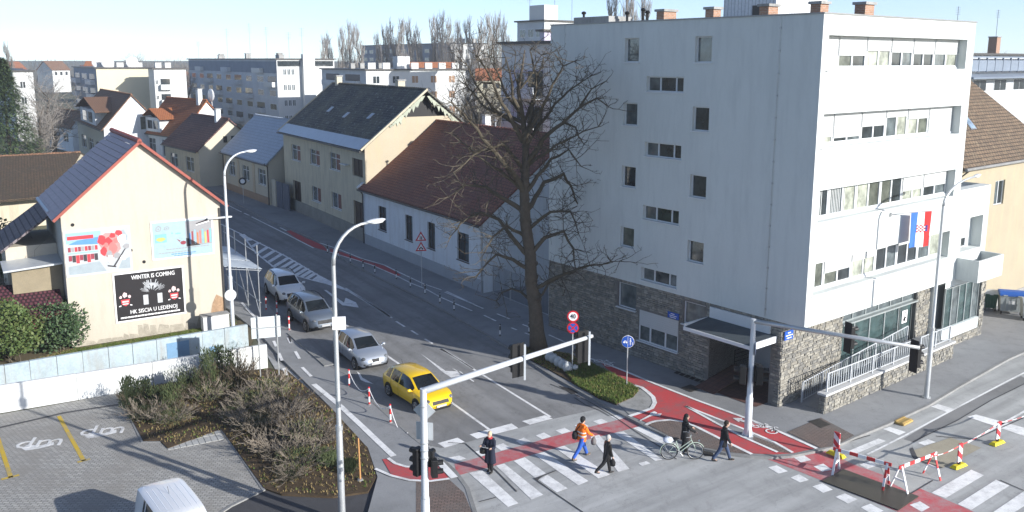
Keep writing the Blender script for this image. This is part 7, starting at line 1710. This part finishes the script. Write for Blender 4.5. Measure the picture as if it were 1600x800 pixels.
def make_car(name, label, prof, paint_m, loc_, ang, s=1.0, rails=False, cat='car', grille='wide', clad=False, glassrear=True):
    t = thing(name, label, cat, (loc_[0], loc_[1], 0), ang); t.scale = (s, s, s); L = prof['L']
    xs = [-L + 2 * L * k / 46 for k in range(47)]; xs = sorted(set([round(x, 4) for x in xs] + [prof['cowl'], prof['rf'], prof['rr'], prof['pil'][0] - .05, prof['pil'][0] + .05, prof['pil'][1] - .05, prof['pil'][1] + .05, L - .01, -L + .01]))
    def ring(x):
        tp, be, w, wr = (cr(prof[k], x) for k in ('top', 'belt', 'w', 'wr')); be = min(be, tp - .02)
        e = max(0, abs(x) - L + .35) / .35; bo = prof['bot'] + .12 * e * e; r_ = wr; te = tp - min(.07, (tp - be) * .5)
        return [(0, bo), (w * .8, bo), (w * .965, bo + .1), (w, (bo + be) / 2), (w * .99, be - .09), (w * .955, be), ((w * .955 + r_) / 2 + .012, (be + te) / 2), (r_, te), (r_ * .86, tp - min(.018, (tp - be) * .2)), (0, tp)]
    RG = [ring(x) for x in xs]; parts = {}
    def put(k, q): parts.setdefault(k, MB()).poly(q)
    for i in range(len(xs) - 1):
        x0, x1 = xs[i], xs[i + 1]; xm = (x0 + x1) / 2; a, b = RG[i], RG[i + 1]
        for j in range(9):
            kind = 'body'
            if j in (5, 6) and prof['rr'] + .05 < xm < prof['cowl'] - .16 and not any(abs(xm - p) < .05 for p in prof['pil']) and a[7][1] - a[5][1] > .1:
                kind = 'side'
            elif j == 8 and prof['rf'] < xm < prof['cowl']: kind = 'wind'
            elif j == 8 and xm < prof['rr'] and a[9][1] > 1.0 and name != 'van': kind = 'rear'
            elif j in (0,) : kind = 'under'
            elif clad and j in (1, 2) and a[j][1] < .5: kind = 'clad' if j == 1 else 'body'
            for sg in (1, -1):
                q = [(x0, sg * a[j][0], a[j][1]), (x1, sg * b[j][0], b[j][1]), (x1, sg * b[j + 1][0], b[j + 1][1]), (x0, sg * a[j + 1][0], a[j + 1][1])]
                put(kind + ('L' if sg > 0 else 'R') if kind == 'side' else kind, q if sg < 0 else q[::-1])
    for sg, r_ in ((-1, RG[0]), (1, RG[-1])):
        x = sg * L; q = [(x, p[0], p[1]) for p in r_] + [(x, -p[0], p[1]) for p in r_[-2:0:-1]]; put('body', q if sg > 0 else q[::-1])
    def weld(mb):
        me = mb.mesh('x'); bm = bmesh.new(); bm.from_mesh(me); bmesh.ops.remove_doubles(bm, verts=bm.verts, dist=.0004); bmesh.ops.recalc_face_normals(bm, faces=bm.faces); bm.to_mesh(me); bm.free(); me.shade_smooth(); me.set_sharp_from_angle(angle=R(42)); return me
    for k, nm, m_ in (('body', 'body', paint_m), ('sideL', 'side_window', G_car), ('sideR', 'side_window', G_car), ('wind', 'windscreen', G_car), ('rear', 'rear_window', G_car), ('under', 'underbody', M_trim), ('clad', 'sill_cladding', M_trim)):
        if k in parts:
            me = weld(parts[k]); me.materials.append(m_); o = bpy.data.objects.new(nm, me); COL.objects.link(o); o.parent = t
            if k == 'body': body = o
    # windscreen surround, wheels, lamps, mirrors
    wz = prof['wheel']
    for wx in prof['wx']:
        for sg in (1, -1):
            w = cr(prof['w'], wx); mb = MB(); mb.disc((wx, sg * (w + .004), wz + .02), (0, sg, 0), wz * 1.17, 22, 0, .05); mb.obj('wheel_arch', M_trim, t)
            prf = [(wz * .66, -.09), (wz * .93, -.1), (wz, -.07), (wz, .07), (wz * .93, .1), (wz * .66, .09)]; mb = MB(); n_ = 22
            for a, c in zip(prf, prf[1:]):
                for k in range(n_):
                    A1, A2 = 6.2832 * k / n_, 6.2832 * (k + 1) / n_; mb.poly([(a[0] * math.cos(A1), a[1], a[0] * math.sin(A1)), (a[0] * math.cos(A2), a[1], a[0] * math.sin(A2)), (c[0] * math.cos(A2), c[1], c[0] * math.sin(A2)), (c[0] * math.cos(A1), c[1], c[0] * math.sin(A1))])
            ty = mb.obj('wheel', M_tyre, t, True); ty.location = (wx, sg * (w - .055), wz); rm = MB()
            rm.disc((0, sg * .05, 0), (0, sg, 0), wz * .67, 20, 1, .02)
            for k in range(5):
                A = 6.2832 * k / 5 + .3; c_, s__ = math.cos(A), math.sin(A); rm.slab([(c_ * .04 - s__ * .035, sg * .085, s__ * .04 + c_ * .035), (c_ * .04 + s__ * .035, sg * .085, s__ * .04 - c_ * .035), (c_ * wz * .64 + s__ * .03, sg * .075, s__ * wz * .64 - c_ * .03), (c_ * wz * .64 - s__ * .03, sg * .075, s__ * wz * .64 + c_ * .03)][::sg], .03)
            rm.tube([(wz * .655 * math.cos(6.2832 * k / 18), sg * .08, wz * .655 * math.sin(6.2832 * k / 18)) for k in range(19)], .016, 5)
            rm.obj('rim', [M_rim, M_trim], ty)
    for sg in (1, -1):
        hx = L - .26; hz_ = cr(prof['belt'], hx) - .075; hw = cr(prof['w'], hx)
        mb = MB(); mb.ball((hx, sg * hw * .80, hz_), .2, 1.05, .62, .42, 12, 8); mb.obj('headlight', M_head, t, True)
        mb = MB(); mb.ball((L - .13, sg * cr(prof['w'], L - .13) * .80, prof['bot'] + .2), .09, .8, 1.3, .7, 10, 6); mb.obj('fog_lamp', M_trim, t, True)
        mx = prof['cowl'] - .22; mw = cr(prof['w'], mx); mzz = cr(prof['belt'], mx) + .08
        mb = MB(); mb.ball((mx, sg * (mw + .1), mzz), .1, .8, 1.15, .75, 10, 7); mb.tube([(mx, sg * (mw * .93), mzz - .06), (mx, sg * (mw + .05), mzz - .03)], .03, 6); mb.obj('mirror', paint_m, t, True)
        for hx in (prof['pil'][0] + .18, prof['pil'][1] + .18):
            mb = MB(); w_ = cr(prof['w'], hx); zz_ = cr(prof['belt'], hx) - .14; mb.box(hx - .1, hx + .1, sg * (w_ + .012) - .014, sg * (w_ + .012) + .014, zz_ - .015, zz_ + .015); mb.obj('door_handle', paint_m, t)
        mb = MB()
        for gx in (prof['pil'][0], prof['pil'][1] + .1, prof['cowl'] - .12):
            rg = ring(gx); q = [(p[0] + .003, p[1]) for p in rg[2:6]]
            for a, c in zip(q, q[1:]): mb.poly([(gx - .007, sg * a[0], a[1]), (gx + .007, sg * a[0], a[1]), (gx + .007, sg * c[0], c[1]), (gx - .007, sg * c[0], c[1])])
        mb.obj('door_gap', M_trim, t)
        if rails:
            mb = MB(); mb.tube([(x, sg * cr(prof['wr'], x) * .97, cr(prof['top'], x) + (.035 if -1.6 < x < .2 else -.04)) for x in (-1.75, -1.6, -1.0, -.4, .2, .35)], .022, 6); mb.obj('roof_rail', M_trim if rails == 'dark' else M_metal, t)
    zg = cr(prof['belt'], L - .12) - .05
    def frontx(y, z):       # how far the nose reaches at that height
        for k in range(len(xs) - 1, -1, -1):
            rg = RG[k]
            if rg[9][1] >= z and max(p[0] for p in rg) >= abs(y) + .02: return xs[k]
        return L - .3
    def nose(nm, y, z0, z1, m_, n_=8, d_=.02):
        mb = MB()
        for k in range(n_):
            ya, yb = -y + 2 * y * k / n_, -y + 2 * y * (k + 1) / n_; xa, xb = min(frontx(ya, z0), frontx(ya, z1)), min(frontx(yb, z0), frontx(yb, z1)); xa0, xb0, xa1, xb1 = frontx(ya, z0), frontx(yb, z0), frontx(ya, z1), frontx(yb, z1)
            mb.slab([(xa0 + d_, ya, z0), (xb0 + d_, yb, z0), (xb1 + d_, yb, z1), (xa1 + d_, ya, z1)], .05)
        return mb.obj(nm, m_, t)
    gw = {'wide': .42, 'small': .20, 'suv': .46}[grille]
    nose('grille', gw, zg - .07, zg + (.07 if grille != 'suv' else .12), M_trim, 8, .03); nose('lower_intake', .56, prof['bot'] + .05, prof['bot'] + .15, M_trim, 8, .03); nose('number_plate', .26, prof['bot'] + .175, prof['bot'] + .27, M_plt, 3, .045)
    mb = MB(); mb.disc((frontx(0, zg) + .03, 0, zg + .02), (1, 0, .1), .06, 14, 0, .02); mb.obj('badge', M_metal, t)
    mb = MB()
    for y0 in (-.5, .05): mb.tube([(prof['cowl'] - .02, y0, cr(prof['top'], prof['cowl'] - .02) + .02), (prof['cowl'] - .18, y0 + .45, cr(prof['top'], prof['cowl'] - .18) + .02)], .01, 4)
    mb.obj('wiper', M_trim, t)
    mb = MB(); mb.tube([(prof['rr'] + .3, 0, cr(prof['top'], prof['rr'] + .3)), (prof['rr'] + .15, 0, cr(prof['top'], prof['rr'] + .3) + .2)], .008, 4); mb.obj('aerial', M_trim, t)
    mb = MB(); mb.ball((prof['cowl'] - .42, -.05, cr(prof['top'], prof['cowl'] - .42) + .005), .12, .5, 1.6, .06, 8, 4)
    return t
hd = lambda v: math.atan2(v[1], v[0])
make_car('car', 'bright yellow hatchback, first in the queue at the crossing', HATCH, car_paint('yellow_paint', (.78, .50, .005)), (-4.45, 39.25), hd((.595, -.80)), .99, grille='wide')
make_car('car', 'silver hatchback waiting behind the yellow car', HATCH, car_paint('silver_paint', (.42, .46, .52), .5, .3), (-8.12, 44.95), hd((.53, -.848)), 1.0, grille='small')
make_car('car', 'grey blue sport utility car third in the queue', SUV, car_paint('grey_paint', (.15, .18, .22), .4, .3), (-12.15, 51.4), hd((.55, -.835)), 1.0, 'dark', grille='suv', clad=True)
make_car('car', 'white sport utility car last in the queue', SUV, car_paint('white_paint', (.80, .82, .83)), (-15.35, 57.5), hd((.5, -.866)), 1.0, 'dark', grille='suv', clad=True)
VA = G(248, 754, 1.8); vd = Vector((.6, -.8))
vt = make_car('van', 'white van in the car park, only its roof in view at the bottom', VAN, car_paint('van_white', (.74, .75, .76)), (VA.x + vd.x * 2.12, VA.y + vd.y * 2.12), hd(vd), 1.0, cat='van')
vt.location.z = .05
for k in range(7):
    mb = MB(); y = -.54 + k * .18; mb.tube([(x, y, cr(VAN['top'], x) - .014 - .03 * abs(y)) for x in (-1.95, -1.5, -1, -.4, .2, .55)], .022, 6); mb.obj('roof_rib', MATS['van_white'], vt)
# ================================================================== people and the bicycle
def fuse(mb, voxel, smooth=3):
    me = mb.mesh('tmp'); o = bpy.data.objects.new('tmp', me); COL.objects.link(o)
    m = o.modifiers.new('r', 'REMESH'); m.mode = 'VOXEL'; m.voxel_size = voxel; m.use_smooth_shade = True
    if smooth: s_ = o.modifiers.new('s', 'SMOOTH'); s_.factor = .5; s_.iterations = smooth
    dg = bpy.context.evaluated_depsgraph_get(); r_ = bpy.data.meshes.new_from_object(o.evaluated_get(dg)); bpy.data.objects.remove(o); bpy.data.meshes.remove(me); r_.materials.clear(); return r_
def add(name, me, m, par):
    me.materials.append(m); o = bpy.data.objects.new(name, me); COL.objects.link(o); o.parent = par; return o
M_skin = mat('skin', (.52, .33, .25), .6, .08, 6, 30, 0)
def hand(mb, w, d, side, curl=.6):
    """palm and five unequal fingers continuing the forearm direction d"""
    d = Vector(d).normalized(); s_ = d.cross(Vector((0, 0, 1)));  s_ = s_.normalized() if s_.length > .1 else Vector((1, 0, 0)); n_ = s_.cross(d).normalized(); w = Vector(w)
    mb.tube([w, w + d * .05, w + d * .085], [.028, .036, .034], 8)
    for k, l in enumerate((.062, .072, .068, .052)):
        b = w + d * .08 + s_ * (-.03 + .02 * k); c = b + (d * math.cos(curl * .5) - n_ * math.sin(curl * .5)) * l * .5; mb.tube([b, c, c + (d * math.cos(curl) - n_ * math.sin(curl)) * l * .5], [.0105, .01, .0085], 6)
    b = w + d * .035 + s_ * .032 * side; c = b + (d * .6 + s_ * .7 * side).normalized() * .035; mb.tube([b, c, c + (d * .9 + s_ * .2 * side - n_ * .3).normalized() * .028], [.013, .012, .009], 6)
def person(label, px, py, face, hgt, legs, arms, cols, coat=0.0, hair=None, hood=False, lean=.0, z0=.0, group=None, head_turn=0.0, head_down=.0, hat=None):
    """legs: (thigh,knee) swing angles L,R; arms: (shoulder,out,elbow) L,R.  local +x is forward"""
    b = G(px, py, z0); k = hgt / 1.75; t = thing('person', label, 'person', (b.x, b.y, z0), math.atan2(face[1], face[0])); t.scale = (k, k, k)
    hip = .90; lo = 9
    def leg(sw, kn, y):
        h = Vector((0, y, hip)); kx = h + Vector((math.sin(sw), 0, -math.cos(sw))) * .43; a = kx + Vector((math.sin(sw - kn), 0, -math.cos(sw - kn))) * .42; return h, kx, a
    LG_ = [leg(*legs[0], .095), leg(*legs[1], -.095)]; lo = min(l[2].z for l in LG_) - .075
    for l in LG_:
        for p in l: p.z -= lo
    hz0 = hip - lo
    up_ = Vector((math.sin(lean), 0, math.cos(lean))); pel = Vector((0, 0, hz0)); ch = pel + up_ * .36; nk = pel + up_ * .55; hdc = nk + up_ * .155 + Vector((.02 + head_down * .05, 0, -head_down * .02))
    def arm(sh, out, el, sg):
        s_ = nk + Vector((0, sg * .185, -.075)); d1 = Vector((math.sin(sh), sg * math.sin(out), -math.cos(sh))).normalized(); e = s_ + d1 * .29; a2 = sh + el; d2 = Vector((math.sin(a2), -sg * math.sin(out) * .3 * (1 if el > .3 else -1), -math.cos(a2))).normalized(); w_ = e + d2 * .25; return s_, e, w_, d2
    AR = [arm(*arms[0], 1), arm(*arms[1], -1)]
    fw = [Vector((1, 0, 0))] * 2
    # continuous body
    mb = MB()
    for (h, kx, a), sg in zip(LG_, (1, -1)):
        mb.tube([h + Vector((0, 0, .05)), h.lerp(kx, .5), kx, kx.lerp(a, .35), a], [.085, .075, .055, .055, .038], 10); mb.tube([a, a + Vector((-.02, 0, -.045)), a + Vector((.1, 0, -.055)), a + Vector((.17, 0, -.06))], [.036, .038, .035, .02], 8)
    for y in (-.07, .07): mb.tube([pel + Vector((0, y, -.06)), pel + Vector((0, y, .1)), pel + up_ * .2 + Vector((0, y, 0)), ch + Vector((0, y * 1.15, 0)), nk + Vector((0, y * 1.2, -.09))], [.105, .1, .095, .105, .075], 12)
    mb.tube([AR[0][0], nk + Vector((0, 0, -.06)), AR[1][0]], [.06, .075, .06], 10); mb.tube([nk - up_ * .06, hdc - up_ * .05], [.058, .055], 10)
    for s_, e, w_, d2 in AR: mb.tube([s_, s_.lerp(e, .5), e, w_], [.055, .048, .04, .026], 10)
    for (s_, e, w_, d2), sg in zip(AR, (1, -1)): hand(mb, w_, d2, -sg)
    cy_, sy_ = math.cos(head_turn), math.sin(head_turn); hv = lambda x, y, z: hdc + Vector((x * cy_ - y * sy_, x * sy_ + y * cy_, z))
    mb.ball(hdc + Vector((0, 0, .02)), .1, 1.0, .8, 1.18, 14, 10); mb.ball(hv(.03, 0, -.06), .062, 1.05, .9, .9, 10, 7); mb.tube([hv(.09, 0, .01), hv(.118, 0, -.025)], [.012, .017], 6)
    for sg in (1, -1): mb.ball(hv(-.005, .083 * sg, -.005), .024, .6, .5, 1.2, 6, 5)
    add('body', fuse(mb, .009, 2), M_skin, t)
    mb = MB()
    for sg in (1, -1): mb.ball(hv(.088, .032 * sg, .022), .011, .6, 1, .7, 6, 5)
    mb.box(0, 0, 0, 0, 0, 0) if False else None
    mb.obj('eyes', M_blk, t)
    # trousers
    mb = MB()
    for h, kx, a in LG_: mb.tube([h + Vector((0, 0, .06)), h.lerp(kx, .5), kx, kx.lerp(a, .5), a + (kx - a).normalized() * .015], [.112, .098, .08, .072, .066], 10)
    for y in (-.06, .06): mb.tube([pel + Vector((0, y, -.06)), pel + Vector((0, y, .1))], [.122, .112], 10)
    add('trousers', fuse(mb, .016), cols[1], t)
    mb = MB()
    for (h, kx, a), (sw, kn) in zip(LG_, legs):
        tl = -(sw - kn) * .5; f = Vector((math.cos(tl), 0, -math.sin(tl) * .6)).normalized(); mb.tube([a + Vector((0, 0, .03)), a + Vector((-.03, 0, -.04)), a + f * .09 + Vector((0, 0, -.05)), a + f * .19 + Vector((0, 0, -.055))], [.05, .05, .045, .025], 8)
    add('shoes', fuse(mb, .012), cols[2], t)
    # jacket or coat
    mb = MB(); zl = -.1 - coat
    for y in (-.075, .075):
        mb.tube([pel + Vector((-.01, y * (1 + coat * .5), zl)), pel + Vector((0, y, -.04)), pel + up_ * .16 + Vector((0, y, 0)), ch + Vector((0, y * 1.2, 0)), nk + Vector((0, y * 1.25, -.085))], [.135 + coat * .07, .135, .125, .135, .095], 12)
    mb.tube([AR[0][0], nk + Vector((0, 0, -.055)), AR[1][0]], [.078, .095, .078], 10)
    for s_, e, w_, d2 in AR: mb.tube([s_, s_.lerp(e, .5), e, w_ - d2 * .01], [.078, .07, .062, .05], 10)
    mb.tube([nk - up_ * .05, nk + up_ * .035], [.085, .072], 10)
    add('jacket', fuse(mb, .015), cols[0], t)
    if hair or hood:
        mb = MB(); mb.ball(hdc + Vector((-.02 * cy_, -.02 * sy_, .038)), .108, 1.02, .86, 1.12, 14, 9)
        if hood: mb.tube([hdc + Vector((-.05, 0, .0)), hdc + Vector((-.06, 0, -.1)), nk + Vector((-.02, 0, -.02))], [.095, .1, .12], 12)
        else: mb.ball(hv(-.045, 0, -.02), .085, .8, .95, 1.1, 10, 7)
        add('hair' if hair else 'hood', fuse(mb, .011, 1), hair or cols[0], t)
    if hat:
        mb = MB(); mb.ball(hdc + Vector((-.008, 0, .055)), .113, 1.03, .88, 1.0, 14, 9); mb.ball(hv(-.04, 0, .0), .09, .85, .95, 1.0, 10, 7); add('cap', fuse(mb, .011, 1), hat, t)
    return t, dict(pel=pel, ch=ch, nk=nk, AR=AR, up=up_, hd=hdc, LG=LG_)
c_ = lambda n, c, r_=.8: mat(n, c, r_, .18, 6, 30, .1)
K_black, K_navy, K_blue, K_orange, K_jean, K_leather, K_shoe = c_('cloth_black', (.012, .012, .014)), c_('cloth_navy', (.014, .018, .035)), c_('cloth_blue', (.03, .10, .42)), c_('cloth_orange', (.85, .17, .015)), c_('denim', (.05, .075, .14)), c_('leather_black', (.014, .013, .013), .4), c_('shoe_dark', (.02, .018, .017), .5)
H_grey, H_blond, H_brown = c_('hair_grey', (.45, .44, .42)), c_('hair_fair', (.50, .40, .27)), c_('hair_dark', (.03, .022, .018))
# woman reading on the crossing
t, J = person('woman in a long dark coat with a black handbag reading papers on the crossing', 766, 737, (-.45, -.9), 1.68, ((.10, .05), (-.08, .04)), ((.45, .25, 1.35), (.4, .25, 1.45)), (K_navy, K_black, K_shoe), coat=.42, hair=H_blond, head_down=.6)
mb = MB(); w0, w1 = J['AR'][0][2], J['AR'][1][2]; m_ = (w0 + w1) / 2 + Vector((.10, 0, .03)); mb.slab([m_ + Vector((-.08, -.13, -.03)), m_ + Vector((.1, -.13, .05)), m_ + Vector((.1, .13, .05)), m_ + Vector((-.08, .13, -.03))], .006)
def carried(mb, name, label, cat, m, t, smooth=False):
    o = mb.obj(name, m, None, smooth); o.location = t.location; o.rotation_euler = t.rotation_euler; o.scale = t.scale; return tag(o, label, cat)
carried(mb, 'papers', 'white papers in the hands of the woman in the long coat', 'papers', M_sign_white, t)
mb = MB(); p = J['pel'] + Vector((.05, -.30, .02)); mb.tube([p + Vector((0, -.02, -.16)), p + Vector((0, 0, 0)), p + Vector((0, .01, .1))], [.13, .14, .08], 10); mb.tube([p + Vector((.1, 0, .08)), J['AR'][1][1] + Vector((0, -.02, .06)), p + Vector((-.1, 0, .08))], .012, 5)
carried(mb, 'handbag', 'black handbag on the arm of the woman in the long coat', 'handbag', K_leather, t, True)
mb = MB(); mb.tube([J['nk'] + Vector((.02, .1, -.0)), J['nk'] + Vector((.1, 0, .0)), J['nk'] + Vector((.02, -.1, .0)), J['nk'] + Vector((-.08, 0, .02)), J['nk'] + Vector((.02, .1, 0))], .045, 8); mb.obj('scarf', c_('scarf_red', (.35, .03, .04)), t, True)
# road worker
t, J = person('road worker in an orange jacket and blue trousers striding over the crossing', 908, 716, (.82, .57), 1.82, ((.50, .12), (-.48, .25)), ((-.45, .15, .35), (.5, .15, .5)), (K_orange, K_blue, c_('boot_tan', (.12, .10, .08))), hat=K_black, lean=.06)
mb = MB()
for z in (.10, .24):
    p = J['pel'] + J['up'] * z
    for y in (-.075, .075): mb.cyl(p + Vector((0, y, 0)), p + Vector((0, y, .045)), .142, .142, 16)
mb.obj('reflective_band', mat('reflective_grey', (.62, .63, .60), .4, .1), t)
mb = MB(); p = J['pel'] + Vector((-.2, .16, .12)); mb.tube([p + Vector((0, 0, -.15)), p, p + Vector((0, 0, .13))], [.1, .12, .08], 10); mb.tube([p + Vector((0, .02, .1)), J['nk'] + Vector((-.06, .02, -.02)), J['nk'] + Vector((.06, -.1, -.06)), J['pel'] + Vector((.16, -.1, .2))], .018, 6)
carried(mb, 'shoulder_bag', 'black shoulder bag worn by the road worker', 'bag', K_black, t, True)
mb = MB(); p = J['AR'][1][2] + Vector((.02, -.04, -.22)); mb.tube([p + Vector((0, 0, -.13)), p, p + Vector((0, 0, .14))], [.1, .11, .05], 10)
carried(mb, 'carrier_bag', 'grey carrier bag hanging from the hand of the road worker', 'bag', c_('bag_grey', (.16, .15, .15)), t, True)
# grey-haired man
t, J = person('grey haired man in a black leather jacket walking below the road worker', 948, 741, (.88, .3), 1.62, ((.28, .12), (-.55, .3)), ((-.1, .12, .25), (.12, .12, .2)), (K_leather, K_black, K_shoe), coat=.16, hair=H_grey, lean=.05)
mb = MB(); p = J['AR'][1][2] + Vector((0, -.03, -.22)); mb.tube([p + Vector((0, 0, -.14)), p, p + Vector((0, 0, .15))], [.11, .12, .05], 10)
carried(mb, 'carrier_bag', 'black carrier bag in the hand of the grey haired man', 'bag', K_black, t, True)
# person with the bicycle
t, J = person('person in black hooded coat pushing the bicycle along the kerb', 1069, 708, (.97, .12), 1.68, ((.14, .1), (-.16, .1)), ((.55, .2, .55), (.55, .2, .5)), (K_black, K_black, K_shoe), coat=.22, hood=True, lean=.05)
mb = MB(); mb.tube([J['nk'] + Vector((-.04, .12, -.0)), J['ch'] + Vector((.145, -.02, .06)), J['pel'] + Vector((.12, -.17, .12))], .02, 6); mb.obj('bag_strap', M_sign_white, t)
# man in a dark jacket
t, J = person('man in a dark padded jacket and jeans walking with bowed head', 1129, 720, (.97, -.05), 1.76, ((.42, .12), (-.40, .2)), ((-.2, .12, .2), (.25, .12, .25)), (K_black, K_jean, K_shoe), coat=.12, hair=H_brown, lean=.09, head_down=.5)
# bicycle
w0, w1 = G(1045, 718), G(1085, 717.5); bd_ = (w1 - w0); bc = w0; ang = math.atan2(bd_.y, bd_.x); WB = 1.06; WR = .335
t = thing('bicycle', 'pale green ladies bicycle with a white bundle on its rear rack', 'bicycle', (bc.x, bc.y, .012), ang)
M_bike = mat('bike_green', (.42, .50, .43), .35, .08, 4, 20, 0)
def wheel(x):
    mb = MB(); mb.tube([(x + WR * math.cos(6.2832 * k / 28), 0, WR + WR * math.sin(6.2832 * k / 28)) for k in range(29)], .019, 6, 0, False); w = mb.obj('wheel', M_tyre, t, True)
    mb = MB(); mb.tube([(x + (WR - .03) * math.cos(6.2832 * k / 28), 0, WR + (WR - .03) * math.sin(6.2832 * k / 28)) for k in range(29)], .011, 5, 0, False); mb.obj('rim', M_metal, w, True)
    mb = MB()
    for k in range(20): a = 6.2832 * k / 20; mb.tube([(x, .02 * (-1) ** k, WR), (x + (WR - .03) * math.cos(a), 0, WR + (WR - .03) * math.sin(a))], .0022, 3)
    mb.cyl((x, -.04, WR), (x, .04, WR), .025, .025, 8); mb.obj('spokes', M_metal, w)
    mb = MB(); a0, a1 = (.35, 3.3) if x < .5 else (.5, 2.6); mb.tube([(x + (WR + .035) * math.cos(a0 + (a1 - a0) * k / 12), 0, WR + (WR + .035) * math.sin(a0 + (a1 - a0) * k / 12)) for k in range(13)], .018, 5); mb.obj('mudguard', M_bike, t)
wheel(0); wheel(WB)
bb_, sd_, hd_ = Vector((.43, 0, .29)), Vector((.27, 0, .78)), Vector((.88, 0, .82))
mb = MB()
for a, b, r_ in ((bb_, sd_, .017), (bb_, hd_ + Vector((.02, 0, -.12)), .019), (bb_ + Vector((-.03, 0, .15)), hd_ + Vector((0, 0, -.02)), .016), (Vector((0, 0, WR)), bb_, .012), (Vector((0, 0, WR)), sd_ + Vector((.02, 0, -.08)), .010), (hd_, Vector((WB - .03, 0, WR + .18)), .017), (Vector((WB - .03, 0, WR + .18)), Vector((WB, 0, WR)), .012), (hd_, hd_ + Vector((-.05, 0, .2)), .013)): mb.tube([a, b], r_, 8)
mb.obj('frame', M_bike, t)
mb = MB(); g0 = hd_ + Vector((-.05, 0, .2)); mb.tube([g0 + Vector((-.22, .28, .02)), g0 + Vector((-.08, .26, .03)), g0 + Vector((.04, .1, .03)), g0 + Vector((.04, -.1, .03)), g0 + Vector((-.08, -.26, .03)), g0 + Vector((-.22, -.28, .02))], .012, 7); mb.obj('handlebar', M_metal, t)
mb = MB(); mb.ball(sd_ + Vector((-.02, 0, .1)), .13, 1.05, .7, .32, 10, 6); mb.cyl(sd_, sd_ + Vector((-.01, 0, .09)), .014, .014, 8); mb.obj('saddle', M_blk, t, True)
mb = MB()
for y in (-.06, .06): mb.tube([(.25, y, .70), (-.25, y, .70), (-.05, y, WR)], .007, 5)
mb.obj('rear_rack', M_metal, t)
mb = MB(); mb.cyl(bb_ + Vector((0, -.05, 0)), bb_ + Vector((0, -.06, 0)), .09, .09, 18); mb.tube([bb_ + Vector((.12, -.09, -.12)), bb_ + Vector((0, -.07, 0)), bb_ + Vector((0, .07, 0)), bb_ + Vector((-.12, .09, .12))], .01, 6); mb.box(.50, .60, -.14, -.08, .15, .18); mb.obj('crankset', M_metal, t)
mb = MB(); mb.tube([(WB + .1, 0, .78), (WB + .16, 0, .78)], [.03, .045], 8); mb.obj('front_lamp', M_metal, t)
mb = MB(); mb.ball((-.06, 0, .83), .17, 1.25, .95, .75, 12, 8)
for i, v_ in enumerate(mb.v): mb.v[i] = (v_[0] + rnd.uniform(-.02, .02), v_[1] + rnd.uniform(-.02, .02), max(.715, v_[2] + rnd.uniform(-.02, .02)))
o = mb.obj('rack_bundle', mat('plastic_bundle', (.62, .66, .74), .4, .2, 9, 30, .3), None, True); o.location = t.location; o.rotation_euler = t.rotation_euler; tag(o, 'white and blue plastic bundle tied on the bicycle rack', 'bundle')
# ================================================================== winter air
mb = MB(); mb.box(-900, 900, -40, 1000, -1.2, 60)
hz_o = mb.obj('haze', []); hz_o.data.materials.clear()
hm = bpy.data.materials.new('haze'); hm.use_nodes = True; n_ = hm.node_tree; n_.nodes.remove(n_.nodes['Principled BSDF'])
pv = n_.nodes.new('ShaderNodeVolumePrincipled'); pv.inputs['Color'].default_value = (.90, .95, 1, 1); pv.inputs['Density'].default_value = .0005; pv.inputs['Anisotropy'].default_value = .2
n_.links.new(pv.outputs[0], n_.nodes['Material Output'].inputs['Volume']); hz_o.data.materials.append(hm)
tag(hz_o, 'thin pale winter haze over the town', 'haze', kind='stuff')
